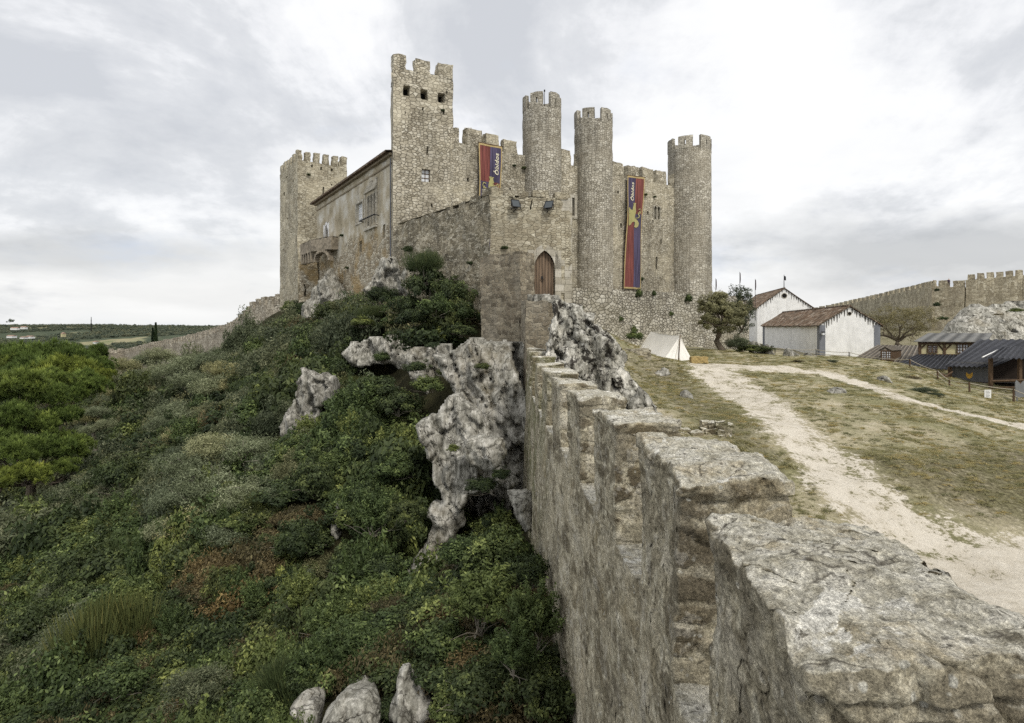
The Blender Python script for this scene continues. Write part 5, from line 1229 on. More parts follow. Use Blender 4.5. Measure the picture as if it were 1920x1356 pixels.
# ------------------------------------------------------------------ town wall on the left
ow = empty('town_wall', (-40, 100, -5), 'long pale battlemented town wall climbing from the valley to the castle', 'wall')
OW = [(528, 552, 78), (500, 556, 80), (478, 562, 83), (466, 570, 85), (461, 580, 86), (453, 586, 88), (446, 594, 91), (436, 603, 95), (425, 607, 98), (415, 610, 101), (403, 613, 104), (374, 624, 113), (337, 632, 124), (310, 637, 132), (281, 643, 141), (258, 649, 150), (239, 654, 158), (233, 656, 160)]
OWp = [W(*a) for a in OW]
def run_wall(pts, parent, mat, mh, mw, gap, th=.9, drop=7.0, slab=0.0, mth=None, res=1.0, mz=.0, walk=0.0):
    for a, b in zip(pts[:-1], pts[1:]):
        pl = Pl(a[:2], b[:2]) if a[0] < b[0] else Pl(b[:2], a[:2]); za, zb_ = (a[2], b[2]) if a[0] < b[0] else (b[2], a[2])
        mb = MB(); z0a = za-mh; z0b = zb_-mh
        P = lambda u, z, o: pl.pt(u, z, o)
        mb.patch(P(0, za-drop, walk+.15), P(pl.L, zb_-drop, walk+.15), P(pl.L, z0b-.0, walk), P(0, z0a-.0, walk), 0, res)
        mb.patch(P(0, z0a, walk), P(pl.L, z0b, walk), P(pl.L, z0b, -th), P(0, z0a, -th), 0, res)
        mb.patch(P(pl.L, zb_-drop, -th), P(0, za-drop, -th), P(0, z0a, -th), P(pl.L, z0b, -th), 0, res)
        mb.patch(P(0, za-drop, -th), P(0, za-drop, walk), P(0, z0a, walk), P(0, z0a, -th), 0, res); mb.patch(P(pl.L, zb_-drop, walk), P(pl.L, zb_-drop, -th), P(pl.L, z0b, -th), P(pl.L, z0b, walk), 0, res)
        mb.build('wall_stretch', mat, parent, rough=((.1, .5), (.06, 2)), merge=1e-4)
        n = max(1, int(round(pl.L/(mw+gap)))); st = pl.L/n
        for i in range(n):
            u0_ = st*(i+.1); u1_ = min(pl.L, u0_+st*mw/(mw+gap)); zt = za+(zb_-za)*((i+.5)/n)
            merlon(pl, u0_, u1_, zt-mh-.35, zt, mth or .6, mat, parent, jit=.07)
run_wall(OWp, ow, m_outer, 1.0, 1.15, .75)
# half-round bastion at the bend, then the stretch beyond
bc = W(215, 655, 161); R = 2.9
mb = MB(); th = np.linspace(0, 2*math.pi, 29); zs2 = np.linspace(-15, bc[2]-1, 14); TH_, Z_ = np.meshgrid(th, zs2, indexing='ij')
mb.grid(np.stack([bc[0]+R*np.cos(TH_), bc[1]+R*np.sin(TH_), Z_], -1), 0, np.stack([TH_*R, Z_], -1)); mb.poly([(bc[0]+R*math.cos(t), bc[1]+R*math.sin(t), bc[2]-1) for t in th[:-1]], 0)
bs = mb.build('bastion', m_outer, ow, rough=((.1, .5), (.06, 2)), merge=1e-4)
for i in range(7):
    a = -2.9+i*.9; p = np.array([bc[0]+(R-.3)*math.cos(a), bc[1]+(R-.3)*math.sin(a)]); t = np.array([-math.sin(a), math.cos(a)]); pl = Pl(p-t*.75, p+t*.75)
    merlon(pl, 0, 1.5, bc[2]-1.05, bc[2], .55, m_outer, bs, off=.3)
OW2 = [W(*a) for a in [(194, 657, 163), (174, 661, 170), (158, 665, 178), (141, 668, 186)]]
run_wall(OW2, ow, m_outer, 1.0, 1.2, .8, drop=9)

# ------------------------------------------------------------------ town wall on the right with its wall walk
rw = empty('battlemented_wall', (90, 160, 0), 'long sandy battlemented wall on the skyline above the rooftops at right', 'wall')
m_rw = masonry('sandy_rubble', [(.30, .26, .18), (.43, .38, .275), (.52, .465, .34), (.62, .57, .44)], (.17, .145, .10), .55, .38, .06, stain_amt=.4, patchcol=(.22, .19, .14))
RW = [W(*a) for a in [(1500, 582, 285), (1560, 571, 262), (1610, 560, 238), (1650, 551, 218), (1690, 541, 200), (1720, 534, 186), (1740, 529, 176), (1757, 526.5, 166)]]
run_wall(RW, rw, m_rw, 1.5, 3.1, 1.2, th=1.2, drop=17, res=1.6, walk=1.6)
RW2 = [W(*a) for a in [(1757, 526, 158), (1812, 526, 153)]]; run_wall(RW2, rw, m_rw, 1.75, 2.4, .75, th=1.0, drop=18, res=1.6, walk=1.6)
RW3 = [W(*a) for a in [(1813, 515.5, 153), (1866, 510, 149), (1920, 505, 145), (2010, 496, 139)]]; run_wall(RW3, rw, m_rw, 1.5, 1.4, .5, th=1.0, drop=18, res=1.6, walk=1.6)

# people on the wall walk
def person(px, py_feet, Y, shirt, trousers, lab, lean=0.0, h=1.72, step=.12):
    c = W(px, py_feet, Y); e = empty('person', tuple(c), lab, 'person')
    def skin(name, verts, edges, radii, mat):
        me = bpy.data.meshes.new(name); me.from_pydata([tuple(np.array(v)*h/1.72+c) for v in verts], edges, []); o = bpy.data.objects.new(name, me); COL.objects.link(o)
        o.modifiers.new('skin', 'SKIN'); sv = me.skin_vertices[0].data
        for i, r in enumerate(radii): sv[i].radius = (r, r*.85)
        sv[0].use_root = True; s = o.modifiers.new('sub', 'SUBSURF'); s.levels = 1; s.render_levels = 2; me.materials.append(mat); part(o, e); return o
    skinm = simple('skin_'+lab[:6], (.40, .24, .16), .6, .05)
    V = [(0, 0, .93), (0, 0, 1.15), (0, .0, 1.38), (0, 0, 1.47), (0, -.02, 1.60), (0, -.02, 1.69), (.19, 0, 1.40), (.25, .02, 1.14), (.24, -.08, .90), (.24, -.1, .80), (-.19, 0, 1.40), (-.26, .02, 1.15), (-.25, -.10, .92), (-.25, -.12, .82), (.10, 0, .86), (.11, -step, .48), (.11, -step*.6, .08), (.11, -step-.12, .03), (-.10, 0, .86), (-.11, step*.6, .48), (-.11, step, .08), (-.11, step-.12, .03)]
    E = [(0, 1), (1, 2), (2, 3), (3, 4), (4, 5), (2, 6), (6, 7), (7, 8), (8, 9), (2, 10), (10, 11), (11, 12), (12, 13), (0, 14), (14, 15), (15, 16), (16, 17), (0, 18), (18, 19), (19, 20), (20, 21)]
    Rr = [.15, .14, .15, .055, .095, .07, .07, .05, .035, .03, .07, .05, .035, .03, .095, .07, .05, .04, .095, .07, .05, .04]
    skin('body', V, E, Rr, skinm)
    skin('jacket', [(0, 0, .86), (0, 0, 1.15), (0, 0, 1.40), (.19, 0, 1.41), (.25, .02, 1.14), (.245, -.06, .98), (-.19, 0, 1.41), (-.26, .02, 1.15), (-.255, -.07, 1.0)], [(0, 1), (1, 2), (2, 3), (3, 4), (4, 5), (2, 6), (6, 7), (7, 8)], [.19, .18, .18, .085, .07, .055, .085, .07, .055], shirt)
    skin('trousers', [(0, 0, .93), (.10, 0, .86), (.11, -step, .48), (.11, -step*.6, .1), (-.10, 0, .86), (-.11, step*.6, .48), (-.11, step, .1)], [(0, 1), (1, 2), (2, 3), (0, 4), (4, 5), (5, 6)], [.165, .11, .085, .065, .11, .085, .065], trousers)
    skin('hair', [(0, .03, 1.63), (0, .0, 1.71)], [(0, 1)], [.1, .085], simple('hair_'+lab[:6], (.03, .022, .016), .7, .1))
zw = lambda Y, t: 0
person(1779, 536.8, 154.2, simple('navy_jacket', (.03, .025, .06), .8, .1), simple('dark_trousers', (.02, .02, .03), .8, .1), 'person in a dark jacket walking along the wall walk', h=1.95)
person(1750, 537.8, 168.3, simple('black_jacket', (.03, .03, .03), .8, .1), simple('light_trousers', (.25, .22, .17), .8, .1), 'person standing before the last merlons of the sloping wall', h=1.9, step=.03)

# ------------------------------------------------------------------ white houses
def white_house(px_c, px_r_w, Y, zb_, ze_, za_, length, nm, lab, ang, osc, pil):
    """gable wall from its left corner px_c; long side recedes"""
    p = np.array(xy(px_c, Y)); d = np.array([math.cos(ang), -math.sin(ang)]); n = np.array([math.sin(ang), math.cos(ang)])  # n: back along the ridge
    e = empty(nm, (p[0], p[1], zb_), lab, 'house'); g = Pl(p, p+d*px_r_w); Wd = px_r_w
    mb = MB(); hwall(mb, g, zb_, ze_, [], 0, .8); mb.poly([g.pt(0, ze_), g.pt(Wd, ze_), g.pt(Wd/2, za_)], 0)
    s1 = Pl(p+n*length, p); s2 = Pl(p+d*Wd, p+d*Wd+n*length)
    hwall(mb, s1, zb_, ze_, [], 0, 1.); hwall(mb, s2, zb_, ze_, [], 0, 1.); b = Pl(p+d*Wd+n*length, p+n*length); hwall(mb, b, zb_, ze_, [], 0, 1); mb.poly([b.pt(0, ze_), b.pt(Wd, ze_), b.pt(Wd/2, za_)], 0)
    w = mb.build('wall', [m_lime], e)
    # roof with wavy tile rows
    sl = math.hypot(Wd/2, za_-ze_); rise = (za_-ze_)/(Wd/2)
    for side in (0, 1):
        L = length+.5; nn = int(L/.075); t = np.linspace(-.18, L-.3, nn); bump = np.abs(np.sin(t/.3*math.pi))*.07
        mb = MB(); rows = []
        prof = [(-.28, 0)]+[(Wd/2*k/5, 0) for k in range(0, 6)]
        for (a, _) in prof:
            aa = a if side == 0 else Wd-a; z = ze_+.10+a*rise; base = p+d*aa
            rows.append(np.stack([base[0]+n[0]*t, base[1]+n[1]*t, z+bump], -1))
        Gd = np.stack(rows, 1); Uv = np.stack([np.stack([t/.3*.22, t*0+(a*math.sqrt(1+rise*rise))], -1) for a, _ in prof], 1)
        mb.grid(Gd, 0, Uv, flip=(side == 0))
        # underside edge strips
        mb.grid(np.stack([rows[0]-np.array([0, 0, .12]), rows[0]], 1), 0, flip=(side == 1)); fr = Gd[0]; mb.grid(np.stack([fr-np.array([0, 0, .12]), fr], 1), 0, flip=(side == 0))
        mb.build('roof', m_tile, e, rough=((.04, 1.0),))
    # ridge caps
    mb = MB(); q0 = p+d*Wd/2-n*.2; q1 = p+d*Wd/2+n*(length+.2); mb.tube([(q0[0]+(q1[0]-q0[0])*k/14, q0[1]+(q1[1]-q0[1])*k/14, za_+.14) for k in range(15)], .11, 7); mb.build('ridge_tiles', m_tile, e)
    # oculus
    mb = MB(); oz = za_-osc[0]; th = np.linspace(0, 2*math.pi, 17)[:-1]; r = osc[1]
    mb.poly([g.pt(Wd/2+r*math.cos(a), oz+r*math.sin(a), .012) for a in th], 1); mb.tube([g.pt(Wd/2+r*1.12*math.cos(a), oz+r*1.12*math.sin(a), .02) for a in list(th)+[0]], r*.16, 6, 0, False); mb.build('round_window', [m_quoin, m_dark], e)
    # soot streaks under the verge
    mb = MB(); rs = np.random.default_rng(int(px_c))
    for k in range(11):
        for side in (0, 1):
            a = Wd/2*(k+.6+rs.uniform(-.2, .2))/11.5; u_ = a if side == 0 else Wd-a; z = ze_+a*rise-.0; ln = rs.uniform(.25, .85); wd = rs.uniform(.05, .10)
            mb.poly([g.pt(u_-wd*.35, z-ln, .006), g.pt(u_+wd*.35, z-ln, .006), g.pt(u_+wd, z-.02, .006), g.pt(u_-wd, z-.02, .006)], 0)
    mb.build('soot_streaks', m_stain, e)['kind'] = 'stuff'
    if pil:
        for (pl_, a_, b_) in ((g, -.03, pil), (g, Wd-pil*1.0, Wd+.03), (s1, s1.L-pil*1.6, s1.L+.02), (s1, -.02, pil*2.5)):
            mb = MB(); pl_.bar(mb, a_, b_, zb_, ze_-.02*(pl_ is s1), -.1, .035-.001*(pl_ is s1), 0, .8); mb.build('corner_pilaster', m_greyblue, e)
    return e, g, s1
hs1, hg, hside = white_house(1537, 5.35, 60, -3.6, .12, 1.85, 27.5, 'white_house', 'low white house with grey-blue corners and a long clay tile roof', .20, (.62, .16), .5)
hs2, hg2, _ = white_house(1420, 7.5, 91, -3.4, 2.75, 5.5, 22, 'white_house', 'taller white house behind, round window under its gable and a mast', .20, (1.0, .33), 0)
mb = MB(); q = hg2.pt(3.75, 5.6, -.2); mb.tube([q, q+np.array([0, 0, 2.0])], [.06, .03], 6); mb.patch(q+np.array([.02, 0, 1.2]), q+np.array([.3, 0, 1.15]), q+np.array([.28, 0, 1.75]), q+np.array([.02, 0, 1.85]), 0); mb.build('gable_mast', m_iron, hs2)
for k, (px, py0, py1) in enumerate([(1416, 555, 523), (1387, 560, 510), (1342, 575, 522)]):
    a = W(px, py0, 75); b = W(px, py1, 75); a = a-np.array([0, 0, 3]); e = empty('flagpole', tuple(a), ['flagpole with furled flag beside the taller white house', 'tallest flagpole rising from the wispy tree top', 'flagpole nearest the right round tower'][k], 'flagpole', 'flagpoles behind the terrace wall')
    mb = MB(); mb.tube([a, b], [.04, .02], 6); mb.build('pole', m_iron, e)
    mb = MB(); hh = b[2]-a[2]; zz_ = [b[2]-.1, b[2]-.5, b[2]-.9, b[2]-1.4]; mb.tube([(b[0]+.06, b[1], z) for z in zz_], [.03, .06, .07, .02], 7); mb.build('flag', simple('dark_flag%d' % k, (.07, .045, .05), .8, .2), e)
# lantern on the house corner
lc = hg.pt(.22, -.75, .3); e = empty('wall_lantern', tuple(lc), 'small wall lantern on the grey-blue house corner', 'lamp')
mb = MB(); mb.box(lc, (.2, .2, .34), 0); mb.box(lc+np.array([0, 0, .21]), (.28, .28, .06), 0); mb.tube([lc+np.array([0, 0, .1]), hg.pt(.22, -.6, 0)], .02, 5); mb.build('lantern_body', m_iron, e); mb = MB(); mb.box(lc-np.array([0, .0, 0]), (.205, .205, .22), 0); mb.build('lantern_glass', m_paper, e)

# ------------------------------------------------------------------ timber market buildings
def sheet_roof(mb, c, mat=0, wave=(.05, .30), thick=.03):
    """c = ridge-left, ridge-right, eave-right, eave-left points"""
    rl, rr_, er, el = [np.asarray(q, float) for q in c]; L = np.linalg.norm(er-el); n = max(8, int(L/(wave[1]/5))); s = np.linspace(0, 1, n)
    nrm = np.cross(er-el, rl-el); nrm /= np.linalg.norm(nrm)
    w = (np.sin(s*L/wave[1]*2*math.pi)*wave[0])[:, None]*nrm
    E = el+(er-el)*s[:, None]+w; Rg = rl+(rr_-rl)*s[:, None]+w; D = np.linalg.norm(rl-el)
    mid = [E+(Rg-E)*t for t in (0, .33, .66, 1)]
    uvs = np.stack([np.stack([s*L, s*0+D*t], -1) for t in (0, .33, .66, 1)], 1)
    mb.grid(np.stack(mid, 1), mat, uvs); lo = [m_-nrm*thick for m_ in mid]; mb.grid(np.stack(lo, 1), mat, uvs, flip=True)
    mb.grid(np.stack([lo[0], mid[0]], 1), mat)
def lattice(pl_or, u0, u1, z0, z1, nu, nv, off, parent, pl):
    mb = MB(); pl.bar(mb, u0, u1, z0, z1, off-.04, off-.02, 1)
    for t in np.linspace(0, 1, nu+1): w = .07 if t in (0, 1) or abs(t-.5) < .01 else .022; c = u0+(u1-u0)*t; pl.bar(mb, c-w/2, c+w/2, z0-.04, z1+.04, off-.018, off+.04, 0)
    for t in np.linspace(0, 1, nv+1): w = .07 if t in (0, 1) else .022; c = z0+(z1-z0)*t; pl.bar(mb, u0-.04, u1+.04, c-w/2, c+w/2, off-.016, off+.036, 0)
    return mb.build('window', [m_timber, m_paper], parent)
BV = np.array([.74, .67])
def bk_(pl, u, k, z=None):
    q = pl.p0+pl.d*u+BV*k
    return q if z is None else np.array([q[0], q[1], z])
# low house with the ribbed brown roof and dormer
Yh1 = 51; b1 = empty('dormer_cottage', tuple(W(1640, 700, Yh1)), 'low cottage with brown ribbed roof and one small dormer', 'house')
mb = MB(); el = W(1590, 678, 50); er = W(1716, 684, 49.5); rl = W(1645, 647, 54.5); rr_ = W(1728, 648, 54.5); sheet_roof(mb, (rl, rr_, er, el), 0, (.035, .42)); bl_ = rl+np.array([BV[0]*5, BV[1]*5, -1.6]); br_ = rr_+np.array([BV[0]*5, BV[1]*5, -1.6]); sheet_roof(mb, (rr_, rl, bl_, br_), 0, (.035, .42)); mb.build('roof', m_brownsheet, b1)
mb = MB(); mb.obox((el[0]+.5, el[1]+.3, -6), (er[0]-el[0]-.8, 0, 0), (3.2, 2.9, 0), (0, 0, el[2]+6-.1), 0); mb.build('wall', m_timber, b1)
dp = Pl(xy(1651, 49.9), xy(1671, 49.9)); mb = MB(); zd0 = dp.z(1660, 676); zd1 = dp.z(1660, 657)
mb.obox(dp.pt(0, zd0-.3, 0), dp.D(dp.L), (BV[0]*2.6, BV[1]*2.6, 0), (0, 0, zd1-zd0+.3), 0); mb.build('dormer', m_timber, b1)
mb = MB(); pk = bk_(dp, dp.L*.5, -.2, zd1+.30); B3 = np.array([BV[0]*3, BV[1]*3, 0]); a_ = bk_(dp, -.15, -.2, zd1-.02); c_ = bk_(dp, dp.L+.15, -.2, zd1-.02)
sheet_roof(mb, (pk+B3, pk, a_, a_+B3), 0, (.02, .4)); sheet_roof(mb, (pk, pk+B3, c_+B3, c_), 0, (.02, .4)); mb.poly([dp.pt(0, zd1, .05), dp.pt(dp.L, zd1, .05), bk_(dp, dp.L*.5, -.04, zd1+.28)], 0); mb.build('dormer_roof', m_brownsheet, b1)
lattice(None, .05, dp.L-.05, zd0+.06, zd1-.05, 4, 4, .05, b1, dp)
# half-timbered house
Yh2 = 47.5; hp = Pl(xy(1724, 48), xy(1845, 47.0)); b2_ = empty('half_timbered_house', tuple(hp.pt(0, -5)), 'half-timbered house with cream panels, lattice windows and grey felt roof', 'house')
zt = hp.z(1770, 642.5); zl = hp.z(1770, 664.5); m_cream = simple('cream_plaster', (.50, .45, .27), .9, .15, 2, .1)
mb = MB(); hwall(mb, hp, -6, zt, [], 0, .8); hwall(mb, Pl(bk_(hp, 0, 5), hp.p0), -6, zt, [], 0, .8); hwall(mb, Pl(hp.p1, bk_(hp, hp.L, 5)), -6, zt, [], 0, .8); hwall(mb, Pl(bk_(hp, hp.L, 5), bk_(hp, 0, 5)), -6, zt, [], 0, .8); mb.build('wall', m_cream, b2_)
mb = MB(); U = hp.u
for x in (1724.5, 1770.5, 1822): hp.bar(mb, U(x)-.09, U(x)+.09, zl-.1, zt, -.05, .07)
hp.bar(mb, -.1, hp.L+.1, zt-.14, zt+.04, -.05, .085); hp.bar(mb, -.1, hp.L+.1, zl-.14, zl+.02, -.05, .09)
def brace(ua, za_, ub, zb2): mb.tube([hp.pt(ua, za_, .03), hp.pt(ub, zb2, .03)], .055, 4)
brace(U(1727), zl+.45, U(1736), zt-.08); brace(U(1768), zl+.35, U(1758), zt-.08); brace(U(1773), zl+.35, U(1784), zt-.08)
mb.build('timber_frame', m_timber, b2_)
lattice(None, U(1739), U(1756), zl+.12, zt-.22, 6, 4, .06, b2_, hp); lattice(None, U(1794), U(1815), zl+.12, zt-.12, 4, 3, .06, b2_, hp)
mb = MB(); sheet_roof(mb, (bk_(hp, -.2, 3.2, zt+.72), bk_(hp, hp.L, 3.2, zt+.72), bk_(hp, hp.L+.3, -.5, zt+.08), bk_(hp, -.3, -.5, zt+.08)), 0, (.015, .9)); mb.build('roof', m_greysheet, b2_)
mb = MB(); sheet_roof(mb, (hp.pt(-.2, zl-.02, .1), hp.pt(U(1800), zl-.02, .1), W(1786, 694, 43.5), W(1678, 684, 44.5)), 0, (.04, .30)); mb.build('lower_roof', m_black, b2_)
# open shed with the corrugated black roof, board with a shield and a deck
Ys = 39.5; sp = Pl(xy(1781, 40.2), xy(1857, 39.2)); b3 = empty('market_shed', tuple(sp.pt(0, -6)), 'open dark timber shed with black corrugated roof and a shield painted on its board', 'shed')
mb = MB(); sheet_roof(mb, (W(1835, 637, 44.2), W(1985, 636, 42.5), W(1862, 688.5, 38.8)+np.array([0, 0, 0]), W(1769, 686.5, 39.6)), 0, (.05, .27)); mb.build('roof', m_black, b3)
mb = MB(); sheet_roof(mb, (W(1878, 651, 39.0), W(1990, 645, 38.2), W(1990, 674, 35.6), W(1848, 671, 36.6)), 0, (.05, .27)); mb.tube([W(1842, 670, 36.6), W(1872, 656, 38.5)], .04, 5, 1); mb.build('porch_roof', [m_black, m_white], b3)
z688 = sp.z(1820, 689); z716 = sp.z(1820, 716)
mb = MB(); hwall(mb, sp, z716, z688+.35, [], 0, .8); mb.build('board', m_grey, b3)
mb = MB(); sp.bar(mb, -.15, sp.L, z716-.12, z716-.02, -2.0, .25); mb.build('deck_edge', m_timber, b3)
mb = MB(); hwall(mb, Pl(sp.pt(0, 0, -.6)[:2], sp.pt(sp.L+6, 0, -.6)[:2]), -6.5, z716-.1, [], 0, 1); mb.patch(sp.pt(-.1, z716, -.05), sp.pt(sp.L+8, z716, -.05), bk_(sp, sp.L+8, 6, z716), bk_(sp, -.1, 6, z716), 0)
hwall(mb, Pl(bk_(sp, 0, 5), bk_(sp, sp.L+8, 5)), -6.5, z688+.8, [], 0, 1); hwall(mb, Pl(bk_(sp, 0, 5), sp.p0), -6.5, z688+.2, [], 0, 1); mb.build('back_wall', simple('dark_boards', (.035, .026, .02), .9, .3, 3, .3), b3)
for px, Y, t0, b0_ in ((1857.5, 37.3, 672, 732), (1912, 36.6, 672, 740), (1781, 40.1, 688, 740), (1822, 39.6, 716, 745)):
    mb = MB(); a = W(px, t0, Y); q = W(px, b0_, Y); mb.box(((a[0]+q[0])/2, Y, (a[2]+q[2]-.6)/2), (.17, .17, a[2]-q[2]+.6), 0); mb.build('post', m_timber, b3)
mb = MB(); mb.tube([W(1786, 712, 39.4), W(1764, 700, 39.6)], .06, 5); mb.tube([W(1764, 712, 39.4), W(1786, 697, 39.6)], .05, 5); mb.tube([W(1860, 715, 37), W(1925, 713, 36.4)], .07, 5); mb.tube([W(1860, 727, 37), W(1925, 726, 36.4)], .05, 5); mb.build('railing', m_timber, b3)
def uzp(px, py): return sp.u(px), sp.z(px, py)
mb = MB(); sh = [(1811.5, 698), (1815, 701), (1817.5, 702), (1820, 701), (1823.5, 698), (1824, 704), (1822, 708), (1817.5, 710.5), (1813, 708), (1811, 704)]
mb.poly([sp.pt(*uzp(a, b), .012) for a, b in sh[::-1]], 0); mb.build('shield_emblem', m_shield, b3)
mb = MB()
for a, b in ((1815.3, 703.5), (1819.6, 703.5)): mb.box(sp.pt(*uzp(a, b), .016), (.07, .01, .03), 0)
mb.build('shield_marks', m_timber, b3)
# grey cut-out figure board and the paper notice
cb = W(1914, 752, 34.5); e = tag(MB().build('tmp', m_grey), None); bpy.data.objects.remove(e)
mb = MB(); Yc = 34.6; cut = [(1904, 745), (1904, 718), (1906, 713), (1910, 716), (1914, 721), (1918, 716), (1924, 712), (1930, 718), (1930, 745)]
mb.poly([W(a, b, Yc) for a, b in cut], 0); mb.poly([W(a, b, Yc)+np.array([0, .05, 0]) for a, b in cut[::-1]], 0)
for i in range(len(cut)):
    a = W(*cut[i], Yc); b = W(*cut[(i+1) % len(cut)], Yc); mb.patch(b, a, a+np.array([0, .05, 0]), b+np.array([0, .05, 0]), 0)
mb.tube([W(1907, 744, Yc+.06), W(1907, 768, Yc+.06)], .04, 5); mb.tube([W(1926, 744, Yc+.06), W(1926, 768, Yc+.06)], .04, 5)
tag(mb.build('cutout_board', simple('grey_cutout', (.17, .175, .18), .8, .15, 3, .1)), 'grey jagged cut-out board standing before the dark shed', 'board')
ng = W(1852.5, 751, 33.8)
e = empty('notice_sign', tuple(ng), 'small white notice board hung on the rope fence', 'sign'); pl = Pl(xy(1846, 33.8), xy(1858.5, 33.8)); mb = MB(); z0_, z1_ = pl.z(1852, 747), pl.z(1852, 731); pl.bar(mb, 0, pl.L, z0_, z1_, -.02, .0); mb.build('panel', m_white, e)
mb = MB()
for k in range(5): pl.bar(mb, pl.L*.2, pl.L*(.8 if k % 2 else .7), z1_-.09-k*.075, z1_-.07-k*.075, 0, .004)
mb.build('text_lines', m_grey, e)
mb = MB(); mb.tube([pl.pt(pl.L/2, z0_-.35, -.05), pl.pt(pl.L/2, z1_-.05, -.05)], .03, 5); mb.build('stake', m_timber, e)
# rope fence
fence = [(1453, 652, 664, 52), (1530, 655, 668, 50), (1592, 660, 673, 48), (1706, 673, 694, 41.5), (1758, 694, 714, 38.5), (1780, 712, 725, 36.5), (1817.5, 717, 737, 34.8), (1900.5, 729, 753, 33.4), (1990, 760, 790, 31.5)]
tops = []; posts = []
for k, (px, t, b, Y) in enumerate(fence):
    a = W(px, t, Y); q = W(px, b+1, Y); e = empty('fence_post', tuple(q), None, None)
    bpy.data.objects.remove(e); mb = MB(); r_ = .055 if px > 1600 else .04; mb.tube([q-np.array([0, 0, .25]), (a+q)/2+np.array([.01, 0, 0]), a], [r_, r_*.95, r_*.85], 7)
    lab = ['thin dark fence post before the long white wall', 'fence post at the grey-blue house corner', 'dark fence post in front of the white gable', 'first wooden post beside the black lower roof', 'wooden post left of the shield board', 'short post under the deck of the shed', 'wooden post below the shield board', 'stout wooden post right of the white notice', 'wooden post at the right edge of the picture'][k]
    tag(mb.build('fence_post', m_timber if px > 1600 else m_iron), lab, 'post', 'posts of the rope fence'); tops.append((a, q))
rope = MB()
for (a, q), (b, r) in zip(tops[:-1], tops[1:]):
    for h in (.06, .5):
        s = a+(q-a)*h; t = b+(r-b)*h; pts = [s+(t-s)*k/8-np.array([0, 0, .10*np.linalg.norm(t-s)*.5*4*(k/8)*(1-k/8)*.5]) for k in range(9)]
        rope.tube(pts, .022, 5, 0, False)
tag(rope.build('rope', m_rope), 'sagging double rope strung along the fence posts', 'rope')

# ------------------------------------------------------------------ tent, straw, low walls
tn = empty('tent', tuple(W(1255, 676, 38.5)), 'white canvas ridge tent pitched on the grass', 'tent')
rf = W(1275.5, 629.5, 38.0); rb_ = W(1220.5, 621.5, 42.2); fl = W(1243, 677.5, 37.6); fr_ = W(1298, 674.5, 38.6); bl2_ = W(1187, 668, 42.3); br2 = np.array([fr_[0]-.6, 44.6, -1.95]); pf = W(1273, 677, 37.5)
mb = MB()
def cloth(a, b, c, d, sag=.13, n=14, flip=False, seed=0):
    u = np.linspace(0, 1, n)[:, None, None]; v = np.linspace(0, 1, n)[None, :, None]; P = (1-u)*(1-v)*a+u*(1-v)*b+u*v*c+(1-u)*v*d
    nn = np.cross(b-a, d-a); nn = nn/np.linalg.norm(nn); w = (np.sin(np.pi*v)*.8+.2*np.sin(np.pi*u))*sag; w = w+.02*np.sin(14*u+3*v+seed)*(1-v)
    mb.grid(P-nn*w*(1 if not flip else -1), 0)
midr = (rf+rb_)/2-np.array([0, 0, .06])
cloth(bl2_, fl, rf, rb_, .14); cloth(fr_, br2, rb_, rf, .12, seed=2)
cloth(fl, pf, rf, rf+np.array([-.01, 0, 0]), .05, seed=4); cloth(pf+np.array([.06, .1, 0]), fr_, rf+np.array([.01, .05, 0]), rf+np.array([0, .05, 0]), .05, seed=5); cloth(br2, bl2_, rb_, rb_+np.array([.01, 0, 0]), .05, seed=6)
sm = mb.build('canvas', m_canvas, tn, smooth=True)
mb = MB(); mb.tube([pf+np.array([-.03, -.03, 0]), rf+np.array([-.01, -.02, .08])], .03, 6); mb.build('pole', m_timber, tn)
mb = MB(); mb.tube([rf, W(1262, 690, 35.5)], .012, 4); mb.tube([rb_, rb_+np.array([-1.0, 1.8, -1.75])], .012, 4); mb.build('guy_ropes', m_rope, tn)
hb = W(1310.5, 675, 36.8); mb = MB(); mb.box(hb, (.98, .48, .38), 0, .05); tag(mb.build('straw_bale', m_hay, rough=((.03, 4), (.02, 14)), merge=1e-4), 'small straw bale lying right of the tent', 'straw bale')
p0 = xy(1163, 33); p1_ = xy(1219.5, 33.5); block([p0, p1_, (p1_[0]+.2, 34.6), (p0[0], 34.1)], -2.6, [-1.25, -1.28, -1.28, -1.25], m_barb_grey, 'tmpwall', None, .15, ((.05, 1.5), (.03, 5)))
o = COL.objects[-1]; o.name = 'low_wall'; tag(o, 'low square stone wall just left of the tent', 'wall')
# dry stone heap at the foot of the parapet
g0 = W(1272, 812, 18.6); st = empty('stone_heap', tuple(g0), 'short dry-stone row of loose blocks right of the parapet', 'stone wall')
rr = np.random.default_rng(5)
for k in range(26):
    px = 1270+rr.uniform(0, 100); lv = rr.integers(0, 3); py = 816-lv*9+rr.uniform(-2, 2)+(0 if px < 1350 else 6)-(px-1270)*.03
    if lv == 2 and px < 1320: continue
    c = W(px, py, 18.4+lv*.12+rr.uniform(-.1, .1)); mb = MB(); mb.box(c, (rr.uniform(.2, .38), .26, rr.uniform(.12, .2)), 0, .05); part(mb.build('stone', m_near, None, rough=((.05, 3), (.02, 9)), merge=1e-4), st)
sl0 = W(1468, 957, 14.2)

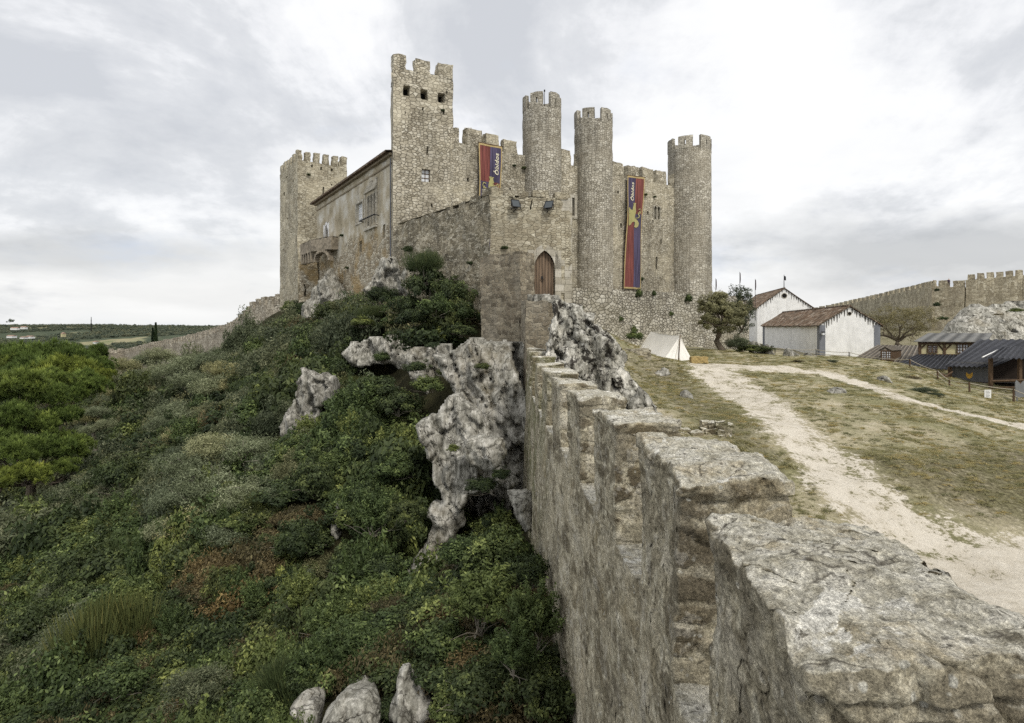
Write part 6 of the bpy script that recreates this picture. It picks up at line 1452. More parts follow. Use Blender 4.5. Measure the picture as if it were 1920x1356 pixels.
# ------------------------------------------------------------------ trees
def limb(mb, p, d, L, r, depth, rng, tips, bend=.25, up=.1):
    pts = [p.copy()]; rad = [r]; n = 5
    for k in range(n):
        d = d+rng.normal(0, bend, 3)*.5; d[2] += up*.3; d /= np.linalg.norm(d); p = p+d*L/n; pts.append(p.copy()); rad.append(r*(1-.55*(k+1)/n))
    mb.tube(pts, rad, 7 if depth == 0 else 5, 0, False)
    if depth >= 3 or r < .012: tips.append(p); return
    for k in range(rng.integers(2, 4)):
        q = pts[-1] if k < 2 else pts[rng.integers(2, n)]
        dd = d+rng.normal(0, .55, 3); dd[2] += up; dd /= np.linalg.norm(dd); limb(mb, q.copy(), dd, L*rng.uniform(.6, .8), rad[-1]*.8, depth+1, rng, tips, bend, up)
    if depth >= 1: tips.append(pts[3])
def tree(name, base, label, cat, H, trunk_r, lean, leafmat, rc, per, lsize, lasp, seed, up=.25, crown_xy=1.0, group=None, bark=None, first=.4, cscale=None, nst=1, center=None, spread=.55, leaf_kind='leaf', clamp=None):
    rng = np.random.default_rng(seed); base = np.asarray(base, float); e = empty(name, tuple(base), label, cat, group)
    mb = MB(); tips = []
    for s in range(nst):
        d = np.array([lean[0]+rng.normal(0, .15)*(nst > 1), lean[1]+rng.normal(0, .15)*(nst > 1), 1.]); d /= np.linalg.norm(d)
        p = base-np.array([0, 0, .3]); top = base+d*H*first; m1 = (p+top)/2+rng.normal(0, .05*H, 3)*np.array([1, 1, 0]); mb.tube([p, p+(m1-p)*.5, m1, (m1+top)/2+rng.normal(0, .02*H, 3), top], [trunk_r*1.25, trunk_r, trunk_r*.9, trunk_r*.8, trunk_r*.7], 9, 0, False)
        for k in range(4):
            a = 2*math.pi*(k+rng.uniform(0, .6))/4; dd = d*.8+np.array([math.cos(a), math.sin(a), 0])*spread*1.4; dd /= np.linalg.norm(dd); limb(mb, top.copy(), dd, H*.34, trunk_r*.6, 0, rng, tips, .4, up)
    mb.build('trunk', bark or m_bark, e)
    T = np.array(tips)
    if cscale is not None:
        c = base+np.array([0, 0, H*.62]) if center is None else np.asarray(center); keep = (((T-c)/np.asarray(cscale))**2).sum(1) < 1.25; T = T[keep]
        ex = rng.normal(0, 1, (len(T)//2+90, 3)); ex /= np.linalg.norm(ex, axis=1, keepdims=True); ex = c+ex*np.asarray(cscale)*rng.uniform(.45, .95, (len(ex), 1)); T = np.concatenate([T, ex])
    Ps = []; Ns = []; Sh = []; c0_ = T.mean(0)
    for t in T:
        k = int(per*rng.uniform(.5, 1.4)); q = rng.normal(0, 1, (k, 3)); q /= np.linalg.norm(q, axis=1, keepdims=True); q *= rng.uniform(.2, 1, (k, 1))**.5
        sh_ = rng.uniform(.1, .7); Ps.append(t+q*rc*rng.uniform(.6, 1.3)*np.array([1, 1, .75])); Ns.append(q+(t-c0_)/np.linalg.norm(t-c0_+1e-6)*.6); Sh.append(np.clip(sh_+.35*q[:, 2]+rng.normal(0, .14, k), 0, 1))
    P = np.concatenate(Ps); N = np.concatenate(Ns); S = np.concatenate(Sh); V, Q = leaves(P, N, lsize, lasp, .3, .9, rng)
    me = foliage_mesh('crown', V-0, Q, S, leafmat); o = bpy.data.objects.new('crown', me); COL.objects.link(o); part(o, e); return e
tree('olive_tree', W(1358, 658, 49.5), 'olive tree with a dense rounded grey-green crown by the terrace wall', 'tree', 4.4, .26, (-.12, 0), L_olive, .36, 170, .17, .34, 21, .1, first=.42, cscale=(1.9, 1.8, 1.65), center=W(1353, 590, 49.5))
tree('wispy_tree', W(1392, 655, 51), 'wispy young tree with a feathery pointed top right of the olive tree', 'tree', 5.2, .10, (-.02, 0), L_grey, .30, 48, .16, .34, 22, .35, first=.3, cscale=(1.1, 1.1, 2.2), center=W(1390, 580, 51))
tree('spreading_tree', W(1682, 655, 88), 'wide half-bare tree with ochre-green twigs beyond the white house', 'tree', 7.2, .30, (.05, 0), L_ochre, .60, 48, .22, .25, 23, .12, first=.16, cscale=(4.7, 4, 2.9), center=W(1692, 602, 88), spread=.9, nst=2)
def cypress(px, py0, py1, Y, wpx, lab):
    b = W(px, py0, Y); t = W(px, py1, Y); H = t[2]-b[2]; r = wpx/F*Y/2; e = empty('cypress', tuple(b), lab, 'tree', 'cypresses behind the town wall'); rng = np.random.default_rng(int(px))
    n = 5200; z = rng.uniform(0, 1, n)**.9; a = rng.uniform(0, 6.28, n); rad = r*np.clip(1.05-z, .04, 1)**.6*(.8+.25*np.sin(a*3+z*9))*rng.uniform(.5, 1.0, n)
    P = np.stack([b[0]+rad*np.cos(a), b[1]+rad*np.sin(a), b[2]+z*H], 1); V, Q = leaves(P, np.stack([np.cos(a), np.sin(a), a*0+.4], 1), .42, .3, .9, .5, rng); o = bpy.data.objects.new('crown', foliage_mesh('crown', V, Q, rng.uniform(0, 1, n), L_cyp)); COL.objects.link(o); part(o, e)
    mb = MB(); mb.tube([b-np.array([0, 0, 1]), b+np.array([0, 0, H*.6])], [.2, .08], 6); mb.build('trunk', m_bark, e)
cypress(292, 640, 605, 165, 7.5, 'taller cypress rising behind the town wall'); cypress(286.5, 641, 615, 166, 5.5, 'shorter cypress left of the taller cypress')

# umbrella pines at the left: several foliage domes on forking limbs
def pine(base, top_c, domes, lab, seed):
    rng = np.random.default_rng(seed); base = np.asarray(base, float); e = empty('umbrella_pine', tuple(base), lab, 'tree', 'umbrella pines at the foot of the slope')
    mb = MB(); fork = base+(np.asarray(top_c)-base)*.45
    mb.tube([base-np.array([0, 0, 1]), base+(fork-base)*.5+rng.normal(0, .15, 3), fork], [.34, .28, .24], 9, 0, False)
    for (px, py, Y, rp) in domes:
        c = W(px, py, Y); r = rp/F*Y; bot = c-np.array([0, 0, r*.25]); m1 = fork+(bot-fork)*.4+np.array([0, 0, -.1])+rng.normal(0, .2, 3); m2 = fork+(bot-fork)*.75+rng.normal(0, .15, 3)
        mb.tube([fork, m1, m2, bot], [.13, .10, .07, .04], 6, 0, False)
        for k in range(9):
            a = rng.uniform(0, 6.28); q = c+np.array([math.cos(a)*r*.8, math.sin(a)*r*.8, r*.12]); mb.tube([m2+rng.normal(0, .1, 3), (m2+q)/2+rng.normal(0, .15, 3)-np.array([0, 0, .12*r]), q], [.045, .028, .01], 5, 0, False)
    mb.build('trunk', m_bark, e)
    for i, (px, py, Y, rp) in enumerate(domes):
        c = W(px, py-4, Y); r = rp/F*Y*1.25; o = bpy.data.objects.new('crown', SHR['pine'][i % 2]); COL.objects.link(o); o.parent = e; o.location = Vector(c)-e.location; o.scale = (r, r, r*1.3); o.rotation_euler = (rng.normal(0, .12), rng.normal(0, .12), rng.uniform(0, 6))
pine(W(60, 1010, 38), W(60, 760, 38), [(30, 745, 38, 46), (72, 760, 39, 42), (15, 800, 36, 40), (60, 815, 37, 40), (110, 800, 39, 34), (-25, 760, 38, 45), (30, 865, 34, 42), (85, 860, 36, 40), (130, 850, 38, 34), (-20, 850, 35, 44), (120, 890, 36, 26), (50, 905, 33, 34), (0, 915, 33, 34), (98, 725, 42, 30)], 'nearest umbrella pine with bright green stepped crowns at the left edge', 41)
pine(W(120, 800, 58), W(110, 700, 58), [(40, 700, 60, 52), (95, 696, 60, 50), (150, 694, 60, 44), (175, 705, 58, 34), (120, 720, 55, 46), (60, 722, 55, 48), (10, 715, 58, 46), (160, 735, 52, 36), (185, 722, 56, 26), (130, 750, 50, 34)], 'broad flat-topped umbrella pine behind, against the valley', 42)

# the large feathery grey olive with bare limbs
OLB = []
def on_slope(px, py, Y, r):
    """keep a bush in front of the hillside it grows on"""
    if px > 990: return Y
    yh = ray_ground(px, py+r*.3, slope_z)[1]
    return min(Y, yh-.35*r/F*yh) if yh > 4.5 else Y
def big_olive(base, blobs, lab, seed, cat='tree', dens=1.0, kind='wild'):
    blobs = [(a, b, on_slope(a, b, c, d), d) for a, b, c, d in blobs]; OLB.extend(blobs)
    rng = np.random.default_rng(seed); base = np.asarray(base, float); e = empty('wild_olive', tuple(base), lab, cat); mb = MB(); mr = base+np.array([-.2, 0, .8]); mb.tube([base-np.array([0, 0, .6]), mr], [.16, .12], 8, 0, False)
    for (px, py, Y, rp) in blobs:
        c = W(px, py, Y); r = rp/F*Y; m1 = mr+(c-mr)*.45+rng.normal(0, .25, 3); mb.tube([mr, m1, m1+(c-m1)*.6+rng.normal(0, .15, 3), c], [.075, .05, .035, .015], 6, 0, False)
        for k in range(14):
            a = rng.normal(0, 1, 3); a /= np.linalg.norm(a); a[2] = abs(a[2])*.7; q = c+a*r*rng.uniform(.7, 1.05); s = m1+(c-m1)*rng.uniform(.2, 1); mb.tube([s, (s+q)/2+rng.normal(0, .12, 3), q], [.024, .015, .005], 4, 0, False)
    mb.build('limbs', m_greybark, e)
    for i, (px, py, Y, rp) in enumerate(blobs):
        c = W(px, py, Y); r = rp/F*Y; o = bpy.data.objects.new('crown', SHR[kind][i % len(SHR[kind])]); COL.objects.link(o); o.parent = e; o.location = Vector(c)-e.location; o.scale = (r*1.1, r*1.1, r); o.rotation_euler = (0, 0, rng.uniform(0, 6))
big_olive(W(500, 1080, 22), [(400, 850, 25, 52), (455, 850, 25, 50), (350, 880, 24, 46), (500, 880, 24, 44), (400, 920, 23, 60), (330, 940, 22.5, 46), (460, 940, 22.5, 54), (370, 990, 21.5, 54), (310, 1000, 21.5, 40), (430, 1010, 21, 46), (340, 1045, 20.5, 40), (520, 930, 23, 34)], 'large feathery grey-green wild olive with bare silver limbs on the slope', 51)
big_olive(W(380, 790, 50), [(350, 690, 52, 34), (395, 680, 52, 34), (420, 700, 50, 32), (360, 720, 50, 38), (400, 730, 48, 38), (320, 705, 54, 30), (435, 725, 48, 26)], 'rounded grey-green olive below the town wall', 52)
big_olive(W(240, 790, 62), [(235, 690, 64, 26), (270, 680, 66, 26), (300, 672, 66, 28), (215, 715, 62, 26), (260, 715, 61, 30), (300, 700, 62, 30)], 'grey olive beside the bastion of the town wall', 53)
big_olive(W(330, 850, 42), [(325, 775, 42, 34), (360, 790, 41, 34), (300, 800, 40, 28), (345, 820, 39, 30), (385, 800, 41, 26)], 'mid-sized grey olive above the large feathery one', 54)
big_olive(W(180, 830, 46), [(160, 785, 46, 24), (185, 775, 46, 22), (195, 800, 45, 20), (165, 808, 45, 18)], 'small silvery olive right of the umbrella pines', 55)
big_olive(W(460, 700, 62), [(440, 650, 66, 26), (470, 640, 66, 28), (500, 632, 66, 28), (480, 665, 62, 28), (520, 650, 62, 26), (450, 675, 62, 24)], 'dark grey olive below the square tower', 56)
# ------------------------------------------------------------------ shrubs one can tell apart
def S(px, py, rp, Y, kind, lab, sz=.9, cat='shrub', stems=True, name=None, group=None):
    Y = on_slope(px, py, Y, rp)
    return shrub(W(px, py, Y), rp/F*Y, kind, lab, group, sz, cat, name, stems)
S(803, 540, 50, 37, 'dark', 'tall dark bush under the gatehouse flank', 1.25); S(848, 560, 44, 35.5, 'dark', 'tall dark bush touching the gatehouse flank', 1.25); S(800, 515, 34, 36.5, 'broom', 'feathery broom rising above the tall dark bush', 1.2); S(765, 580, 36, 37, 'dark', 'dark bush between the white crag and the tall dark bushes', 1.1); S(825, 610, 42, 33, 'dark', 'dark bush under the bright green one', 1.0)
S(820, 580, 38, 32, 'mid', 'bright green leafy bush in front of the dark broom', .9); S(868, 590, 34, 32.5, 'mid', 'green bush in the corner between flank and buttress', .9)
S(780, 600, 40, 33, 'dark', 'low dark bush left of the bright green one', .8); S(865, 622, 32, 31, 'dark', 'dark bush overhanging the white ledge', .7)
S(715, 560, 34, 42, 'dark', 'dark bush at the foot of the white crag', 1.0); S(742, 580, 32, 40, 'mid', 'round green bush right below the white crag', .9); S(700, 600, 30, 40, 'broom', 'grassy broom clump above the white ledge', .8); S(660, 600, 26, 44, 'dark', 'small dark bush on the left end of the ledge', .9)
S(680, 606, 28, 38, 'mid', 'green bush sitting on the white ledge', .6); S(745, 604, 32, 38, 'mid', 'spreading bush hanging over the middle of the ledge', .6)
S(600, 620, 32, 52, 'dark', 'dark bush below the residence crag', .9); S(570, 600, 26, 58, 'brown', 'reddish brown bush beside the crag foot', .8); S(540, 610, 28, 58, 'mid', 'green bush below the square tower foot', .9); S(545, 578, 20, 62, 'mid', 'small bush right at the foot of the square tower', .9)
S(600, 665, 30, 42, 'mid', 'yellow-green bush left of the white ledge', .8); S(560, 660, 30, 46, 'dark', 'round dark bush left of the yellow-green one', .9)
S(700, 735, 58, 27, 'dark', 'big dark bush hanging below the white ledge', .8); S(745, 760, 46, 25.5, 'dark', 'dark bush left of the pointed buttress', .9); S(655, 760, 44, 27, 'mid', 'leafy bush above the tall grey rock', .8); S(805, 725, 36, 25, 'mid', 'light green bush in the notch between the cliffs', .7)
S(690, 850, 60, 22.5, 'dark', 'wide dark bush in the middle of the slope', .8); S(740, 880, 46, 20.5, 'mid', 'bush just left of the buttress prow', .9)
S(905, 915, 34, 17.2, 'dark', 'dark bush in the hollow between buttress and wall', .8); S(940, 890, 22, 17.2, 'dark', 'little dark bush against the cliff beside the wall', .8)
S(700, 980, 58, 17.5, 'spray', 'leafy upright bush left of the buttress foot', .9); S(760, 960, 40, 17, 'dark', 'dark bush tucked under the buttress prow', .9)
S(930, 1030, 62, 12.5, 'mid', 'bush beside the white rock hump at the wall foot', .8); S(870, 1040, 48, 12.6, 'mid', 'green bush growing over the buttress foot', .9); S(990, 1080, 52, 10.6, 'dark', 'dark bush pressed against the wall', 1.0)
S(900, 1150, 88, 10.2, 'spray', 'big leafy bush with pale shoots in the foreground', .9); S(1000, 1190, 74, 9.0, 'spray', 'foreground bush leaning on the wall', 1.1); S(1010, 1300, 80, 8.2, 'dark', 'dark foreground bush at the bottom against the wall', 1.0); S(900, 1300, 84, 8.6, 'dark', 'dark foreground bush at the bottom of the picture', .9)
S(960, 1240, 60, 8.3, 'spray', 'bush with pale new leaves between the dark foreground bushes', .9); S(830, 1210, 62, 10.4, 'mid', 'green bush above the pale rock knob', .9); S(690, 1215, 46, 11.5, 'mid', 'yellowish green bush in the grassy hollow', .8)
S(440, 1130, 42, 17.5, 'spray', 'light green upright bush, left one of the pair in mid slope', 1.25); S(482, 1135, 38, 17, 'spray', 'light green upright bush, right one of the pair in mid slope', 1.2); S(318, 1190, 32, 17, 'spray', 'small upright laurel in the lower left scrub', 1.5)
S(370, 1290, 64, 12.5, 'grey', 'grey-green feathery bush at the bottom of the slope', .8); S(722, 1070, 46, 15.3, 'dark', 'dark bush below the foot of the pointed buttress', .9); S(800, 1140, 50, 12.8, 'mid', 'green bush between buttress foot and rock knob', .9); S(735, 1140, 44, 13, 'brown', 'dry brownish bush in the gap below the buttress', .8); S(700, 1265, 34, 11.8, 'broom', 'grassy tuft behind the broad bottom rock', .8); S(735, 1335, 36, 9.9, 'dark', 'dark bush right of the broad bottom rock', .9); S(850, 1330, 60, 8.8, 'mid', 'leafy bush at the very bottom right of the rocks', .9)
S(560, 1130, 46, 15, 'spray', 'leafy bush below the narrow rock blade', 1.1); S(610, 1180, 52, 13.5, 'spray', 'leafy bush above the bottom rocks', 1.0)
S(220, 1280, 54, 14, 'mid', 'bright green bush in the lower left corner scrub', .9)
S(1408, 655, 30, 49, 'dark', 'low spreading juniper at the foot of the wispy tree', .5, name='juniper'); S(1385, 648, 26, 49.6, 'grey', 'grey bush between the olive tree and the juniper', .9)
S(1435, 655, 18, 48.5, 'dark', 'right arm of juniper beside the grey rocks', .5, name='juniper')
S(1190, 632, 18, 40, 'mid', 'green bush behind the low wall beside the tent', .9); S(1078, 578, 16, 33.8, 'dark', 'flat green ivy mat at the gatehouse foot', .5)
for k, (px, py, r, sz, lb) in enumerate([(1195, 553, 9, 1.7, 'yellow-green ivy tuft under the long banner'), (1224, 552, 5, 1.9, 'narrow ivy tuft right of the banner foot'), (1288, 562, 9, 1.6, 'ivy tuft below the right round tower'), (1160, 600, 7, 1.3, 'small weed on the terrace wall below the middle tower'), (1185, 620, 8, 1.4, 'weed growing low on the terrace wall'), (1255, 590, 6, 1.3, 'weed in the joints of the terrace wall at mid height')]):
    c = W(px, py, 50); u_ = bw.u(px); q = bw.pt(u_, bw.z(px, py), .18); shrub(q, r/F*q[1], 'mid', lb, None, sz, 'plant', 'wall_plant', False)
for (pl, px, py, r, lb) in ((cur, 963, 312, 5, 'dark weed on the curtain wall right of the left banner'), (cur, 981, 316, 6, 'dark weed in the corner of the left round tower'), (kf, 829, 209, 5, 'weed sprouting high on the keep'), (sq, 578, 328, 5, 'weed tuft high on the square tower'), (cur, 1209, 366, 5, 'weed on the wall right of the long banner'), (cur, 1226, 370, 4, 'weed above the twin lancet window'), (wing, 643, 443, 6, 'bush growing on the ledge of the residence wall'), (wing, 652, 503, 5, 'small bush on the rubble below the residence'), (gl, 768, 470, 13, 'bush growing at the top of the crag by the keep'), (gl, 792, 482, 12, 'second bush at the foot of the gatehouse flank'), (gl, 884, 495, 8, 'weed low on the gatehouse flank'), (gf, 946, 466, 8, 'weed on the gatehouse front left of the door'), (cur, 1200, 525, 8, 'dark growth beside the foot of the long banner')):
    q = pl.pt(pl.u(px), pl.z(px, py), .1); shrub(q, r/F*q[1], 'dark', lb, None, 1.0, 'plant', 'wall_plant', False)
S(782, 690, 26, 28, 'dark', 'dark bush hanging over the grey rock shelf', .8); S(715, 672, 20, 35, 'mid', 'small green bush growing from the white ledge', .8); S(838, 700, 20, 27, 'mid', 'green tuft in the cleft of the cliff', .9); S(905, 690, 16, 24, 'dark', 'small dark shrub rooted high on the cliff face', .9); S(850, 842, 14, 18.3, 'mid', 'little plant growing on the edge of the pointed buttress', .8)
for px, py, r in [(640, 700, 36), (590, 735, 38), (500, 745, 40), (470, 790, 42), (660, 690, 30), (250, 830, 40), (230, 900, 44), (590, 900, 46), (690, 940, 40), (560, 1010, 50), (660, 1060, 52), (420, 1100, 46), (250, 1010, 46), (140, 1080, 50), (60, 1180, 56), (200, 1150, 48), (560, 590, 24), (520, 640, 28), (480, 660, 28), (740, 1010, 44)]:
    yh = ray_ground(px, py+r*.8, slope_z)[1]; shrub(W(px, py, yh-.3), r/F*yh, 'dark' if (px+py) % 3 else 'mid', 'tall dark evergreen bush standing up out of the scrub on the hillside', 'tall bushes on the hillside', 1.3)
# shrubs on the far town wall and crag
S(1757, 545, 5, 150, 'dark', 'dark shrub in the corner of the skyline wall', 1.3, stems=False); S(1757, 572, 7, 146, 'dark', 'dark shrub below in the same wall corner', 1.3, stems=False); S(1768, 598, 10, 112, 'mid', 'shrub at the upper edge of the bare crag', .6, stems=False); S(1905, 583, 14, 108, 'mid', 'shrub at the right on the bare crag', .5, stems=False); S(1870, 590, 9, 108, 'brown', 'brown shrub on the bare crag', .5, stems=False)
for k, (px, py, rp, lb) in enumerate([(1730, 728, 26, 'grey heather mound in front of the rope fence'), (1712, 705, 18, 'dry heather left of the rope fence'), (1755, 738, 16, 'dry brown tuft below the heather mound'), (1495, 675, 14, 'dry tuft on the crest before the white house'), (1560, 676, 12, 'low dry bush on the crest near the house corner')]):
    g = ray_ground(px, py+rp*.25); q = np.array([g[0], g[1], float(ground_z(g[0], g[1]))]); shrub(q+np.array([0, 0, .03]), rp/F*g[1], 'brown' if k % 2 else 'grey', lb, None, .42, 'shrub', 'heather', False)

# ------------------------------------------------------------------ the mass of scrub: one object, instances of the bushes above
def scatter(name, pts, scl, rot, kinds, idx, tint, label, zsc=None):
    me = bpy.data.meshes.new(name); n = len(pts); me.vertices.add(n); me.vertices.foreach_set('co', np.asarray(pts, np.float32).ravel())
    for an, arr, tp in (('scl', scl, 'FLOAT'), ('rot', rot, 'FLOAT'), ('idx', idx, 'INT'), ('tint', tint, 'FLOAT'), ('zsc', zsc if zsc is not None else scl, 'FLOAT')):
        a = me.attributes.new(an, tp, 'POINT'); a.data.foreach_set('value', np.asarray(arr).astype(np.int32 if tp == 'INT' else np.float32))
    o = bpy.data.objects.new(name, me); COL.objects.link(o)
    g = bpy.data.node_groups.new(name, 'GeometryNodeTree'); g.interface.new_socket('Geometry', in_out='INPUT', socket_type='NodeSocketGeometry'); g.interface.new_socket('Geometry', in_out='OUTPUT', socket_type='NodeSocketGeometry')
    gi = g.nodes.new('NodeGroupInput'); go = g.nodes.new('NodeGroupOutput'); jn = g.nodes.new('GeometryNodeJoinGeometry')
    def na(nm, tp):
        q = g.nodes.new('GeometryNodeInputNamedAttribute'); q.data_type = tp; q.inputs['Name'].default_value = nm; return q.outputs['Attribute']
    sx = na('scl', 'FLOAT'); sz = na('zsc', 'FLOAT'); cs = g.nodes.new('ShaderNodeCombineXYZ'); g.links.new(sx, cs.inputs[0]); g.links.new(sx, cs.inputs[1]); g.links.new(sz, cs.inputs[2])
    cr = g.nodes.new('ShaderNodeCombineXYZ'); g.links.new(na('rot', 'FLOAT'), cr.inputs[2]); e2r = g.nodes.new('FunctionNodeEulerToRotation'); g.links.new(cr.outputs[0], e2r.inputs[0]); ix = na('idx', 'INT')
    for k, ob in enumerate(kinds):
        oi = g.nodes.new('GeometryNodeObjectInfo'); oi.inputs['Object'].default_value = ob; oi.inputs['As Instance'].default_value = True; oi.transform_space = 'ORIGINAL'
        ip = g.nodes.new('GeometryNodeInstanceOnPoints'); cm = g.nodes.new('FunctionNodeCompare'); cm.data_type = 'INT'; cm.operation = 'EQUAL'; g.links.new(ix, cm.inputs[2]); cm.inputs[3].default_value = k
        g.links.new(gi.outputs[0], ip.inputs['Points']); g.links.new(cm.outputs[0], ip.inputs['Selection']); g.links.new(oi.outputs['Geometry'], ip.inputs['Instance']); g.links.new(e2r.outputs[0], ip.inputs['Rotation']); g.links.new(cs.outputs[0], ip.inputs['Scale']); g.links.new(ip.outputs[0], jn.inputs[0])
    g.links.new(jn.outputs[0], go.inputs[0]); md = o.modifiers.new('growth', 'NODES'); md.node_group = g
    tag(o, label, None, None, 'stuff'); return o
def proto(me):     # a visible foliage object already standing in the scene
    for o in COL.objects:
        if o.data is me: return o
    return None
KN = ['dark', 'mid', 'spray', 'grey', 'brown', 'broom']
PR = []; PRK = []
for kd in KN:
    for me in SHR[kd]:
        ob = proto(me)
        if ob: PR.append(ob); PRK.append(kd)
rng = np.random.default_rng(99)
cand = []; 
for (ymin, ymax, dens, r0, r1) in ((4, 14, 7, .34, .72), (14, 26, 4.2, .45, 1.0), (26, 45, 2.0, .6, 1.35), (45, 80, 1.0, .85, 1.9), (80, 160, .3, 1.2, 2.4)):
    xw = 1.05*ymax; A_ = xw*(ymax-ymin); n = int(A_*dens*1.0); x = rng.uniform(-xw, 3, int(n*(xw+3)/xw)); y = rng.uniform(ymin, ymax, len(x)); r = rng.uniform(r0, r1, len(x)); cand.append(np.stack([x, y, r], 1))
cand = np.concatenate(cand); x, y, r = cand.T; z = slope_z(x, y)
ok = (x/y > -.93) & (x < np.where(y < 27, XL(y)-.55*r-.02, -.5))
# stay off the castle and out of the way of its walls
for pl, o_ in ((gl, .3), (wing, .2), (Pl(xy(880, 30.5), xy(990, 27.2)), .3)):
    side = (x-pl.p0[0])*pl.n[0]+(y-pl.p0[1])*pl.n[1]; u_ = (x-pl.p0[0])*pl.d[0]+(y-pl.p0[1])*pl.d[1]; ok &= ~((side < o_+r*.5) & (u_ > -2) & (u_ < pl.L+1.5))
ok &= ~((y > 61) & (x > -32) & (x < 3) & (y < 90) & (x > -29-.0*(y))) | (x < -.36*y-2)
kx = CX+F*x/y; ky = HZ-F*(z+r*.5)/y; base_y = HZ-F*z/y
for poly, Y0 in ROCKS+[(WALLVIEW, 165.0)]:
    if 100 < Y0 < 160: continue
    pp = np.array(poly, float); rp_ = F*r/y*.75; ins = inside(pp, kx, ky) | inside(pp, kx, base_y) | inside(pp, kx, HZ-F*(z+r)/y) | inside(pp, kx, HZ-F*(z+2.0*r)/y) | inside(pp, kx-rp_, ky) | inside(pp, kx+rp_, ky) | inside(pp, kx-rp_*.5, ky-rp_) | inside(pp, kx+rp_*.5, ky-rp_); ok &= ~(ins & (y < Y0+2.5) & (y > Y0-5-200*(Y0 > 70)))
for (bx, by, bY, br) in OLB: ok &= ~((np.hypot(kx-bx, ky-by) < br*.8) & (y < bY-.8))
# do not bury the outer town wall
for a, b in zip(OWp[:-1], OWp[1:]):
    d = b[:2]-a[:2]; L2 = (d**2).sum(); t = np.clip(((x-a[0])*d[0]+(y-a[1])*d[1])/L2, 0, 1); q = np.hypot(x-a[0]-t*d[0], y-a[1]-t*d[1]); zt = a[2]+(b[2]-a[2])*t; ok &= ~(q < 1.6)
x, y, r, z = x[ok], y[ok], r[ok], z[ok]; kx = CX+F*x/y
Pn = np.stack([x, y, 0*x], 1); zone = fbm(Pn, .13, 3); zone2 = fbm(Pn, .4, 2, off=50); u = rng.uniform(0, 1, len(x))
kind = np.full(len(x), 'dark', dtype=object)
kind[(u > .34) & (u < .64)] = 'mid'; kind[(u >= .64) & (u < .76)] = 'spray'; kind[(u >= .76) & (u < .86)] = 'grey'; kind[(u >= .88) & (u < .93)] = 'brown'; kind[(u >= .93) & (u < .97)] = 'mid'; kind[u >= .97] = 'broom'
kind[(zone > .38) & (u > .5)] = 'brown'; kind[(zone < -.25) & (u > .4)] = 'grey'; kind[(y > 40) & (kind == 'spray')] = 'dark'
kind[(y > 36) & (u > .45) & (u < .85)] = 'grey'; kind[(y < 16) & (kind == 'grey') & (u < .8)] = 'spray'
idx = np.zeros(len(x), int)
for i in range(len(x)):
    o_ = [k for k, q in enumerate(PRK) if q == kind[i]]; idx[i] = o_[rng.integers(len(o_))] if o_ else 0
zs_c = r*(rng.uniform(.6, 1.05, len(x))+.9*(rng.uniform(0, 1, len(x)) > .82))*np.where(kind == 'spray', 1.25, 1)
tall_ = (rng.uniform(0, 1, len(x)) > .95)*(x < -3.0)*(y > 19)*((kind == 'dark') | (kind == 'grey')); big_ = 1+.9*tall_; zs_c = zs_c*(1+1.0*tall_)
scatter('undergrowth', np.stack([x, y, z+r*.25], 1), r*1.12*big_, rng.uniform(0, 6.28, len(x)), PR, idx, rng.uniform(0, 1, len(x)), 'dense evergreen scrub covering the hillside below the walls', zsc=zs_c)
print('undergrowth', len(x))
kk = (kx > 700) & (kx < 810) & (HZ-F*z/y > 640) & (HZ-F*z/y < 720); print('DBG', kk.sum(), y[kk][:10])

# woods and houses in the valley
fm = SHR['far'][0]; ft = empty('far_tree', tuple(W(20, 603, 1500)), 'largest round tree on the distant skyline at the left edge', 'tree'); ft.scale = (9, 9, 9); fo = bpy.data.objects.new('crown', fm); COL.objects.link(fo); fo.parent = ft
n = 20000; yy_ = rng.uniform(0, 1, n)**1.4*2300+260; xx_ = (rng.uniform(-1.0, .12, n))*yy_*.95; Pn = np.stack([xx_, yy_*.35, 0*xx_], 1)
nn_ = fbm(Pn, .0055, 4); keep_ = (nn_ < .34); xx_, yy_ = xx_[keep_], yy_[keep_]; zz_ = np.array([hill_z(a, b) for a, b in zip(xx_, yy_)]); rr_s = rng.uniform(2.6, 5.2, len(xx_))*(1+yy_/2600)
scatter('far_woods', np.stack([xx_, yy_, zz_+rr_s*.4], 1), rr_s, rng.uniform(0, 6.28, len(xx_)), [fo], np.zeros(len(xx_), int), rng.uniform(0, 1, len(xx_)), 'dark woods covering the distant valley and hills', zsc=rr_s*.9)
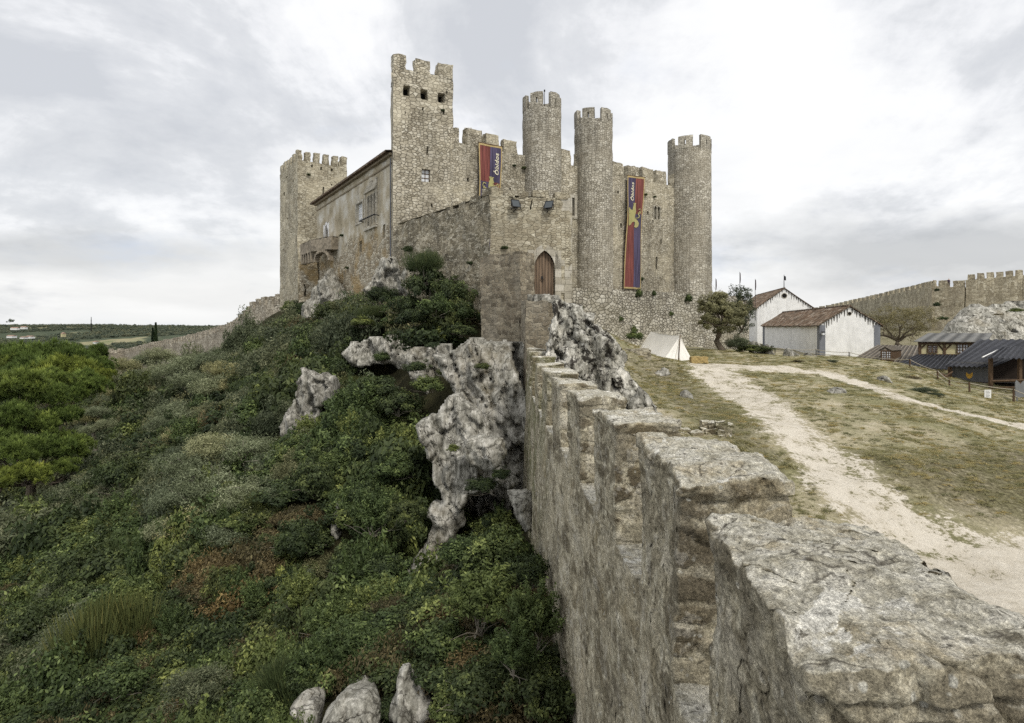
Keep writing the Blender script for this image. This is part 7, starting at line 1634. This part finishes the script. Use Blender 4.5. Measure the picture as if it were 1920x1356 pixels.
for k, (px, py, w, h, Y) in enumerate([(28, 617, 16, 5, 1500), (45, 615.5, 12, 5, 1520), (22, 632, 14, 5, 900), (45, 634, 10, 4, 900), (57, 633, 12, 5, 920), (119, 629, 4, 8, 1050), (60, 678, 10, 3, 560), (180, 643, 5, 5, 800)]):
    c = W(px, py, Y); ww = .75*w/F*Y; hh = .75*h/F*Y; e = empty('farmhouse', tuple(c), ['long white farmhouse on the distant hill, left edge', 'white farmhouse right beside the long one on the hill', 'white house among woods below the hill', 'small white house between two others in the woods', 'white house right of the small one in the woods', 'narrow pale yellow house in the far fields', 'white van-sized house on the valley floor behind the pines', 'small white house by the distant vineyard'][k], 'house', 'white houses in the valley')
    mb = MB(); mb.box(c, (ww, 9, hh), 0); mb.build('wall', m_white if k != 5 else m_cream, e)
    mb = MB(); a = c+np.array([-ww/2-.4, -5, hh/2]); b = c+np.array([ww/2+.4, -5, hh/2]); a2 = c+np.array([-ww/2-.4, 0, hh*.95]); b2x = c+np.array([ww/2+.4, 0, hh*.95]); a3 = a+np.array([0, 10, 0]); b3x = b+np.array([0, 10, 0]); mb.patch(a, b, b2x, a2, 0); mb.patch(b3x, a3, a2, b2x, 0); mb.poly([a3, a, a2], 0); mb.poly([b, b3x, b2x], 0); mb.build('roof', simple('far_tile%d' % k, (.32, .22, .17), .9, .2, .2, 0), e)
c = W(171, 616, 1500); mb = MB(); mb.tube([c-np.array([0, 0, 6]), c+np.array([0, 0, 28])], [1.2, .6], 6)
for k in range(5): z_ = 20-k*4; mb.tube([c+np.array([-1.6, 0, z_]), c+np.array([1.6, 0, z_])], .35, 4)
tag(mb.build('radio_mast', m_iron), 'thin tall radio mast on the distant ridge', 'mast')

# grass tufts in the courtyard
rng = np.random.default_rng(3); n = 1; P0 = []; D0 = []
for i in range(26):
    c = rng.normal(0, .35, 3); c[2] = 0; k = 12; d = rng.normal(0, .55, (k, 3)); d[:, 2] = np.abs(d[:, 2])*.4+.6; P0.append(np.repeat(c[None], k, 0)+rng.normal(0, .02, (k, 3))*np.array([1, 1, 0])); D0.append(d)
P0 = np.concatenate(P0); D0 = np.concatenate(D0); V, Q = linear_leaves(P0, D0, .34, .035, rng); me = foliage_mesh('grass_tuft', V, Q, rng.uniform(0, 1, len(Q)), L_grass)
g = ray_ground(1676, 762); gt = empty('grass_tuft', (g[0], g[1], float(ground_z(*g))), 'green grass clump beside the narrow path', 'grass clump'); gt.scale = (.55, .55, .5); go_ = bpy.data.objects.new('blades', me); go_['kind'] = 'stuff'; COL.objects.link(go_); go_.parent = gt
n = 45000; gx_ = rng.uniform(1.5, 36, n); gy_ = rng.uniform(11, 52, n); P_ = np.stack([gx_, gy_, 0*gx_], 1)
dd1 = seg_dist(gx_, gy_, P1, [1.0, 1.1, .95, .85, .8, .85, .85, .95, 1.2, 1.6]); dd2 = seg_dist(gx_, gy_, P2, [.9, .9, .8, .62, .52, .5, .48, .5, .6])
edge = G0[1]+(gx_-G0[0])*(G1[1]-G0[1])/(G1[0]-G0[0])
k_ = (dd1 > 1.25) & (dd2 > 1.25) & (fbm(P_, .8, 3)+.5*fbm(P_, 3, 2) > .0+rng.uniform(-1.1, 1.1, n)) & (gy_ > edge+.3) & (gx_/gy_ < .9)
gx_, gy_ = gx_[k_], gy_[k_]; s_ = rng.uniform(.14, .34, len(gx_)); scatter('grass', np.stack([gx_, gy_, ground_z(gx_, gy_)-.015], 1), s_, rng.uniform(0, 6.28, len(gx_)), [go_], np.zeros(len(gx_), int), rng.uniform(0, 1, len(gx_)), 'short dry grass growing in patches over the courtyard', zsc=s_*rng.uniform(.2, .5, len(gx_)))

# ------------------------------------------------------------------ sky, sun, camera
SUN_EL, SUN_AZ = math.radians(48), math.radians(155)     # azimuth clockwise from the view direction (+y)
wd = bpy.data.worlds.new('World'); SC.world = wd; wd.use_nodes = True; nt = wd.node_tree; N = nt.nodes; Lk = nt.links
for n_ in list(N): N.remove(n_)
class WM(M):
    def __init__(s): s.nt = nt; s.N = N; s.L = Lk
w = WM(); tc = w.node('ShaderNodeTexCoord').outputs['Generated']
sky = w.node('ShaderNodeTexSky'); sky.sky_type = 'NISHITA'; sky.sun_disc = False; sky.sun_elevation = SUN_EL; sky.sun_rotation = SUN_AZ; sky.air_density = 1.2; sky.dust_density = 2
x_, y_, z_ = w.sep(tc, 0), w.sep(tc, 1), w.sep(tc, 2); den = w.math('ADD', w.math('MAXIMUM', z_, 0), .30)
pl_ = w.comb(w.math('DIVIDE', x_, den), w.math('DIVIDE', y_, den), 0)
n1 = w.noise(w.map(pl_, (1, .8, 1), (3.1, 1.7, 0)), 1.3, 10, .60, .5); n2 = w.noise(w.map(pl_, (1, 1, 1), (9.3, 4.4, 0)), .45, 5, .5, .2); n3 = w.noise(w.map(pl_, (1, 1, 1), (1, 8, 2)), 2.9, 9, .62, .1)
t = w.math('ADD', w.math('ADD', w.math('MULTIPLY', n1, .48), w.math('MULTIPLY', n2, .28)), w.math('MULTIPLY', n3, .24))
cl = w.ramp(t, [(.40, (.58, .595, .625)), (.45, (.69, .70, .72)), (.475, (.81, .815, .83)), (.505, (.90, .90, .90)), (.58, (.95, .945, .94))])
# greyer banks low in the sky, brighter overhead
lowb = w.ramp(z_, [(.02, .35), (.10, .30), (.20, .15), (.34, 0)]); nb = w.noise(w.map(tc, (1.6, 1.6, 9), (.3, .2, .1)), 1.15, 6, .55)
cl = w.mix(w.math('MULTIPLY', lowb, w.ramp(nb, [(.42, 0), (.58, .85)])), cl, (.47, .475, .48))
def bank_(cx_, cz_, rx_, rz_, sd):
    yy = w.math('MAXIMUM', y_, .05); a = w.math('DIVIDE', w.math('SUBTRACT', w.math('DIVIDE', x_, yy), cx_), rx_); b = w.math('DIVIDE', w.math('SUBTRACT', w.math('DIVIDE', z_, yy), cz_), rz_)
    d = w.math('SQRT', w.math('ADD', w.math('MULTIPLY', a, a), w.math('MULTIPLY', b, b))); d = w.math('ADD', d, w.math('MULTIPLY', w.math('SUBTRACT', w.noise(w.map(tc, (1, 1, 2.2), (sd, 0, 0)), 4.5, 8, .58), .5), 1.7))
    return w.math('MULTIPLY', w.ramp(d, [(.35, 1), (1.0, 0)]), w.ramp(y_, [(.2, 0), (.3, 1)]))
cl = w.mix(w.math('MULTIPLY', bank_(.72, .13, .50, .10, 1.0), .75), cl, (.44, .45, .465)); cl = w.mix(w.math('MULTIPLY', bank_(-.72, .12, .45, .045, 3.0), .5), cl, (.42, .43, .445)); cl = w.mix(w.math('MULTIPLY', bank_(-.45, .30, .40, .09, 5.0), .15), cl, (.56, .57, .59))
hz = w.ramp(z_, [(0, .75), (.05, 0)]); cl = w.mix(hz, cl, (.78, .79, .79))
bl_n = w.noise(w.map(pl_, (1, 1, 1), (5, 2, 7)), .8, 5, .55); cl = w.mix(w.math('MULTIPLY', w.ramp(bl_n, [(.56, 0), (.68, .6)]), w.ramp(t, [(.46, 1), (.54, 0)])), cl, (.60, .68, .84))
bg1 = w.node('ShaderNodeBackground'); w.put(bg1.inputs[0], cl); bg1.inputs[1].default_value = 1.2
bg2 = w.node('ShaderNodeBackground'); w.put(bg2.inputs[0], sky.outputs[0]); bg2.inputs[1].default_value = .10
mx = w.node('ShaderNodeMixShader'); mx.inputs[0].default_value = .10; Lk.new(bg1.outputs[0], mx.inputs[1]); Lk.new(bg2.outputs[0], mx.inputs[2]); wo = w.node('ShaderNodeOutputWorld'); Lk.new(mx.outputs[0], wo.inputs[0])
sun = bpy.data.lights.new('sun', 'SUN'); sun.energy = 2.1; sun.angle = math.radians(12); sun.color = (1, .95, .86); so = bpy.data.objects.new('sun', sun); COL.objects.link(so)
tow = Vector((math.sin(SUN_AZ)*math.cos(SUN_EL), math.cos(SUN_AZ)*math.cos(SUN_EL), math.sin(SUN_EL))); so.rotation_euler = tow.to_track_quat('Z', 'Y').to_euler()
cam = bpy.data.cameras.new('camera'); co_ = bpy.data.objects.new('camera', cam); COL.objects.link(co_); co_.location = (0, 0, 0); co_.rotation_euler = (math.radians(90), 0, 0)
cam.sensor_width = 36; cam.lens = 36*F/1920; cam.shift_y = -(678-HZ)/1920; cam.clip_start = .05; cam.clip_end = 20000; SC.camera = co_
SC.view_settings.view_transform = 'Standard'; SC.view_settings.look = 'None'; SC.view_settings.exposure = 0
SC.render.engine = 'CYCLES'; SC.cycles.max_bounces = 5; SC.cycles.diffuse_bounces = 3; SC.cycles.transmission_bounces = 2; SC.cycles.glossy_bounces = 2; SC.cycles.use_denoising = False
SC.cycles.use_adaptive_sampling = True; SC.cycles.adaptive_threshold = .02
